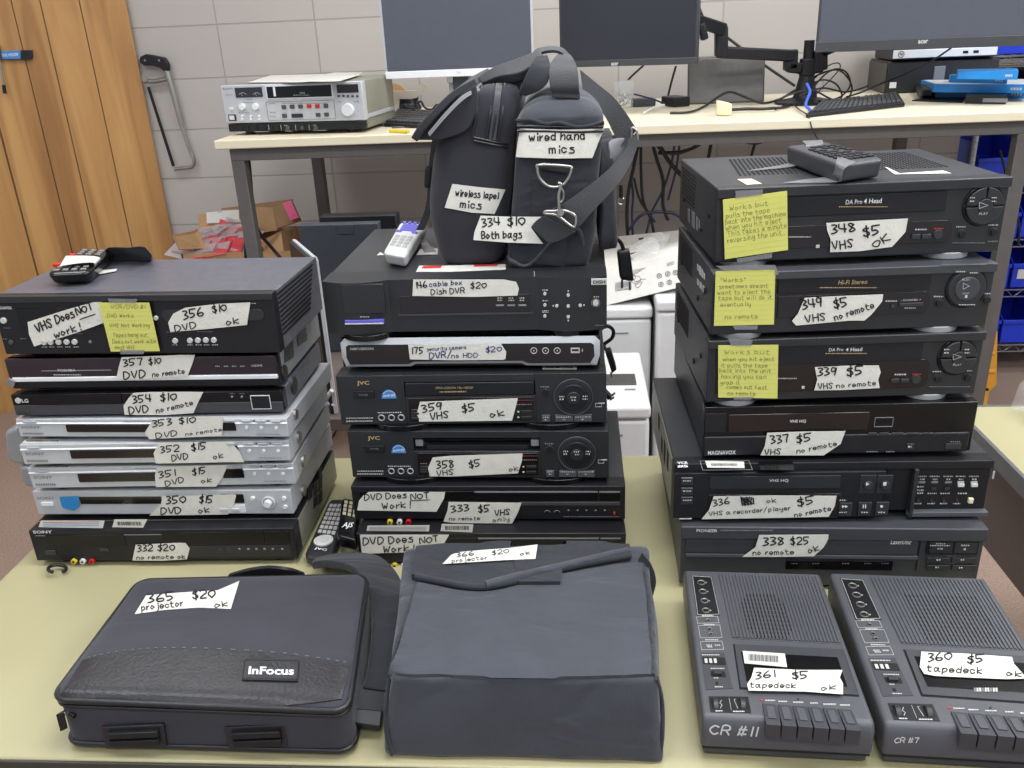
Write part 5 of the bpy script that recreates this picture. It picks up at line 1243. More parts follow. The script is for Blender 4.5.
# carry handle behind
mb = MB(); A_ = [pz(*Z1(x, y), z) for x, y, z in ((550,124,.80),(600,110,.815),(660,102,.82),(720,108,.815),(760,120,.80))]; B_ = [p+V((0,.004,-.022)) for p in A_]
mb.band(A_, B_, .006, 'pipe'); mb.build('handle', root, smooth=60)
tape(root, bv, Z1, None, [('365', 328, 204, 400, 194, 22), ('$20', 452, 192, 512, 188, 22), ('projector', 310, 225, 424, 212, 16), ('ok', 512, 218, 548, 212, 15)], drape=([(322,182),(420,174),(520,168),(580,142)], [(290,234),(380,222),(470,216),(556,220)]), off=.0009)

# ================================================================= PROJECTOR BAG (large, 366)
root = empty('projector_bag', 'large black canvas projector bag numbered 366 with a folded-over flap', 'bag', T(-.07,.87,.74))
bFL, bFR = V((-.234,.753,.742)), V((.093,.750,.742))
tFL, tFR = py(393,677,.762), py(657,679,.762)
tBL, tBR = pz(404,545,.868), pz(648,545,.864)
body = MB(); body.soft([bFL, bFR, V((.096,1.0,.742)), V((-.245,1.0,.742)), tFL, tFR, tBR, tBL], 'cblack2', n=26, rr=(.06,.06,.10), bulge=(.03,.02,.04), nz=.004, nf=11, seed=3)
body.build('bag_body', root, smooth=60); bv2 = Bvh(body)
o = slab(bv2, Z2, [(228,160),(400,188),(560,160),(720,120),(885,100)], [(152,424),(330,430),(560,434),(750,434),(914,428)], .0045, 'cblack2', 34, 18, nz=.0016).build('front_flap', root, smooth=60)
o = slab(bv2, Z2, [(226,62),(400,54),(600,52),(740,52),(846,58)], [(210,146),(390,176),(560,146),(700,114),(850,90)], .010, 'cblack', 34, 10, nz=.0014).build('top_flap', root, smooth=60)
mb = MB(); mb.tube([bv2.at(Z2, x, y, .008) for x, y in ((222,150),(300,166),(400,182),(500,168),(600,140),(720,112),(850,88))], .0042, 'cblack', 8, smooth=6); mb.build('flap_binding', root, smooth=60)
mb = MB(); mb.tube([bv2.at(Z2, x, y, .010) for x, y in ((430,180),(520,156),(640,128),(760,98),(846,78))], .0055, 'cblack2', 8, smooth=6); mb.build('rolled_seam', root, smooth=60)
for pts in (((228,160),(200,240),(170,330),(152,424)), ((885,100),(900,200),(908,320),(914,428)), ((150,436),(140,520),(140,600),(142,676)), ((922,434),(936,500),(938,590),(942,690))):
    MB().tube([bv2.at(Z2, x, y, .002) for x, y in pts], .0028, 'cblack', 8, smooth=6).build('edge_binding', root, smooth=60)
mb = MB(); mb.band([py(x, y, .97) for x, y in ((642,552),(651,564),(656,580),(652,598))], [py(x, y, .97) for x, y in ((638,560),(645,572),(647,584),(647,600))], .004, 'web'); mb.build('side_loop', root, smooth=60)
class Off:
    def __init__(s, f, o): s.f, s.o = f, o
    def at(s, c, x, y, off=0): return s.f.at(c, x, y, off+s.o)
tape(root, face3(bv2.at(Z2,320,96,.0135), bv2.at(Z2,560,88,.0135), bv2.at(Z2,440,66,.0135)), Z2, [(326,74),(350,66),(420,60),(500,54),(578,44),(572,86),(480,90),(400,95),(300,101)], [('366', 342, 82, 392, 76, 12), ('$20', 446, 76, 494, 70, 12), ('projector', 328, 98, 430, 88, 10), ('ok', 528, 78, 556, 73, 10)], off=.0012)
# shoulder strap of the small case lying between the bags
root = empty('shoulder_strap', 'black padded shoulder strap lying between the two projector bags', 'strap', T(-.27,.9,.74))
L_ = [(312,566,.765),(326,564,.775),(350,569,.785),(366,587,.785),(372,625,.79),(368,665,.78),(362,690,.775)]
R_ = [(316,561,.758),(345,556,.765),(380,560,.77),(402,588,.77),(400,635,.775),(392,668,.77),(386,694,.765)]
mb = MB(); mb.band([pz(x, y, z) for x, y, z in L_], [pz(x, y, z) for x, y, z in R_], .012, 'cblack', 8); mb.build('shoulder_pad', root, .004, 3, smooth=60)
mb = MB(); mb.band([pz(x, y, z) for x, y, z in ((362,684,.778),(356,704,.770),(351,722,.758))], [pz(x, y, z) for x, y, z in ((388,688,.768),(384,708,.760),(381,728,.752))], .004, 'web'); mb.build('webbing', root, smooth=60)
mb = MB(); mb.band([pz(x, y, z) for x, y, z in ((350,709,.768),(348,724,.762))], [pz(x, y, z) for x, y, z in ((383,712,.763),(381,729,.756))], .009, 'blk2', 0); mb.build('slider_buckle', root, .002)

# ================================================================= MICROPHONE BAGS
Z3 = crop(400, 40, 3.2)
ZB = DEV['146'][2]+DEV['146'][6]+.0005
def loft(secs, m, n=10, rad=.25, nz=0, nf=10, seed=0):
    """secs = (xL,xR,yF,yB,z) -> rounded-rect rings"""
    vs = []; fs = []; K = 4*(n+1)
    for (x0, x1, y0, y1, z) in secs:
        r = min(x1-x0, y1-y0)*rad
        for cx, cy, a0 in ((x1-r,y1-r,0),(x0+r,y1-r,pi/2),(x0+r,y0+r,pi),(x1-r,y0+r,1.5*pi)):
            for i in range(n+1):
                a = a0+pi/2*i/n; p = V((cx+r*cos(a), cy+r*sin(a), z))
                if nz: p += noise.noise_vector(p*nf+V((seed,0,0)))*nz
                vs.append(p)
    for i in range(len(secs)-1):
        for k in range(K): fs.append((i*K+k, i*K+(k+1) % K, (i+1)*K+(k+1) % K, (i+1)*K+k))
    fs += [list(range(K))[::-1], [(len(secs)-1)*K+k for k in range(K)]]
    mb = MB(); mb.add(vs, fs, m); return mb
def secs(rows, Y, depth, taper=None):
    out = []
    ctrl = [(V((py(a, y, Y).x, py(b, y, Y).x, py((a+b)/2, y, Y).z)), f0, f1) for a, b, y, f0, f1 in rows]
    P = cr_spline([c[0] for c in ctrl], 5); Q = cr_spline([V((c[1], c[2], 0)) for c in ctrl], 5)
    for p, q in zip(P, Q): out.append((p.x, p.y, Y+q.x, Y+depth-q.y, max(p.z, ZB)))
    return out
root = empty('microphone_bag', 'black open-flapped bag labelled wireless lapel mics, left of the two on the satellite box', 'bag', T(-.16,1.4,ZB))
lb = loft(secs([(450,492,269,.016,.016),(442,499,264,.006,.01),(436,504,252,0,0),(428,508,215,-.004,0),(430,512,170,-.002,0),(436,516,140,0,0),(452,519,115,0,0),(463,520,98,.006,.0),(474,517,90,.016,.01),(484,508,86,.03,.03)], 1.285, .24), 'neo2', rad=.3, nz=.003, nf=9)
lb.build('bag_body', root, smooth=60); bl = Bvh(lb)
# zip down the end gusset
mb = MB()
for x0, x1 in ((305,330),): mb = slab(bl, Z3, [(308,142),(328,142)], [(284,318),(306,320)], .0022, 'char', 4, 14)
mb.build('zipper_tape', root, smooth=60)
for pts in (((300,142),(290,230),(276,318)), ((336,142),(328,230),(314,322)), ((236,312),(300,326),(345,332)), ((236,322),(300,336),(345,342)), ((262,150),(245,230),(232,316)), ((318,142),(308,230),(294,320))):
    MB().tube([bl.at(Z3, x, y, .001) for x, y in pts], .0018, 'pipe', 6, smooth=5).build('seam', root, smooth=60)
# open flap hanging to the left
Yf = 1.275
fA = [(476,82,Yf+.02),(455,94,Yf),(436,112,Yf-.01),(420,130,Yf-.012),(414,140,Yf-.01)]; 
mb = MB()
A_ = [py(x, y, Y) for x, y, Y in fA]; B_ = [p+V((.0,.22,.004)) for p in A_]
mb.band(A_, B_, .010, 'neo2', 6); mb.build('flap', root, .004, 3, smooth=60)
mb = MB(); A2_ = [py(x, y, Y-.006) for x, y, Y in ((478,87,Yf+.02),(462,96,Yf),(444,114,Yf-.008),(428,133,Yf-.01))]
mb.band(A2_, [p+V((.002,.001,-.0045)) for p in A2_], .003, 'galv', 6); mb.build('flap_edge_trim', root, smooth=60)['label'] = 'pale grey edge of the flap lining'
mb = MB(); A_ = [py(x, y, Yf+.006) for x, y in ((476,85),(457,97),(438,115),(415,140))]; B_ = [py(x, y, Yf+.004) for x, y in ((478,96),(474,118),(464,132),(440,140))]
mb.band(A_, B_, .006, 'neo2', 6); mb.build('flap_gusset', root, .002, 2, smooth=60)
mb = MB(); mb.band([py(x, y, 1.42) for x, y in ((432,140),(428,175),(427,200),(422,218),(416,230))], [py(x, y, 1.42) for x, y in ((438,140),(434,175),(433,200),(429,218),(424,230))], .004, 'web', 4); mb.build('side_strap', root, smooth=60)
mb = MB()
mb.soft([py(x, y, Y) for x, y, Y in ((424,188,1.345),(431,188,1.345),(431,188,1.36),(424,188,1.36),(425,166,1.345),(432,166,1.345),(432,166,1.36),(425,166,1.36))], 'blk2', 6, .4); mb.build('strap_buckle', root, smooth=60)
tape(root, bl, Z3, None, [('wireless lapel', 178, 498, 312, 508, 20), ('mics', 192, 534, 258, 540, 22)], drape=([(168,460),(250,470),(336,478)], [(144,536),(230,552),(300,556),(334,500)][:2]+[(302,556)]), off=.0012)
# right bag
root2 = empty('microphone_bag', 'black boxy bag labelled wired hand mics with a D-ring and a wide strap', 'bag', T(-.03,1.4,ZB))
rb = loft(secs([(514,584,270,.008,.01),(508,589,264,.0,.0),(508,592,250,0,0),(511,597,215,0,0),(514,600,170,0,0),(517,603,135,0,0),(518,604,124,0,0)], 1.265, .22), 'cblack', rad=.12, nz=.002, nf=12, seed=5)
rb.build('bag_body', root2, smooth=60); br = Bvh(rb)
lid = loft(secs([(516,605,126,-.003,0),(516,605,121,-.004,0),(517,604,116,-.003,0),(522,600,108,.004,0),(530,593,100,.02,.01),(540,584,94,.04,.03),(550,575,91,.07,.06)], 1.265, .22), 'cblack2', rad=.25, nz=.003, nf=16, seed=9)
lid.build('lid', root2, smooth=60); blid = Bvh(lid)
MB().tube([py(x, y, 1.262) for x, y in ((516,121),(530,120),(545,124),(560,123),(575,127),(590,126),(604,122))], .003, 'cblack', 8, smooth=6).build('lid_binding', root2, smooth=60)
for y_ in (126.5, 131): MB().tube([py(x, y_+dy, 1.2615) for x, dy in ((517,0),(545,0),(575,1),(603,0))], .0022, 'pipe', 6, smooth=5).build('zipper', root2, smooth=60)
MB().tube([br.at(I0, x, y, .0012) for x, y in ((509,256),(513,261),(530,264),(560,267),(580,269),(586,264))], .003, 'cblack2', 8, smooth=5).build('bottom_binding', root2, smooth=60)
slab(br, I0, [(533,178),(572,180)], [(527,262),(565,266)], .002, 'cblack', 6, 12).build('front_panel', root2, smooth=60)
# side pocket on the right with mesh
sp = MB(); sp.soft([V((.035,1.29,1.20)), V((.066,1.31,1.20)), V((.066,1.46,1.20)), V((.035,1.47,1.20)), V((.036,1.29,1.36)), V((.058,1.31,1.37)), V((.058,1.45,1.37)), V((.036,1.46,1.37))], 'cblack', 12, .3, nz=.003, nf=20); sp.build('side_pocket', root2, smooth=60)
msh = MB(); msh.soft([py(607,185,1.30), py(622,160,1.33), py(624,160,1.36), py(609,185,1.36), py(606,142,1.30), py(633,134,1.33), py(635,134,1.36), py(608,142,1.36)], 'greyp', 10, .4, nz=.006, nf=40); msh.build('mesh_pocket', root2, smooth=30)['label'] = 'crumpled grey mesh pocket'
tape(root2, br, Z3, None, [('wired hand', 414, 322, 590, 316, 24), ('mics', 478, 362, 556, 358, 24)], drape=([(390,282),(520,286),(644,282)], [(378,374),(500,378),(614,376)]), off=.005)
tape(root2, br, Z3, None, [('334', 264, 600, 320, 592, 24), ('$10', 346, 596, 400, 590, 26), ('Both bags', 262, 640, 388, 634, 22)], drape=([(262,562),(340,565),(480,568)], [(236,640),(340,648),(458,652)]), off=.0016) if False else None
# the shared strip bridging both bags, stuck to the right one
mb = MB(); Fp = face3(py(474,240,1.262), py(545,240,1.255), py(474,214,1.266)); 
tape(root2, Fp, Z3, [(258,562),(340,565),(485,566),(420,602),(458,652),(340,648),(235,640),(238,615)], [('334', 264, 598, 320, 592, 24), ('$10', 346, 594, 400, 590, 26), ('Both bags', 262, 636, 388, 632, 22)], off=.0)
# D ring, hook and strap
Yr = 1.250
mb = MB(); mb.prism([py(*Z3(x, y), Yr+.006) for x, y in ((452,392),(542,404),(538,428),(450,414))], V((0,.008,0)), 'web'); mb.build('ring_loop', root2, .003, 3)
mb = MB(); mb.tube([py(*Z3(x, y), Yr+.002) for x, y in ((446,400),(440,412),(446,440),(468,464),(496,471),(524,462),(542,436),(548,416),(540,404))], .0022, 'steel', 8, True, smooth=5); mb.build('d_ring', root2, smooth=60)['label'] = 'steel D-shaped ring'
hk = MB(); hk.tube([py(*Z3(x, y), Yr-.020) for x, y in ((506,458),(516,462),(512,480),(508,500),(510,540),(514,555))], .0024, 'steel', 8, smooth=5)
hk.tube([py(*Z3(x, y), Yr-.020) for x, y in ((514,470),(524,490),(522,510),(514,520))], .0016, 'steel', 6, smooth=4)
hk.tube([py(*Z3(x, y), Yr-.018) for x, y in ((514,545),(540,550),(562,566),(560,598),(540,590),(500,560),(464,556),(466,548),(490,548))], .0022, 'steel', 8, True, smooth=3); hk.cyl(py(*Z3(514,552), Yr-.022), (0,1,0), .005, .006, 'steel'); hk.build('swivel_hook', root2, smooth=60)['label'] = 'steel swivel hook'
mb = MB()
up = [(545,212,Yr-.006),(566,202,Yr-.004),(603,174,Yr+.02),(624,152,Yr+.05),(636,133,Yr+.07)]; lo = [(575,232,Yr-.006),(592,212,Yr),(618,184,Yr+.02),(632,160,Yr+.05),(638,142,Yr+.07)]
mb.band([py(*p) for p in up], [py(*p) for p in lo], .003, 'web', 7); mb.build('shoulder_strap', root2, smooth=60)
mb = MB(); mb.band([py(x, y, Yr-.012) for x, y in ((543,216),(536,221),(531,227))], [py(x, y, Yr-.012) for x, y in ((575,232),(560,240),(549,243))], .003, 'web', 4); mb.band([py(x, y, Yr-.006) for x, y in ((531,227),(548,214),(562,204))], [py(x, y, Yr-.006) for x, y in ((550,243),(566,236),(582,224))], .003, 'web', 4); mb.build('strap_end_fold', root2, smooth=60)
mb = MB(); mb.band([py(x, y, Y) for x, y, Y in ((580,70,1.36),(597,84,1.35),(614,98,1.34),(626,113,1.33),(637,130,1.325))], [py(x, y, Y) for x, y, Y in ((584,96,1.34),(596,104,1.335),(606,118,1.33),(613,132,1.325),(621,147,1.32))], .003, 'web', 7); mb.build('shoulder_strap', root2, smooth=60)
mb = MB(); mb.tube([py(x, y, 1.32) for x, y in ((632,128),(637,132),(637,142),(632,140))], .002, 'steel', 8, True, smooth=4); mb.build('slider_buckle', root2, smooth=60)
# handle rising over the lid
mb = MB(); mb.band([py(x, y, Y) for x, y, Y in ((553,96,1.285),(550,86,1.28),(549,74,1.29),(551,64,1.31),(556,57,1.33),(562,54,1.36))], [py(x, y, Y) for x, y, Y in ((580,98,1.285),(579,86,1.28),(578,74,1.29),(576,66,1.31),(573,60,1.33),(570,56,1.36))], .005, 'web', 7); mb.build('handle', root2, .001, smooth=60)
mb = MB(); mb.prism([py(x, y, 1.280) for x, y in ((553,91),(580,93),(579,99),(552,97))], V((0,.004,0)), 'web'); mb.build('handle_stitch_pad', root2, .001)
mb = MB(); mb.band([py(x, y, Y) for x, y, Y in ((532,56,1.39),(537,50,1.38),(550,47.5,1.37),(562,49,1.37),(570,57,1.38))], [py(x, y, Y) for x, y, Y in ((535,60,1.36),(540,54,1.35),(551,51.5,1.34),(560,53,1.34),(566,60,1.35))], .004, 'web', 7); mb.build('handle', root2, smooth=60)
# bundled straps from the left bag
mb = MB(); mb.band([py(x, y, Y) for x, y, Y in ((480,80,1.34),(492,72,1.34),(510,65,1.34),(524,60,1.34),(540,54,1.35))], [py(x, y, Y) for x, y, Y in ((484,86,1.33),(500,80,1.32),(514,78,1.31),(526,74,1.31),(546,60,1.32))], .014, 'web', 7); mb.build('carry_strap', root, .005, 3, smooth=60)
mb = MB(); mb.band([py(x, y, Y) for x, y, Y in ((536,60,1.32),(530,68,1.30),(523,82,1.295),(519,92,1.30))], [py(x, y, Y) for x, y, Y in ((548,58,1.32),(550,72,1.30),(545,86,1.295),(526,95,1.30))], .012, 'cblack', 7); mb.build('carry_strap', root, .004, 3, smooth=60)
mb = MB(); mb.band([py(x, y, Y) for x, y, Y in ((505,82,1.33),(512,90,1.33),(520,96,1.33))], [py(x, y, Y) for x, y, Y in ((528,70,1.32),(528,82,1.32),(526,94,1.32))], .010, 'cblack', 6); mb.build('carry_strap', root, .004, 3, smooth=60)
# hanging zip pull
mb = MB(); mb.tube([py(x, y, 1.33) for x, y in ((621,185),(621,198))], .0028, 'blk2'); mb.ring(py(621,201,1.33), (0,1,0), .005, .0012, 'steel'); mb.build('zipper_pull', root2, smooth=60)

# ================================================================= REMOTES
def hex8(q, zt, zb, sh=.0):
    P = [pz(x, y, zt) for x, y in q]; cx = sum(P, V())/4
    return [V((p.x+(cx.x-p.x)*sh, p.y+(cx.y-p.y)*sh, zb)) for p in P]+P
def remote(name, label, q, zt, zb, m, sh=.08, r=(.3,.12,.5), nbtn=None, bm='greyp', group=None, rows=(), curve=True):
    c8 = hex8(q, zt, zb, sh); base = sum(c8[:4], V())/4
    root = empty(name, label, 'remote control', Matrix.Translation(base), group)
    mb = MB(); mb.soft(c8, m, 14, rr=r, bulge=(0,0,.06)); mb.build('handset', root, smooth=60)
    t = c8[4:]
    def at(u, v, dz=0): return t[0].lerp(t[1], u).lerp(t[3].lerp(t[2], u), v)+V((0,0,dz))
    for (u, v, su, sv, bm_, dz) in rows:
        mb = MB(); c = [at(u-su, v-sv), at(u+su, v-sv), at(u+su, v+sv), at(u-su, v+sv)]
        mb.prism([p-V((0,0,.001)) for p in c], V((0,0,.001+dz)), bm_); mb.build('key', root, .0005)
    return root, at, c8
Z356 = DEV['356'][2]+DEV['356'][6]+.001
rows = [(.2+.2*i, .12+.1*j, .06, .025, 'greyp', .0015) for i in range(4) for j in (0, 1.0)]+[(.25+.25*i, .72+.08*j, .07, .022, 'greyp', .0015) for i in range(3) for j in range(3)]+[(.1, .28, .10, .035, 'red', .004), (.12, .66, .08, .03, 'red', .003)]
r1, at1, c81 = remote('remote_control', 'black remote taped on top of the left stack, two red keys', [(43,274),(89,272),(113,249),(80,247)], Z356+.022, Z356, 'gloss', .16, r=(.35,.25,.6), rows=rows)
mb = MB(); A_ = [pz(60,266,Z356+.0275), pz(80,263,Z356+.0285), pz(94,263,Z356+.026), pz(93,270,Z356+.012), pz(97,274,Z356+.002), pz(116,271,Z356+.001)]; B_ = [pz(66,256,Z356+.0275), pz(88,256,Z356+.0285), pz(100,258,Z356+.026), pz(97,264,Z356+.012), pz(99,270,Z356+.002), pz(117,269,Z356+.001)]
mb.band(A_, B_, .0008, 'paper', 6); tag(mb.build('masking_tape', None, smooth=60), 'cream tape strip holding the remote down on the left stack', 'tape')
mb = MB(); A_ = [pz(x, y, z) for x, y, z in ((90,250,Z356+.012),(104,247,Z356+.022),(122,253,Z356+.014),(140,256,Z356+.010))]; B_ = [pz(x, y, z) for x, y, z in ((96,256,Z356+.006),(112,258,Z356+.004),(128,261,Z356+.003),(150,261,Z356+.003))]
mb = MB(); mb.soft([pz(104,261,Z356), pz(151,261,Z356), pz(155,257,Z356), pz(96,257,Z356), pz(106,254,Z356+.010), pz(152,257,Z356+.012), pz(142,245,Z356+.04), pz(108,248,Z356+.03)], 'cblack', 10, .3, nz=.004, nf=25)
tag(mb.build('folded_strap', None, smooth=60), 'black folded cloth strap behind the remote on the left stack', 'strap')
rows = [(.25+.25*i, .22+.09*j, .09, .03, 'silverd', .0015) for i in range(3) for j in range(4)]+[(.5, .78, .3, .11, 'purple', .002)]+[(.2+.2*i, .95, .06, .03, 'purple', .002) for i in range(4)]+[(.2,.64,.1,.025,'purple',.002),(.8,.64,.1,.025,'purple',.002)]
remote('remote_control', 'white remote with purple keys lying on the satellite box', [(382,252),(405,256),(427,223),(400,221)], ZB+.024, ZB, 'pwhite', .15, rows=rows)
mb = MB(); mb.band([pz(x, y, z) for x, y, z in ((422,235,ZB+.02),(421,243,ZB+.006),(424,252,ZB+.001))], [pz(x, y, z) for x, y, z in ((428,226,ZB+.02),(426,240,ZB+.006),(436,251,ZB+.001))], .0006, 'clear', 5); tag(mb.build('clear_tape', None, smooth=60), 'clear tape strip beside the white remote', 'tape')
Z348 = DEV['348'][2]+DEV['348'][6]+.001
rows = [(.12+.085*i, .2+.16*j, .028, .05, 'blk2', .0025) for i in range(8) for j in range(5) if (i+j) % 7]
remote('remote_control', 'chunky dark grey remote taped on top of the right stack', [(841,164),(885,158),(824,141),(785,145)], Z348+.026, Z348, 'char', .05, r=(.15,.15,.4), rows=[(v, u, sv*1.3, su*.9, m_, dz) for (u, v, su, sv, m_, dz) in rows])
for A_, B_ in (([(802,141),(806,146),(796,154),(789,163),(763,168)], [(822,140),(822,145),(805,156),(795,166),(745,171)]), ([(838,156),(836,162),(834,172),(826,177),(800,180)], [(856,162),(845,168),(842,176),(836,182),(782,183)])):
    zs = (.0275, .0275, .014, .002, .001)
    mb = MB(); mb.band([pz(x, y, Z348+z) for (x, y), z in zip(A_, zs)], [pz(x, y, Z348+z) for (x, y), z in zip(B_, zs)], .0006, 'clear', 5)
    tag(mb.build('clear_tape', None, smooth=60), 'clear tape strip across the %s end of the dark grey remote' % ('far' if A_[0][0] < 820 else 'near'), 'tape')
# remotes lying between the stacks
rows = [(.22+.18*i, .40+.075*j, .07, .025, 'led', .002) for i in range(4) for j in range(7)]
ra, ata, _ = remote('remote_control', 'long dark remote with pale keys on the table between the left and middle stacks', [(303,556),(331,561),(351,498),(330,498)], .762, .742, 'blk', .05, r=(.35,.12,.5), rows=rows)
mb = MB(); mb.cyl(ata(.5, .26, .0), (0,0,1), .016, .003, 'led', 30); mb.cyl(ata(.5, .26, .003), (0,0,1), .007, .001, 'silver', 20); mb.build('round_key_pad', ra, .001)
mb = MB(); vs, fs, W_, H_ = text_mesh('JVC', .02, 0); a_, b_ = ata(.3,.10,.0025), ata(.75,.10,.0025); ex_ = (b_-a_)/W_; ey_ = (ata(.3,.14,.0025)-a_)/H_; mb.add([a_+ex_*v.x+ey_*v.y for v in vs], fs, 'white'); mb.build('printed_lettering', ra, smooth=0)
rows = [(.25+.25*i, .55+.1*j, .08, .035, 'ivory', .002) for i in range(3) for j in range(4)]
rb_, atb, _ = remote('remote_control', 'black remote with pale keys lying over the longer one against the middle stack', [(336,535),(356,540),(362,500),(342,496)], .795, .768, 'gloss', .08, r=(.35,.15,.5), rows=rows)
mb = MB(); vs, fs, W_, H_ = text_mesh('AJS', .02, .3); a_, b_ = atb(.25,.14,.003), atb(.8,.2,.003); ex_ = (b_-a_)/W_; ey_ = (atb(.25,.30,.003)-a_)/H_; mb.add([a_+ex_*v.x+ey_*v.y for v in vs], fs, 'white'); mb.build('printed_lettering', rb_, smooth=0)
# clip ring
mb = MB(); p0 = pz(58, 572, .7435); mb.tube([p0+V((.013*cos(a), .011*sin(a), .003+.006*(1-cos(a*.9))*.5)) for a in [(-.5+5.2*i/24) for i in range(25)]], .0028, 'rub', 8); tag(mb.build('cable_clip', None, smooth=60), 'small black open ring lying on the table left of the leather-fronted case', 'clip')
# plugs hanging beside the middle stack
def plug_cord(label, q, Y, cord, prongs):
    b = sum((py(x, y, Y) for x, y in q), V())/4
    root = empty('mains_lead', label, 'power cord', Matrix.Translation(b), 'cords hanging beside the middle stack')
    P = [py(x, y, Y) for x, y in q]; mb = MB(); mb.soft([P[3], P[2], P[2]+V((0,.02,0)), P[3]+V((0,.02,0)), P[0], P[1], P[1]+V((0,.02,0)), P[0]+V((0,.02,0))], 'rub', 8, .3); mb.build('plug', root, smooth=60)
    for (x, y, x2, y2) in prongs: MB().tube([py(x, y, Y+.01), py(x2, y2, Y+.01)], .0022, 'steel', 6).build('prong', root)
    MB().tube([py(x, y, Y_) for x, y, Y_ in cord], .0034, 'rub', 8, smooth=6).build('cord', root, smooth=60)
plug_cord('black three-pin plug hanging beside the boxy microphone bag', [(617,252),(630,250),(634,282),(620,280)], 1.45, [(624,252,1.46),(621,243,1.46),(614,237,1.45),(608,234,1.44),(600,238,1.44)], [(622,280,622,288),(630,282,630,290)])
plug_cord('black plug hanging beside the slim silver-framed recorder', [(605,352),(611,350),(617,370),(612,374)], 1.45, [(608,352,1.46),(604,345,1.47),(612,338,1.47),(613,330,1.47),(606,326,1.46),(598,332,1.45)], [(611,372,612,377)])
plug_cord('black cord and plug beside the recorder numbered 359', [(604,394),(606,392),(612,398),(608,401)], 1.46, [(606,393,1.47),(602,386,1.47),(598,390,1.47)], [(611,396,615,393),(610,400,614,397)])
# grey plastic ends of an unidentified component behind, parented to the players
for lbl, q, Y in (('rounded grey plastic end sticking out left of the player numbered 352', [(4,432),(6,455),(12,464),(22,465),(26,464),(24,440),(18,432),(16,428)], 1.25), ('rounded grey plastic end sticking out left of the player numbered 351', [(18,466),(20,478),(25,487),(31,488),(36,488),(34,468)], 1.25)):
    mb = MB(); mb.prism([py(x, y, Y) for x, y in q], V((0,.12,0)), 'galv'); mb.build('rear_component_end', DEVS[lbl[-3:]].root, .006, 3, smooth=60)['label'] = 'rounded pale grey end of an unidentified component behind, sticking out at the left'
# ================================================================= ROOM
def struct(name, mb, **k): o = mb.build(name, None, **k); o['kind'] = 'structure'; return o
struct('floor', MB().box(ID, -4, 4, -1.5, 4.5, -.05, 0, 'carpet'))
struct('ceiling', MB().box(ID, -4, 4, -1.5, 4.5, 2.9, 2.95, 'ceil'))
struct('wall_back', MB().box(ID, -4, 1.56, 3.72, 3.9, 0, 2.9, 'block'))
struct('wall_far', MB().box(ID, 1.4, 4, 4.3, 4.5, 0, 2.9, 'block'))
# plank wall turning the corner on the left
wR = V((-1.79, 3.69, 0)); wL = V((-3.65, 3.02, 0)); wd = (wL-wR).normalized(); wn = V((wd.y, -wd.x, 0)).normalized()
if wn.dot(CAM-wR) < 0: wn = -wn
WP = Face(wR, wd, (0,0,1), wn)
gro = sorted(abs(WP.loc(x, y)[0]) for x, y in ((105,123), (68,125), (41,126), (18,200), (4,150)))
mb = MB(); e = [0]+gro+[gro[-1]+.17*i for i in range(1, 8)]
for a, b in zip(e[:-1], e[1:]): mb.hexa([WP.w(p, q, o) for p, q, o in ((a,0,-.02),(b-.004,0,-.02),(b-.004,0,0),(a,0,0),(a,2.9,-.02),(b-.004,2.9,-.02),(b-.004,2.9,0),(a,2.9,0))], 'planks')
mb.hexa([WP.w(p, q, o) for p, q, o in ((.002,0,-.03),(e[-1],0,-.03),(e[-1],0,-.006),(.002,0,-.006),(.002,2.9,-.03),(e[-1],2.9,-.03),(e[-1],2.9,-.006),(.002,2.9,-.006))], 'tedge')
struct('wall_left', mb, smooth=0)
for i, (x, y) in enumerate(((-1.6,-.8),(.2,-.8),(2.0,-.8),(-1.6,.8),(.2,.8),(2.0,.8),(-1.6,2.4),(.2,2.4),(2.0,2.4))):
    mb = MB(); mb.box(ID, x-.6, x+.6, y-.3, y+.3, 2.885, 2.9, 'light'); o = mb.build('ceiling_light', None); tag(o, 'white flat ceiling light panel above the tables, %s row' % ('near' if y < 0 else 'middle' if y < 1 else 'far'), 'ceiling light', 'ceiling light panels')  # nearest row is added behind the camera to brighten the front faces
    L = bpy.data.lights.new('area', 'AREA'); L.shape = 'RECTANGLE'; L.size = 1.15; L.size_y = .55; L.energy = (14 if y < 0 else 24 if y < 1 else 19)*(.5 if x < -1 else 1.45 if x > 1 else 1.05); L.color = (.95, .98, 1)
    lo = bpy.data.objects.new('panel_lamp', L); COL.objects.link(lo); lo.location = (x, y, 2.87)
w_ = bpy.data.worlds.new('world'); SC.world = w_; w_.use_nodes = True
w_.node_tree.nodes['Background'].inputs[0].default_value = (.86, .92, 1, 1); w_.node_tree.nodes['Background'].inputs[1].default_value = .6
cam = bpy.data.cameras.new('camera'); co = bpy.data.objects.new('camera', cam); COL.objects.link(co); SC.camera = co
cam.sensor_width = 36; cam.lens = FIT['f']/1024*36; cam.clip_start = .05
R_ = Matrix((RT, UP, -FW)).transposed().to_4x4(); co.matrix_world = Matrix.Translation(CAM)@R_
SC.view_settings.view_transform = 'Standard'; SC.view_settings.look = 'None'; SC.view_settings.gamma = 1; SC.view_settings.use_curve_mapping = False
SC.view_settings.exposure = 0

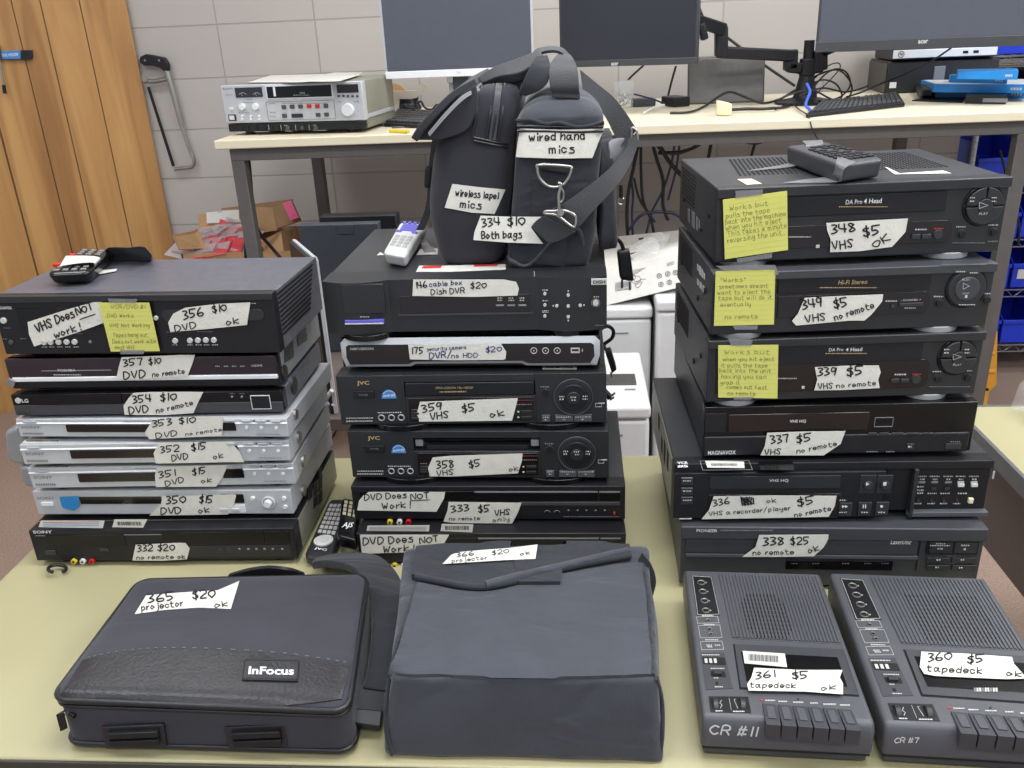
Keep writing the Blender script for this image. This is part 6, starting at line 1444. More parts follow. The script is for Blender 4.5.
# ================================================================= MAIN TABLE
root = empty('folding_table', 'pale green-cream laminate table carrying the stacks of players', 'table', T(-.17, 1.12, 0))
mb = MB(); mb.prism([V(p) for p in ((-.925,.742,.712),(.575,.742,.712),(.575,1.512,.712),(-.925,1.512,.712))], V((0,0,.028)), 'table'); mb.build('tabletop', root, .003)
for A_, B_ in (((-.928,.738),(.578,.742)),((-.928,1.512),(.578,1.516)),((-.929,.742),(-.925,1.512)),((.575,.742),(.579,1.512))): MB().box(ID, A_[0], B_[0], A_[1], B_[1], .710, .7385, 'tedge' if B_[1] < .8 else 'table').build('edge_band', root, .001)
for x in (-.85, .50):
    mb = MB()
    for y in (.85, 1.40): mb.tube([V((x, y, .71)), V((x, y, .02))], .0125, 'frame', 12)
    mb.tube([V((x, .85, .15)), V((x, 1.40, .15))], .01, 'frame', 10); mb.build('leg_frame', root)
# ================================================================= RIGHT TABLE
root = empty('table', 'pale green-cream table with grey edge at the right, only its corner in view', 'table', T(1.2, 1.3, 0))
MB().box(ID, .80, 1.75, .55, 1.725, .712, .74, 'table').build('tabletop', root, .002)
mb = MB(); mb.box(ID, .792, .80, .545, 1.732, .706, .741, 'tedge2'); mb.box(ID, .80, 1.75, 1.725, 1.732, .706, .741, 'tedge2'); mb.build('edge_band', root, .001)
MB().box(ID, .825, .843, .60, 1.70, .50, .71, 'brown').build('side_apron', root, .001)
MB().box(ID, .843, 1.70, 1.68, 1.70, .50, .71, 'brown').build('back_apron', root, .001)
for x in (.84, 1.68):
    for y in (.62, 1.66): MB().box(ID, x, x+.03, y, y+.03, 0, .71, 'frame').build('leg', root)
# clear bag with cable
mb = MB(); b0 = V((.935, 1.645, .742))
bag = MB(); bag.soft([b0+V(p) for p in ((-.035,-.05,0),(.08,-.05,0),(.08,.08,0),(-.035,.08,0),(-.03,-.03,.05),(.06,-.03,.05),(.06,.06,.075),(-.02,.06,.075))], 'bag', 14, .5, nz=.012, nf=16, seed=2)
o = bag.build('plastic_bag', None, smooth=60); tag(o, 'clear plastic bag with a looped cable inside on the right table', 'bag')
mb = MB()
for k in range(3): mb.ring(b0+V((.012, 0, .03+.006*k)), (.1,.05*k,1), .036-.004*k, .0016, 'rub' if k < 2 else 'pwhite')
tag(mb.build('coiled_cable', None, smooth=60), 'thin cable coiled inside the clear plastic bag', 'cable')

# ================================================================= WORKBENCH
ZT = 1.232; YF = 2.70; YB = 3.60
root = empty('workbench', 'tall workbench with a cream top and grey steel frame against the block wall', 'workbench', T(.15, 3.1, 0))
MB().box(ID, -1.115, 1.75, YF-.005, YB, ZT-.027, ZT, 'bench').build('benchtop', root, .003)
MB().box(ID, -1.08, 1.72, YF+.02, YF+.06, ZT-.067, ZT-.027, 'frame').build('front_rail', root, .002)
MB().box(ID, -1.08, 1.72, YB-.06, YB-.02, ZT-.067, ZT-.027, 'frame').build('back_rail', root, .002)
for x in (-1.08, 1.30):
    MB().box(ID, x, x+.045, YF+.06, YB-.06, ZT-.067, ZT-.027, 'frame').build('side_rail', root, .002)
for x, y in ((-1.08,YF+.02),(1.305,YF+.02),(-1.04,YB-.16),(1.21,YB-.16)):
    MB().box(ID, x, x+.042, y, y+.04, 0, ZT-.067, 'frame').build('leg', root, .002)
# ---- hanging cables under the bench
def cable(label, pts, r=.005, m='rub', group='cables hanging under the workbench', closed=False, name='cable'):
    mb = MB(); mb.tube([py(*p) if isinstance(p, tuple) else p for p in pts], r, m, 8, closed, smooth=6); o = mb.build(name, None, smooth=60); tag(o, label, 'cable', group); return o
Y0 = 3.0
for pts, r, m in (
    ([(639,140),(634,165),(628,195),(627,225),(630,250)], .006, 'rub'), ([(641,142),(641,170),(643,200),(651,220),(655,240)], .005, 'rub'),
    ([(652,142),(657,160),(663,180),(663,205),(668,220)], .006, 'rub'), ([(657,140),(668,160),(682,176),(692,186)], .007, 'rub'),
    ([(655,143),(664,152),(680,153),(700,144)], .005, 'rub'), ([(675,142),(671,165),(663,190),(652,212),(646,235)], .004, 'rubb'),
    ([(680,141),(676,170),(668,200)], .004, 'rubb'), ([(629,230),(640,216),(655,212),(675,214),(690,225)], .005, 'rubb'),
    ([(631,178),(633,195),(632,215),(633,240)], .004, 'rubb'), ([(634,178),(640,200),(655,222)], .004, 'rub')):
    cable('dark cable hanging in the tangle under the middle of the workbench', [(x, y, Y0) for x, y in pts], r, m)
cable('black cable sagging in a shallow curve under the workbench right of the middle', [(738,136,3.0),(748,142,3.0),(760,142,3.0),(770,135,3.0)], .007, 'rub', None)
cable('black cable dropping straight down under the bench beside the shallow curve', [(756,140,3.02),(753,150,3.02),(751,158,3.02)], .005, 'rub', None)
cable('thick black cable slanting up under the bench left of the top recorder', [(658,153,3.0),(680,152,3.0),(695,147,3.0),(708,138,3.0)], .006, 'rub', None)
cable('short black cable under the bench above the top recorder', [(712,138,3.02),(710,150,3.02),(708,160,3.02)], .006, 'rub', None)
cable('black cord running down the left bench leg', [(248,153,2.78),(251,185,2.78),(252,215,2.78),(246,240,2.78),(246,262,2.78)], .006, 'rub', None)
cable('black cord slanting down right of the left bench leg', [(250,200,2.79),(258,230,2.85),(272,248,2.9),(284,262,2.9)], .006, 'rub', None)

# ---- studio deck on the bench
D5 = crop(215, 60, 5.69)
fl = pz(229.5, 135.8, ZT); fr = pz(365.5, 133, ZT); ang = math.degrees(math.atan2(fr.y-fl.y, fr.x-fl.x)); w = (fr-fl).length
root = empty('studio_video_deck', 'silver-fronted professional video deck with meters and red keys at the left end of the workbench', 'video deck', T(fl.x, fl.y, ZT, ang)); Mx = T(fl.x, fl.y, ZT+.012, ang)
ex, ey = (Mx.to_3x3()@V(a) for a in ((1,0,0),(0,1,0)))
F = Face(Mx.translation, ex, (0,0,1), -ey)
h = F.loc(*D5(440,132))[1]; hb = F.loc(*D5(460,352))[1]
x0o = F.loc(*D5(38,250))[0]
MB().box(Mx, .0, w, .02, .30, 0, h, 'olive').build('casing', root, .003)
MB().box(Mx, x0o+.004, w+.004, 0, .03, hb, h, 'silver').build('front_panel', root, .003)
MB().box(Mx, .0, w, .002, .03, 0, hb-.002, 'blk2').build('lower_panel', root, .002)
for fx in (.12, .88): MB().cyl(Mx@V((w*fx, .04, -.012)), (0,0,1), .016, .0125, 'blk2').build('foot', root); MB().cyl(Mx@V((w*fx, .26, -.012)), (0,0,1), .016, .0125, 'blk2').build('foot', root)
def dp(nm, fn, *a, bev=.0006, lab=None, **k):
    mb = MB(); fn(mb, F, D5, *a, **k); o = mb.build(nm, root, bev)
    if lab: o['label'] = lab
mb = MB(); frect(mb, F, D5, 116, 156, 270, 212, 'scr2', .002)
for cx in (158, 238):
    stroke(mb, [(cx-20,196),(cx-10,188),(cx,185),(cx+12,188),(cx+22,196)], F, D5, 2, 'led', .0026); stroke(mb, [(cx,204),(cx-8,188)], F, D5, 1.5, 'led', .0026)
mb.build('level_meters', root, smooth=0)
mb = MB(); frect(mb, F, D5, 290, 140, 672, 218, 'silverb', .003); frect(mb, F, D5, 298, 146, 665, 212, 'gloss', .0045); mb.build('cassette_door', root, .0008)
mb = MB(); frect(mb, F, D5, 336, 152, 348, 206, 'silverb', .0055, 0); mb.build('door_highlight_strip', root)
dp('display_window', frect, 693, 138, 815, 186, 'smoke', .002)
for x in (704,731,757,783,810): dp('button', frect, x-6, 199, x+7, 211, 'steeld', .003)
for (x, y, m) in ((393,267,'steeld'),(440,265,'steeld'),(487,264,'steeld'),(536,262,'red'),(584,262,'red'),(632,260,'steeld'),(397,317,'steeld'),(588,312,'steeld'),(636,310,'steeld')):
    dp('button', frect, x-12, y-11, x+12, y+11, m, .004, lab='red key' if m == 'red' else None)
dp('button', frect, 438, 305, 500, 327, 'scr2', .004)
mb = MB(); fframe(mb, F, D5, 296, 232, 684, 340, .0012, 'greyp', .0012); mb.build('key_field_outline', root, smooth=0)
for x, y, r in ((160,265,17),(235,265,17)): dp('control_knob', fcyl, x, y, r, 'silverb', .012)
for x, y in ((157,318),(207,320),(254,318),(157,335),(207,336),(254,336)): dp('toggle', fcyl, x, y, 7, 'silverb', .006)
dp('jog_dial', fcyl, 760, 282, 34, 'silverb', .014); dp('power_switch_frame', frect, 78, 310, 121, 346, 'blk2', .002); dp('power_switch', frect, 86, 316, 113, 340, 'pwhite', .006); dp('button', frect, 82, 268, 104, 286, 'pwhite', .003)
for x, r in ((150,9),(184,9),(232,10),(278,12),(322,9),(360,9),(415,13),(497,11),(575,13)): dp('jack', fcyl, x, 386, r, 'steeld' if x > 400 else 'hole', .003)
for x in (305, 375, 458, 535): dp('divider', frect, x, 368, x+2, 402, 'led', .001)
let = MB()
ftext(let, F, D5, 'Panasonic', 74, 163, 9, 'blk2', w=58); ftext(let, F, D5, 'VHS', 500, 187, 10, 'led', w=30, off=.005)
for x0, x1, y, m in ((60,100,198,'greyp'),(450,540,199,'led'),(176,212,223,'greyp'),(160,216,240,'greyp'),(310,345,247,'greyp'),(315,345,298,'greyp'),(315,345,322,'greyp'),(700,722,238,'greyp'),(790,820,236,'greyp'),(135,200,300,'greyp'),(380,640,246,'greyp'),(130,170,412,'led'),(225,310,408,'led'),(400,440,404,'led'),(560,640,400,'led'),(395,412,372,'led'),(560,575,370,'led')):
    x = x0
    while x < x1: wd = random.uniform(5,11); frect(let, F, D5, x, y-1.5, min(x1, x+wd), y+1.5, m, .0045 if m == 'led' and y < 220 else .001, 0); x += wd+4
let.build('printed_lettering', root, smooth=0)
MB().box(Mx, w-.001, w+.004, .02, .29, hb+.004, hb+.016, 'silverd').build('side_rail', root, .001)
zt_ = ZT+.012+h+.0015
A_, B_, C_, D_ = (pz(*D5(x, y), zt_) for x, y in ((185,132),(715,130),(850,82),(320,92)))
mb = MB(); n = 10; vs = []
for i in range(n+1):
    for j in range(n+1):
        p = A_.lerp(B_, i/n).lerp(D_.lerp(C_, i/n), j/n); p.z += .0015+.004*(noise.noise(p*9)+.5)*(i/n > .6)+.002*(j/n); vs.append(p)
mb.add(vs+[v+V((0,0,.0004)) for v in vs], [(i*(n+1)+j,(i+1)*(n+1)+j,(i+1)*(n+1)+j+1,i*(n+1)+j+1) for i in range(n) for j in range(n)]+[((n+1)**2+i*(n+1)+j,(n+1)**2+i*(n+1)+j+1,(n+1)**2+(i+1)*(n+1)+j+1,(n+1)**2+(i+1)*(n+1)+j) for i in range(n) for j in range(n)], 'paper')
tag(mb.build('paper_sheet', None, smooth=60), 'white paper sheets lying on top of the silver-fronted video deck', 'paper')

# ---- monitors
def monitor(label, L, Rr, zb, height, bez, scr, txt, c, tpos, thw, chin=.028, chm=None, name='monitor'):
    """L, Rr: world bottom-left / bottom-right"""
    ang = math.degrees(math.atan2(Rr.y-L.y, Rr.x-L.x)); w = math.hypot(Rr.y-L.y, Rr.x-L.x)
    root = empty(name, label, 'monitor', T(L.x, L.y, zb, ang)); Mx = WM[root.name]
    MB().box(Mx, 0, w, 0, .03, 0, height, bez).build('housing', root, .003)
    MB().box(Mx, w*.2, w*.8, .03, .055, height*.2, height*.8, 'blk2').build('rear_cover', root, .012)
    MB().box(Mx, .008, w-.008, -.002, .004, chin, height-.010, scr).build('screen', root, .0005)
    MB().box(Mx, 0, w, -.003, .006, -.0005, chin, chm or bez).build('lower_bezel', root, .0015)
    F = Face(Mx.translation, Mx.to_3x3()@V((1,0,0)), (0,0,1), Mx.to_3x3()@V((0,-1,0)))
    if txt: mb = MB(); ftext(mb, F, c, txt, *tpos, thw[0], 'led' if bez != 'pwhite' else 'greyp', w=thw[1], bold=.03, off=.0035); mb.build('maker_lettering', root, smooth=0)
    return root, Mx, w
R1 = crop(844, 0, 4.267); R6 = crop(670, 0, 4.267)
L_ = py(386, 79, 2.98); R_m = py(534.5, 69, 2.95)
root, Mx, w = monitor('silver-edged monitor on a stand at the left of the bench', L_, R_m, L_.z, .335, 'silver', 'scr', 'hp', I0, (459,72.5), (3,4), .022, 'silverb')
mb = MB(); nx = w*.5
mb.box(Mx, w*.40, w*.44, .03, .05, -.02, .15, 'silver'); mb.box(Mx, w*.44, w*.54, .035, .06, -.11, .15, 'dkpanel'); mb.box(Mx, w*.40, w*.56, .06, .075, ZT+.02-L_.z, .15, 'silverd'); mb.build('stand_column', root, .003)
MB().box(Mx, w*.25, w*.72, -.02, .20, ZT+.001-L_.z, ZT+.014-L_.z, 'silverd').build('stand_base', root, .005)
A1L = py(560, 66, 3.06); A1R = py(697, 65.5, 2.93)
root, Mx, w = monitor('dark monitor with a black frame on a swing arm, centre of the bench', A1L, A1R, (A1L.z+A1R.z)/2, .33, 'char', 'scr2', 'acer', I0, (615,64), (3,7), .020)
A2L = py(815, 53, 3.0); d_ = py(1024, 38, 2.86)-A2L; A2R = A2L+d_*(.62/d_.length)
root, Mx, w = monitor('large dark monitor cut off by the right edge, on the other swing arm', A2L, A2R, A2L.z+.002, .36, 'char', 'scr', 'acer', R1, (337,178), (15,42), .030)
# ---- monitor arm
root = empty('monitor_mount', 'black twin monitor arm on a central pole at the back of the bench', 'monitor arm', V3 if False else Matrix.Translation(py(806, 103, 3.20)))
YA = 3.18
pb = py(*R6(575,420), YA)
mb = MB(); mb.cyl((pb.x, YA, ZT), (0,0,1), .017, py(*R6(580,172), YA).z-ZT, 'blk2', 20); mb.build('pole', root, .001)
mb = MB(); mb.lathe((pb.x, YA, ZT), [(.10,0),(.10,.008),(.04,.02),(.024,.09),(.024,.10),(.017,.10)], 'blk2', 24); mb.build('base', root)
mb = MB(); zc = py(*R6(575,290), YA).z; mb.cyl((pb.x, YA, zc-.025), (0,0,1), .027, .055, 'blk2', 20); mb.build('collar', root, .003)
def arm(pts, r=.016):
    mb = MB()
    P = [py(*R6(x, y), Y) for x, y, Y in pts]
    for a, b in zip(P[:-1], P[1:]):
        d = (b-a).normalized(); s = d.cross(V((0,1,0))).normalized()*r; t = V((0,.02,0))
        mb.hexa([a-s-t, b-s-t, b-s+t, a-s+t, a+s-t, b+s-t, b+s+t, a+s+t], 'blk2')
    return mb.build('arm_segment', root, .006, 3)
arm([(560,292,YA),(500,285,YA)], .018); arm([(513,300,YA),(515,212,YA)], .022); arm([(530,238,YA),(200,222,3.12)], .019); arm([(218,240,3.12),(218,112,3.12)], .021); arm([(235,128,3.12),(110,88,3.03)], .020)
arm([(130,100,3.02),(148,170,3.02)], .012); arm([(590,292,YA),(650,285,YA)], .018); arm([(640,300,YA),(640,212,YA)], .022); arm([(640,225,YA),(720,190,3.08)], .018)
# ---- things on the bench
def thing(name, mb, label, cat, group=None, **k): return tag(mb.build(name, None, **k), label, cat, group)
P_ = [pz(*R6(x, y), ZT) for x, y in ((75,448),(402,437))]
b1_ = P_[1]-P_[0]; upv = V((0, .03, .155)); Q = [P_[0]+V((0,0,.001)), P_[1]+V((0,0,.001))]
mb = MB(); mb.prism([Q[0], Q[1], Q[1]+upv, Q[0]+upv], V((0,.016,0)), 'steeld'); thing('flat_panel_box', mb, 'flat dark grey panel standing upright behind the cables, left of the arm pole', 'panel', bevel=.006, seg=3)
mb = MB(); c0 = pz(681,107,ZT); mb.box(T(c0.x, c0.y, ZT+.001, 20), -.03, .035, 0, .10, 0, .032, 'blk2'); thing('power_adapter', mb, 'black power adapter brick lying left of the upright grey panel', 'power adapter', bevel=.004, seg=3)
cc = pz(624,108,ZT); root = empty('plastic_cup', 'clear plastic cup full of small clear parts beside the boxy bag', 'cup', Matrix.Translation(cc))
mb = MB(); mb.lathe(cc+V((0,0,.001)), [(.030,0),(.038,.09),(.0365,.09),(.0285,.004),(.0,.004)], 'cup', 28); mb.build('cup_body', root, smooth=60)
mb = MB()
for i in range(70):
    a = random.random()*6.28; r = random.random()**.5*.022; z = .008+random.random()*.055; p = cc+V((r*cos(a), r*sin(a), z)); q = p+V((random.uniform(-.008,.008), random.uniform(-.008,.008), random.uniform(-.005,.008))); mb.tube([p, q], .0022, 'steel' if i % 3 else 'pwhite', 6)
o = mb.build('small_parts', root); o['kind'] = 'stuff'
cable('thin blue cable behind the cup', [(634,94,3.28),(645,97,3.25),(658,101,3.22),(664,104,3.2)], .003, 'rubb', None)
cable('white cable lying right of the cup', [(644,113,3.0),(655,107,3.1),(664,105,3.15)], .004, 'pwhite', None)
mb = MB(); c0 = pz(642,107,ZT); mb.box(T(c0.x, c0.y, ZT+.001, 8), -.03, .05, 0, .06, 0, .026, 'dkpanel'); thing('small_box', mb, 'small dark blue-grey box behind the clear cup', 'box', bevel=.003)
def keyboard(label, q, rows_, cols):
    P = [pz(x, y, ZT+.012) for x, y in q]; base = [V((p.x, p.y, ZT+.001)) for p in P]
    root = empty('keyboard', label, 'keyboard', Matrix.Translation(sum(base, V())/4), 'black keyboards on the workbench')
    MB().hexa(base+[p+V((0,0,.004 if i > 1 else 0)) for i, p in enumerate(P)], 'blk2').build('keyboard_body', root, .003, 3)
    def at(u, v, dz): return P[0].lerp(P[1], u).lerp((P[3]+V((0,0,.004))).lerp(P[2]+V((0,0,.004)), u), v)+V((0,0,dz))
    for j in range(rows_):
        mb = MB()
        for i in range(cols):
            u0, u1 = .03+.94*i/cols, .03+.94*(i+.84)/cols; v0, v1 = .07+.86*j/rows_, .07+.86*(j+.80)/rows_
            if rows_ > 5 and j == rows_-1 and i % 5 == 4: continue
            mb.prism([at(u0,v0,-.002), at(u1,v0,-.002), at(u1,v1,-.002), at(u0,v1,-.002)], V((0,0,.008)), 'char')
        mb.build('key_row', root, .001)
keyboard('black keyboard right of the silver-fronted video deck', [(384,123),(424,125),(446,112),(398,110)], 6, 12)
keyboard('black keyboard lying angled under the large right monitor', [(806,114),(905,103),(898,93.5),(821,102)], 6, 18)
pb_ = [pz(*R1(x, y), ZT) for x, y in ((290,432),(505,440),(515,412),(380,408))]
mb = MB(); mb.prism([p+V((0,0,.0005)) for p in pb_], V((0,0,.003)), 'blk2'); thing('mouse_pad', mb, 'black mouse pad under the mouse, right of the angled keyboard', 'mouse pad')
P = [pz(*R1(x, y), ZT) for x, y in ((318,425),(385,428),(370,392),(300,398))]; z0 = V((0,0,.004))
mb = MB(); mb.soft([p+z0 for p in P]+[p+V((0,0,.04)) for p in P], 'blk2', 12, .6, bulge=(0,0,.1)); thing('computer_mouse', mb, 'black computer mouse beside the angled keyboard', 'mouse', smooth=60)
# clutter by the left keyboard
K3 = crop(360, 60, 7.68)
mb = MB(); Yc = 3.36
mb.prism([py(*K3(x, y), Yc) for x, y in ((185,240),(430,235),(435,290),(390,300),(300,300),(215,300),(190,420),(290,425),(300,300),(200,260))][:5]+[py(*K3(x, y), Yc) for x, y in ((290,440),(195,450))], V((0,.02,0)), 'mdf'); wco = thing('wooden_cutout', mb, 'small pale wooden cutout with two rounded lobes behind the headset', 'craft piece')
mb = MB(); mb.prism([py(*K3(x, y), Yc-.03) for x, y in ((215,220),(218,195),(235,180),(270,180),(310,195),(350,228),(340,236),(230,234))], V((0,.008,0)), 'wood'); mb.build('wooden_lobe', wco)
mb = MB(); mb.prism([py(*K3(x, y), Yc-.03) for x, y in ((425,290),(430,240),(450,195),(485,175),(515,190),(520,222),(490,255),(440,285))], V((0,.008,0)), 'mdf'); mb.build('wooden_lobe', wco)
c0 = pz(*K3(355,395), ZT)
mb = MB(); mb.soft([c0+V(p) for p in ((-.05,-.02,.001),(.05,-.02,.001),(.05,.05,.001),(-.05,.05,.001),(-.035,-.01,.07),(.03,-.01,.08),(.03,.04,.08),(-.035,.04,.06))], 'blk2', 12, .4, nz=.02, nf=30)
mb.tube([c0+V(p) for p in ((.04,0,.02),(.06,0,.035),(.075,.0,.01),(.10,.01,.004),(.12,.01,.02),(.14,.02,.006))], .004, 'rub', 6, smooth=5); thing('headset', mb, 'black bundled headset behind the left keyboard', 'headset', smooth=60)
mb = MB(); a = pz(*K3(232,545), ZT+.005); b = pz(*K3(372,552), ZT+.005); mb.tube([a, a.lerp(b,.15), a.lerp(b,.85), b], .006, 'yel', 10); thing('marker_pen', mb, 'short yellow pen lying on the bench in front of the left keyboard', 'pen', smooth=60)
mb = MB(); a = pz(*K3(245,518), ZT+.003); b = pz(*K3(440,508), ZT+.003); mb.tube([a, b], .003, 'steeld', 8); thing('metal_rod', mb, 'thin grey metal rod behind the yellow pen', 'tool')
# computers
def pc(label, x0, x1, Y, z0, z1, dp_, fm, lz, sil=None):
    root = empty('desktop_computer', label, 'computer', T(x0, Y, z0)); w = x1-x0
    Mx = T(x0, Y, z0, -3)
    MB().box(Mx, 0, w, .01, dp_, .001, z1-z0, 'blk2').build('casing', root, .003)
    MB().box(Mx, 0, w, -.006, .012, .004, z1-z0-.003, fm).build('front_panel', root, .004)
    return root, Mx, w
pl = py(883, 92, 3.44)
root, Mx, w = pc('lower black desktop computer behind the right keyboard', pl.x, pl.x+.38, 3.42, ZT, ZT+.112, .24, 'blk', 0)
MB().box(Mx, -.004, 0, .0, .24, .003, .105, 'steeld').build('side_cover', root, .002)
MB().box(Mx, w*.42, w*.52, -.012, 0, .012, .09, 'greyp').build('badge_plate', root, .002)
MB().box(Mx, .012, .035, -.0075, 0, .02, .04, 'white').build('sticker', root)
root, Mx, w = pc('upper desktop computer with a silver stripe along its front, on the black one', pl.x+.01, pl.x+.36, 3.41, ZT+.113, ZT+.20, .24, 'blk', 0)
MB().box(Mx, -.001, w+.001, -.010, 0, .008, .036, 'silverb').build('silver_stripe', root, .002)
mb = MB(); mb.ring(Mx@V((.025, -.0105, .022)), (0,1,0), .010, .0012, 'blk2'); mb.build('maker_badge', root)
FFp = Face(Mx.translation+Mx.to_3x3()@V((0,-.0102,0)), Mx.to_3x3()@V((1,0,0)), (0,0,1), Mx.to_3x3()@V((0,-1,0)))
mb = MB(); vs, fs, W_, H_ = text_mesh('hp', .02, .2); mb.add([FFp.w(.019+v.x/W_*.012, .017+v.y/H_*.011, .0006) for v in vs], fs, 'blk2'); mb.build('maker_lettering', root, smooth=0)
for xx in (.235, .27): MB().box(Mx, xx, xx+.018, -.011, -.009, .017, .026, 'hole').build('usb_port', root)
# books / blue boxes
def book(label, q, z0, h):
    P = [pz(*R1(x, y), z0+h) for x, y in q]; base = [V((p.x, p.y, z0)) for p in P]
    mb = MB(); mb.hexa([b+V((0,0,.0005)) for b in base]+P, 'book')
    P2 = [p+V((0,0,.0003)) for p in P]; mb.prism([P2[0].lerp(P2[2], .02), P2[1].lerp(P2[3], .02), P2[2].lerp(P2[0], .02), P2[3].lerp(P2[1], .02)], V((0,0,.0006)), 'pwhite' if 'pale' in label else 'book')
    fx = (base[1]-base[0]); F_ = face3(base[0]+V((0,-.0008,0)), base[1]+V((0,-.0008,0)), P[0]+V((0,-.0008,0)))
    L = fx.length
    for i in range(4): mb.prism([F_.w(L*(.80+.03*i), h*.35), F_.w(L*(.82+.03*i), h*.35), F_.w(L*(.82+.03*i), h*.65), F_.w(L*(.80+.03*i), h*.65)], F_.n*.0006, 'led')
    thing('boxed_media', mb, label, 'box', 'blue boxes stacked on the workbench', smooth=0)
book('bottom blue box of the stack right of the mouse', [(392,386),(800,384),(775,358),(334,360)], ZT, .026)
book('second blue box from the bottom, pale top, right of the mouse', [(386,359),(800,361),(790,338),(330,342)], ZT+.0268, .026)
book('third blue box from the bottom of the stack', [(455,322),(700,327),(690,312),(450,318)], ZT+.054, .022)
book('topmost small blue box of the stack', [(487,303),(745,305),(740,292),(482,296)], ZT+.077, .024)
P = [pz(*R1(x, y), ZT) for x, y in ((515,443),(690,446),(690,432),(530,425))]
mb = MB(); mb.hexa([p+V((0,0,.001)) for p in P]+[p+V((0,0,.026)) for p in P], 'blk2'); F_ = face3(P[0]+V((0,-.001,0)), P[1]+V((0,-.001,0)), P[0]+V((0,-.001,.026))); mb.prism([F_.w(.05,.006), F_.w(.12,.006), F_.w(.12,.018), F_.w(.05,.018)], F_.n*.001, 'greyp'); thing('small_black_device', mb, 'small black device with a grey label in front of the blue boxes', 'device')
for l_, p_ in (('thin black cable looping high right of the arm pole', [(806,104,3.1),(816,84,3.1),(832,70,3.1),(846,72,3.1),(850,86,3.1),(838,98,3.1),(818,101,3.1)]), ('black cable bowing toward the large right monitor', [(800,96,3.08),(822,88,3.08),(846,92,3.08),(868,86,3.08)]), ('black cable bundled at the foot of the arm pole', [(778,100,3.06),(792,94,3.06),(812,90,3.06),(834,100,3.06),(856,100,3.06)])): cable(l_, p_, .003, 'rub', None)
# bench-top cables
cb = [('black video cable curving across the bench in front of the grey panel', [(670,113),(690,112),(705,106),(718,97),(730,92),(745,97),(762,103),(780,99),(795,90)], .004, 'rub'),
 ('black cable looping right of the arm pole', [(812,78),(825,72),(838,70),(848,78),(852,90),(845,100),(830,101)], .003, 'rub'),
 ('black cable arching over the right keyboard', [(790,100),(806,88),(822,80),(836,84),(842,96),(836,102)], .003, 'rub'),
 ('thin black cable hooked beside the arm pole', [(800,90),(815,78),(828,66),(838,63),(840,68),(832,78),(820,90),(812,100)], .002, 'rub'),
 ('thin black cable snaking down from the arm base', [(775,110),(790,104),(800,110),(808,116),(812,128),(818,140)], .002, 'rub'),
 ('black cable from the arm base to the plugs', [(770,108),(785,107),(800,100),(815,92)], .004, 'rub')]
for l, p, r, m in cb: cable(l, [(lambda q: q if q.y < 3.25 and q.y > 2.6 else py(x, y, 3.2 if y < 108 else 2.69))(pz(x, y, ZT+.006)) for (x, y) in p], r, m, None)
cable('long black cord crossing behind the arm to the wall', [(697,0,3.4),(705,20,3.4),(728,38,3.4),(760,62,3.35),(795,86,3.3)], .005, 'rub', None)
cable('black cord rising behind the centre monitor left part', [(644,65,3.4),(634,74,3.4),(628,80,3.4)], .004, 'rub', None)
cable('black cord dropping behind the centre monitor right part', [(676,66,3.4),(672,80,3.4),(668,96,3.4)], .004, 'rub', None)
cable('black cord running across the computers down to the keyboard', [(954,46,2.95),(930,62,3.0),(905,74,3.05),(880,84,3.1),(862,92,3.1),(846,97,3.1)], .003, 'rub', None)
root = empty('video_cable_plug', 'ivory video plug on a black cable lying in front of the upright grey panel', 'cable', Matrix.Translation(pz(725,112,ZT)))
p0, p1 = pz(716,112,ZT+.012), pz(731,112,ZT+.012); mb = MB(); mb.soft([p0+V((0,-.012,-.01)), p1+V((0,-.018,-.01)), p1+V((0,.018,-.01)), p0+V((0,.012,-.01)), p0+V((0,-.012,.036)), p1+V((0,-.018,.026)), p1+V((0,.018,.026)), p0+V((0,.012,.036))], 'ivory', 8, .25); mb.build('connector', root, smooth=60)
MB().tube([pz(x, y, ZT+.010) for x, y in ((728,110),(745,109),(762,109),(775,108))], .005, 'rub', 8, smooth=4).build('cable', root, smooth=60)
mb = MB(); e0 = [py(807,84,3.0), py(810,92,2.95), py(807,100,2.9), py(806,106,2.85), py(812,111,2.8)]; mb.tube(e0, .0045, 'eth', 8, smooth=6); mb.soft([pz(810,112,ZT+.004)+V(p) for p in ((-.01,-.012,0),(.022,-.018,0),(.025,.0,0),(-.005,.006,0),(-.01,-.012,.012),(.022,-.018,.012),(.025,.0,.012),(-.005,.006,.012))], 'ivory', 6, .2); thing('network_cable', mb, 'bright blue network cable with a clear plug by the arm base', 'cable', smooth=60)

# ================================================================= WALL THINGS
H0 = crop(0, 0, 2.954); YH = 3.69
root = empty('hacksaw', 'hacksaw with a black handle hanging on the block wall beside the plank wall', 'saw', Matrix.Translation(py(*H0(500,330), YH)))
mb = MB(); mb.prism([py(*H0(x, y), YH-.012) for x, y in ((412,168),(430,160),(455,164),(485,170),(497,190),(498,210),(485,212),(470,200),(450,194),(425,194),(410,184))], V((0,.024,0)), 'blk2'); mb.build('handle', root, .005, 3, smooth=60)
for x in (428, 470): MB().cyl(py(*H0(x, 178), YH-.013), (0,-1,0), .004, .002, 'steel').build('rivet', root)
mb = MB(); mb.tube([py(*H0(x, y), YH) for x, y in ((490,200),(510,265),(538,370))], .012, 'steel', 10); mb.tube([py(*H0(x, y), YH) for x, y in ((535,365),(560,440),(573,472),(568,492),(545,496),(515,500))], .008, 'steel', 10, smooth=5); mb.tube([py(*H0(x, y), YH) for x, y in ((425,240),(460,240),(498,232))], .009, 'steel', 8); mb.cyl(py(*H0(428,232), YH-.01), (0,-1,0), .012, .006, 'steel'); mb.build('frame', root, smooth=60)
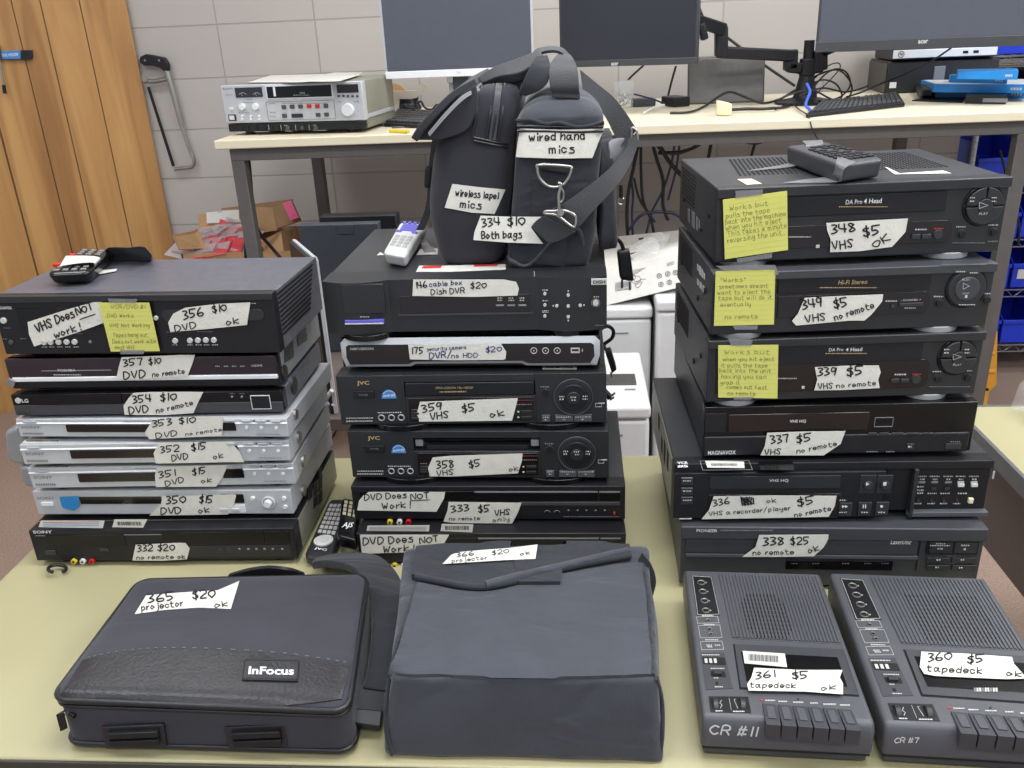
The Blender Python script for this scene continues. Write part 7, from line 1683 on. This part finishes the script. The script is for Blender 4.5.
mb = MB(); mb.prism([py(*H0(x, y), YH) for x, y in ((434,258),(442,256),(517,490),(508,492))], V((0,.0015,0)), 'blk2'); mb.build('blade', root)
def wp(x, y, off): return WP.at(H0, x, y, off)
root = empty('tool_holder', 'blue magnetic tool bar with a black end on the plank wall at the left edge', 'tool holder', Matrix.Translation(wp(20, 165, 0)))
mb = MB(); mb.prism([wp(x, y, .0) for x, y in ((-140,156),(68,149),(68,174),(-140,177))], WP.n*.018, 'bluel'); mb.build('bar', root, .002)
mb = MB(); mb.prism([wp(x, y, .0) for x, y in ((64,148),(97,148),(98,173),(64,176))], WP.n*.020, 'blk2'); mb.cyl(wp(80,160,.02), WP.n, .006, .001, 'hole'); mb.build('end_cap', root, .001)
mb = MB(); FW2 = face3(wp(0,176,.0185), wp(60,173,.0185), wp(0,150,.0185)); ftext(mb, FW2, H0, 'TOOL HOLDER', 28, 162, 9, 'white', w=52, bold=.02); mb.build('lettering', root, smooth=0)
root = empty('screwdriver', 'small screwdriver hanging from the blue tool bar', 'screwdriver', Matrix.Translation(wp(12,270,.02)))
MB().tube([wp(3,175,.024), wp(15,250,.024)], .004, 'steel', 8).build('shaft', root); MB().tube([wp(15,250,.024), wp(19,275,.024)], .007, 'blk2', 8).build('tip', root); MB().tube([wp(-4,130,.024), wp(3,176,.024)], .010, 'steeld', 10).build('handle', root)

# ================================================================= LOW CLUTTER BEHIND
D4 = crop(165, 190, 5.69)
root = empty('cardboard_box', 'open cardboard carton with flaps and a pink sticker under the left end of the bench', 'box', T(-1.2, 3.15, 0))
X = lambda x, y, Y: py(*D4(x, y), Y)
zc = .86
mb = MB(); x0 = X(95,380,2.98).x; x1 = X(750,380,2.98).x
for (a,b,c_,d_) in ((x0,x1,2.98,2.985),(x0,x1,3.40,3.405),(x0,x0+.005,2.98,3.4),(x1-.005,x1,2.98,3.4)): mb.box(ID, a, b, c_, d_, 0, zc-.05, 'card')
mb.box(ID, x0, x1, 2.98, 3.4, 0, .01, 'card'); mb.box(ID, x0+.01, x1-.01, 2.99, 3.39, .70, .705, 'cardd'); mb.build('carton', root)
def flap(pts, m='card', n='flap', th=.005):
    P = [X(*p) for p in pts]; nn = (P[1]-P[0]).cross(P[2]-P[0]).normalized()*th; mb = MB(); mb.prism(P, nn, m); return mb.build(n, root)
flap([(45,255,2.95),(190,228,3.1),(235,330,3.02),(80,335,2.95)], 'card')
flap([(188,140,3.40),(450,108,3.40),(470,260,3.35),(195,240,3.35)], 'card')
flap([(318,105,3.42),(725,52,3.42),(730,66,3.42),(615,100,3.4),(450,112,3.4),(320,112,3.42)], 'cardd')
flap([(480,95,3.38),(612,100,3.38),(640,230,3.34),(500,250,3.34)], 'card')
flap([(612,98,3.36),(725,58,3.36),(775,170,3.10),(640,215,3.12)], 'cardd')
flap([(530,300,2.97),(670,228,3.06),(560,330,2.97)], 'cardd')
flap([(640,240,3.30),(720,228,3.30),(735,380,3.28),(670,385,3.28)], 'cardd')
flap([(560,330,3.0),(660,240,3.05),(680,380,3.02),(570,385,3.0)], 'card')
q = [X(675,78,3.335), X(722,62,3.335), X(770,160,3.085), X(722,176,3.085)]; mb = MB(); mb.prism([p+V((-.0,-.012,.004)) for p in q], V((0,-.001,.0005)), 'pink'); mb.build('pink_sticker', root)['label'] = 'bright pink sticker on the flap'
q = [X(235,128,3.39), X(420,112,3.39), X(425,185,3.36), X(238,190,3.36)]; mb = MB(); mb.prism(q, V((0,.001,0)), 'paper')
for i in range(6): mb.prism([X(300+(i % 2)*85+dx, 125+(i//2)*16+dy, 3.388) for dx, dy in ((0,0),(26,-1),(27,4),(1,5))], V((0,-.0006,0)), 'ink')
mb.build('shipping_label', root)['label'] = 'white shipping label'
for i, (cx, cy) in enumerate(((140,345),(215,325),(280,310),(345,300),(250,345),(330,340),(400,335),(300,270),(370,262),(430,270),(270,240),(340,225),(410,235),(430,180),(430,320),(220,260),(180,300))):
    Yp = 3.0+(355-cy)*.0022; p = X(cx, cy, Yp); rr_ = Matrix.Rotation(random.uniform(-.4,.4), 4, 'Z')@Matrix.Rotation(random.uniform(.1,.5), 4, 'X')@Matrix.Rotation(random.uniform(-.2,.2), 4, 'Y'); Mp = Matrix.Translation(p)@rr_
    mb = MB(); mb.box(Mp, -.08, .08, -.05, .05, 0, .003, 'rpack' if i % 3 else 'ppack'); mb.box(Mp, -.055, .03, -.03, .026, .003, .014, 'ppack'); mb.box(Mp, -.045, .022, -.014, .010, .0045, .010, 'blk2' if i % 2 else 'rpack')
    thing('blister_pack', mb, 'red carded blister pack in the heap on the open carton', 'packaging', 'red packs heaped on the cardboard carton', bevel=.001)

# dark slabs and silver-edged screen on a low table behind
root = empty('side_table', 'low dark table behind the gap between left and middle stacks', 'table', T(-.55, 2.0, 0))
MB().box(ID, -.85, -.36, 1.72, 2.40, .70, .73, 'brown').build('tabletop', root, .002)
for x in (-.83, -.41):
    for y in (1.75, 2.35): MB().box(ID, x, x+.03, y, y+.03, 0, .70, 'blk2').build('leg', root)
mb = MB(); z1 = py(340,222,2.15).z; mb.box(ID, py(298,224,2.15).x, py(378,222,2.15).x, 2.15, 2.18, .731, py(340,224,2.15).z, 'dkpanel'); Fs = Face((0,2.15,0),(1,0,0),(0,0,1),(0,-1,0)); o = thing('slate_case', mb, 'slate grey metal case standing behind the left and middle stacks', 'case', bevel=.003)
mb = MB(); frect(mb, Fs, D4, 982, 196, 1010+60, 250, 'dkpanel', .003, .0); mb.build('raised_plate', o, .001)
mb = MB(); mb.box(ID, py(319,217,2.33).x, py(396,216,2.33).x, 2.33, 2.38, .731, py(350,216,2.33).z, 'blk2'); thing('black_panel', mb, 'black panel standing just behind the slate grey case', 'panel', bevel=.003)
tr = py(316,260,1.75); br_ = V((tr.x, 1.75, .7315)); tl = pz(294,241,tr.z); dv = (tl-tr); 
root = empty('flat_screen', 'thin silver-framed flat screen standing edge-on between the left and middle stacks', 'screen', Matrix.Translation(br_))
sd = V((dv.y, -dv.x, 0)).normalized()
P4 = [br_, br_+V((dv.x,dv.y,0)), tl, tr]
mb = MB(); mb.prism([p+sd*.004 for p in P4], -sd*.016, 'blk2'); mb.build('panel', root)
mb = MB()
for a, b in ((P4[0],P4[3]),(P4[3],P4[2]),(P4[0],P4[1])): mb.tube([a, b], .0055, 'silver', 4)
mb.build('frame', root, smooth=0)
MB().tube([br_+V((0,0,.02)), br_+V((-.02,-.0,.03)), br_+V((.0,-.01,.06))], .005, 'pwhite', smooth=3).build('white_cord_tip', root)
# printers and printed carton
def printer(label, x0, x1, Y, z1, dp_, slot=True):
    root = empty('printer', label, 'printer', T((x0+x1)/2, Y+dp_/2, 0), 'white printers behind the table'); 
    MB().box(ID, x0, x1, Y, Y+dp_, .002, z1-.04, 'pwhite').build('printer_body', root, .012, 4)
    mb = MB(); mb.box(ID, x0-.003, x1+.003, Y-.006, Y+dp_, z1-.036, z1, 'pwhite'); mb.build('top_cover', root, .010, 4)
    MB().box(ID, x1-.11, x1-.07, Y-.003, Y+.001, z1-.085, z1-.081, 'greyp').build('grip_line', root)
    if slot:
        mb = MB(); mb.box(ID, x0+.02, x1-.025, Y+.14, Y+.215, z1-.001, z1+.004, 'steeld'); mb.build('control_strip', root, .001)
        MB().box(ID, x0+.02, x1-.02, Y+.095, Y+.115, z1-.001, z1+.0015, 'silverb').build('output_slot', root)
        MB().box(ID, x1-.06, x1-.03, Y+.10, Y+.11, z1, z1+.003, 'greyp').build('latch', root)
pA = pz(650, 406, .60)
printer('near white printer with a dark strip across its top, behind the gap in the table', pA.x-.36, pA.x, pA.y, .60, .40)
pB = py(651, 313, 2.56); printer('white printer behind the near one, left of the pair at the back', pB.x-.36, pB.x, 2.54, py(640,307,2.54).z, .34, False)
pC = py(655, 305, 2.62); printer('white printer at the back right, beside the right stack', pB.x+.012, pB.x+.38, 2.50, py(670,300,2.50).z, .38, False)
zs = py(640,303,2.58).z
mb = MB(); Bq = [(603,304),(684,287),(676,257),(600,273)]
P = [py(606,306,2.56), py(690,285,2.56), py(690,245,2.62), py(606,270,2.62)]
P[2] = P[1]+(P[3]-P[0])
T_ = [py(606,236,2.86), py(655,226,2.90), py(692,240,2.86)]
up_ = [P[3], P[2], py(700,228,2.95), py(600,238,2.95)]
zz = min(p.z for p in P)
body = MB(); ldn = V((0,.02,-.0)); body.hexa([P[0], P[1], py(700,250,2.98)+V((0,0,-.05)), py(600,262,2.98)+V((0,0,-.05)), P[3], P[2], up_[2], up_[3]], 'paper')
root = empty('printed_carton', 'white printed carton tilted on top of the printers behind the right stack', 'box', Matrix.Translation(P[0])); body.build('carton', root, .003)
FP_ = face3(P[0], P[1], P[3]); mb = MB(); S5 = crop(595, 220, 5.91)
for k in range(9): y = 372+k*6; fpoly(mb, FP_, S5, [(118,y+k*0),(118+random.uniform(70,110),y-14),(118+100,y-12),(118,y+2)], 'greyp', .001, .0004)
for k in range(4): y = 300+k*9; fpoly(mb, FP_, S5, [(150+k*10,y+10),(300-k*15,y-18),(300-k*15,y-15),(150+k*10,y+13)], 'greyp', .001, .0004)
for q in ([(180,345),(200,325),(230,322),(240,345),(215,360),(240,375),(270,352),(300,350)], [(235,385),(250,378),(280,365),(262,395),(245,400),(240,385)], [(225,330),(262,335),(268,360),(235,362),(225,340)]): stroke(mb, [(p.x, p.y) for p in cr_spline([V((a, b, 0)) for a, b in q], 3)], FP_, S5, 2.5, 'ink', .0014)
for cx, cy in ((380,330),(430,318),(475,310),(390,380),(440,368)):
    fring(mb, FP_, S5, cx, cy, 13, .0012, 'greyp', .001)
    fpoly(mb, FP_, S5, [(cx-6,cy-6),(cx+6,cy-7),(cx+5,cy+6),(cx-6,cy+6)], 'greyp', .001, .0004)
for k in range(3): fpoly(mb, FP_, S5, [(425,255+k*8),(468,243+k*8),(468,246+k*8),(425,258+k*8)], 'greyp', .001, .0004)
mb.build('printing', root, smooth=0)
FT_ = face3(P[3], P[2], up_[3]); mb = MB()
for q in ([(130,185),(165,172),(200,168),(165,178)], [(160,215),(200,200),(245,190),(215,205)], [(255,110),(285,104),(288,114),(262,120)], [(150,250),(190,236),(230,230),(228,233)]): fpoly(mb, FT_, S5, q, 'ink', .001, .0004)
mb.build('top_printing', root, smooth=0)
bg = MB(); bg.soft([py(*S5(x, y), Y)+V((0,0,.004)) for x, y, Y in ((205,200,2.60),(370,200,2.60),(440,130,2.80),(230,160,2.80),(230,170,2.62),(370,160,2.62),(455,80,2.82),(300,110,2.82))], 'bag', 16, .45, nz=.03, nf=18, seed=4)
thing('plastic_wrap', bg, 'crumpled clear plastic wrap on the tilted white carton', 'plastic wrap', smooth=30)

# ================================================================= SHELVING WITH BINS
root = empty('wire_shelving', 'chrome wire shelving with blue bins at the right of the room', 'shelving', T(1.8, 3.3, 0))
SX0, SX1, SY0, SY1 = 1.595, 2.8, 3.66, 4.1
for x, y in ((SX0,SY0),(SX0,SY1),(SX1,SY0),(SX1,SY1)):
    mb = MB(); mb.tube([V((x, y, 0)), V((x, y, 1.62))], .0125, 'chrome', 12)
    for z in range(8, 62): mb.ring(V((x, y, z*.026)), (0,0,1), .0128, .0006, 'steeld', 10)
    mb.build('post', root, smooth=60)
zsh = [py(1005, y, SY0).z for y in (345, 290, 240, 186)]+[ZT-.13, ZT+.10, ZT+.30]
for z in zsh:
    mb = MB()
    for zz_ in (z, z-.03):
        for A_, B_ in (((SX0,SY0),(SX1,SY0)),((SX0,SY1),(SX1,SY1)),((SX0,SY0),(SX0,SY1)),((SX1,SY0),(SX1,SY1))): mb.tube([V((*A_,zz_)), V((*B_,zz_))], .004, 'chrome', 6)
    n = 26
    for i in range(n+1): x = SX0+(SX1-SX0)*i/n; mb.tube([V((x,SY0,z+.002)), V((x,SY1,z+.002))], .0022, 'chrome', 6)
    for i in range(16):
        x = SX0+(SX1-SX0)*i/16; mb.tube([V((x,SY0,z)), V((x+.03,SY0,z-.03)), V((x+.07,SY0,z))], .0018, 'chrome', 6)
    mb.build('wire_shelf', root, smooth=60)
def bin_(x, y, z, w, d, h, m, label, tagc=False):
    root = empty('storage_bin', label, 'storage bin', T(x+w/2, y+d/2, z), 'storage bins on the wire shelving'); mb = MB(); t = .004
    o = [(0,0),(w,0),(w,d),(0,d)]
    mb.box(T(x,y,z), .006, w-.006, .0, d, .0, t, m)
    mb.box(T(x,y,z), 0, w, 0, t, 0, h*.62, m); mb.box(T(x,y,z), 0, w, d-t, d, 0, h, m)
    for xx in (0, w-t): mb.prism([V((x+xx, y+a, z+b)) for a, b in ((0,0),(d,0),(d,h),(d*.3,h),(0,h*.62))], V((t,0,0)), m)
    mb.box(T(x,y,z), -.003, w+.003, -.008, .004, h*.56, h*.66, m)
    mb.build('bin_shell', root, .0015)
    if tagc: MB().box(T(x,y,z), .02, w-.02, -.004, 0, h*.25, h*.5, 'label').build('label_card', root)
names = {0:'lowest', 1:'second lowest', 2:'middle', 3:'fourth', 4:'fifth', 5:'bench-top level', 6:'top'}
for k, z in enumerate(zsh[:6]):
    hh = (zsh[k+1]-z-.05) if k < 6 else .15; hh = min(hh, .16)
    for j in range(5):
        x = SX0+.03+j*.212
        if x+.2 > SX1: break
        bin_(x, SY0+.01, z+.006, .20, .34, max(.08, hh), 'bin' if k < 4 or k == 5 else 'bind', 'open-fronted %s plastic bin on the %s shelf of the wire shelving' % ('navy' if k == 4 else 'blue', names[k]), k == 1)
cable('black cable with a plug hanging over the front of a blue bin', [(1000,150,3.0),(1012,200,3.0),(1019,225,3.0),(1018,245,3.0)], .004, 'rub', None)
# yellow-orange case
q = [(974,322),(992,322),(998,332),(997,385),(990,392),(972,392)]
mb = MB(); mb.prism([py(x, y, 3.05) for x, y in q][::1], V((0,.10,0)), 'orange')
for y in (335, 352, 370): mb.prism([py(x, yy, 3.045) for x, yy in ((975,y),(996,y),(996,y+4),(975,y+4))], V((0,.01,0)), 'orange')
zmin = min(v.z for v in mb.v)
root = empty('tool_case', 'yellow-orange ribbed plastic case standing beyond the right stack', 'case', Matrix.Translation((1.5,3.1,0)))
mb.box(ID, py(974,390,3.05).x, py(990,390,3.05).x, 3.05, 3.15, 0, zmin+.02, 'orange'); mb.build('case_shell', root, .006, 3)
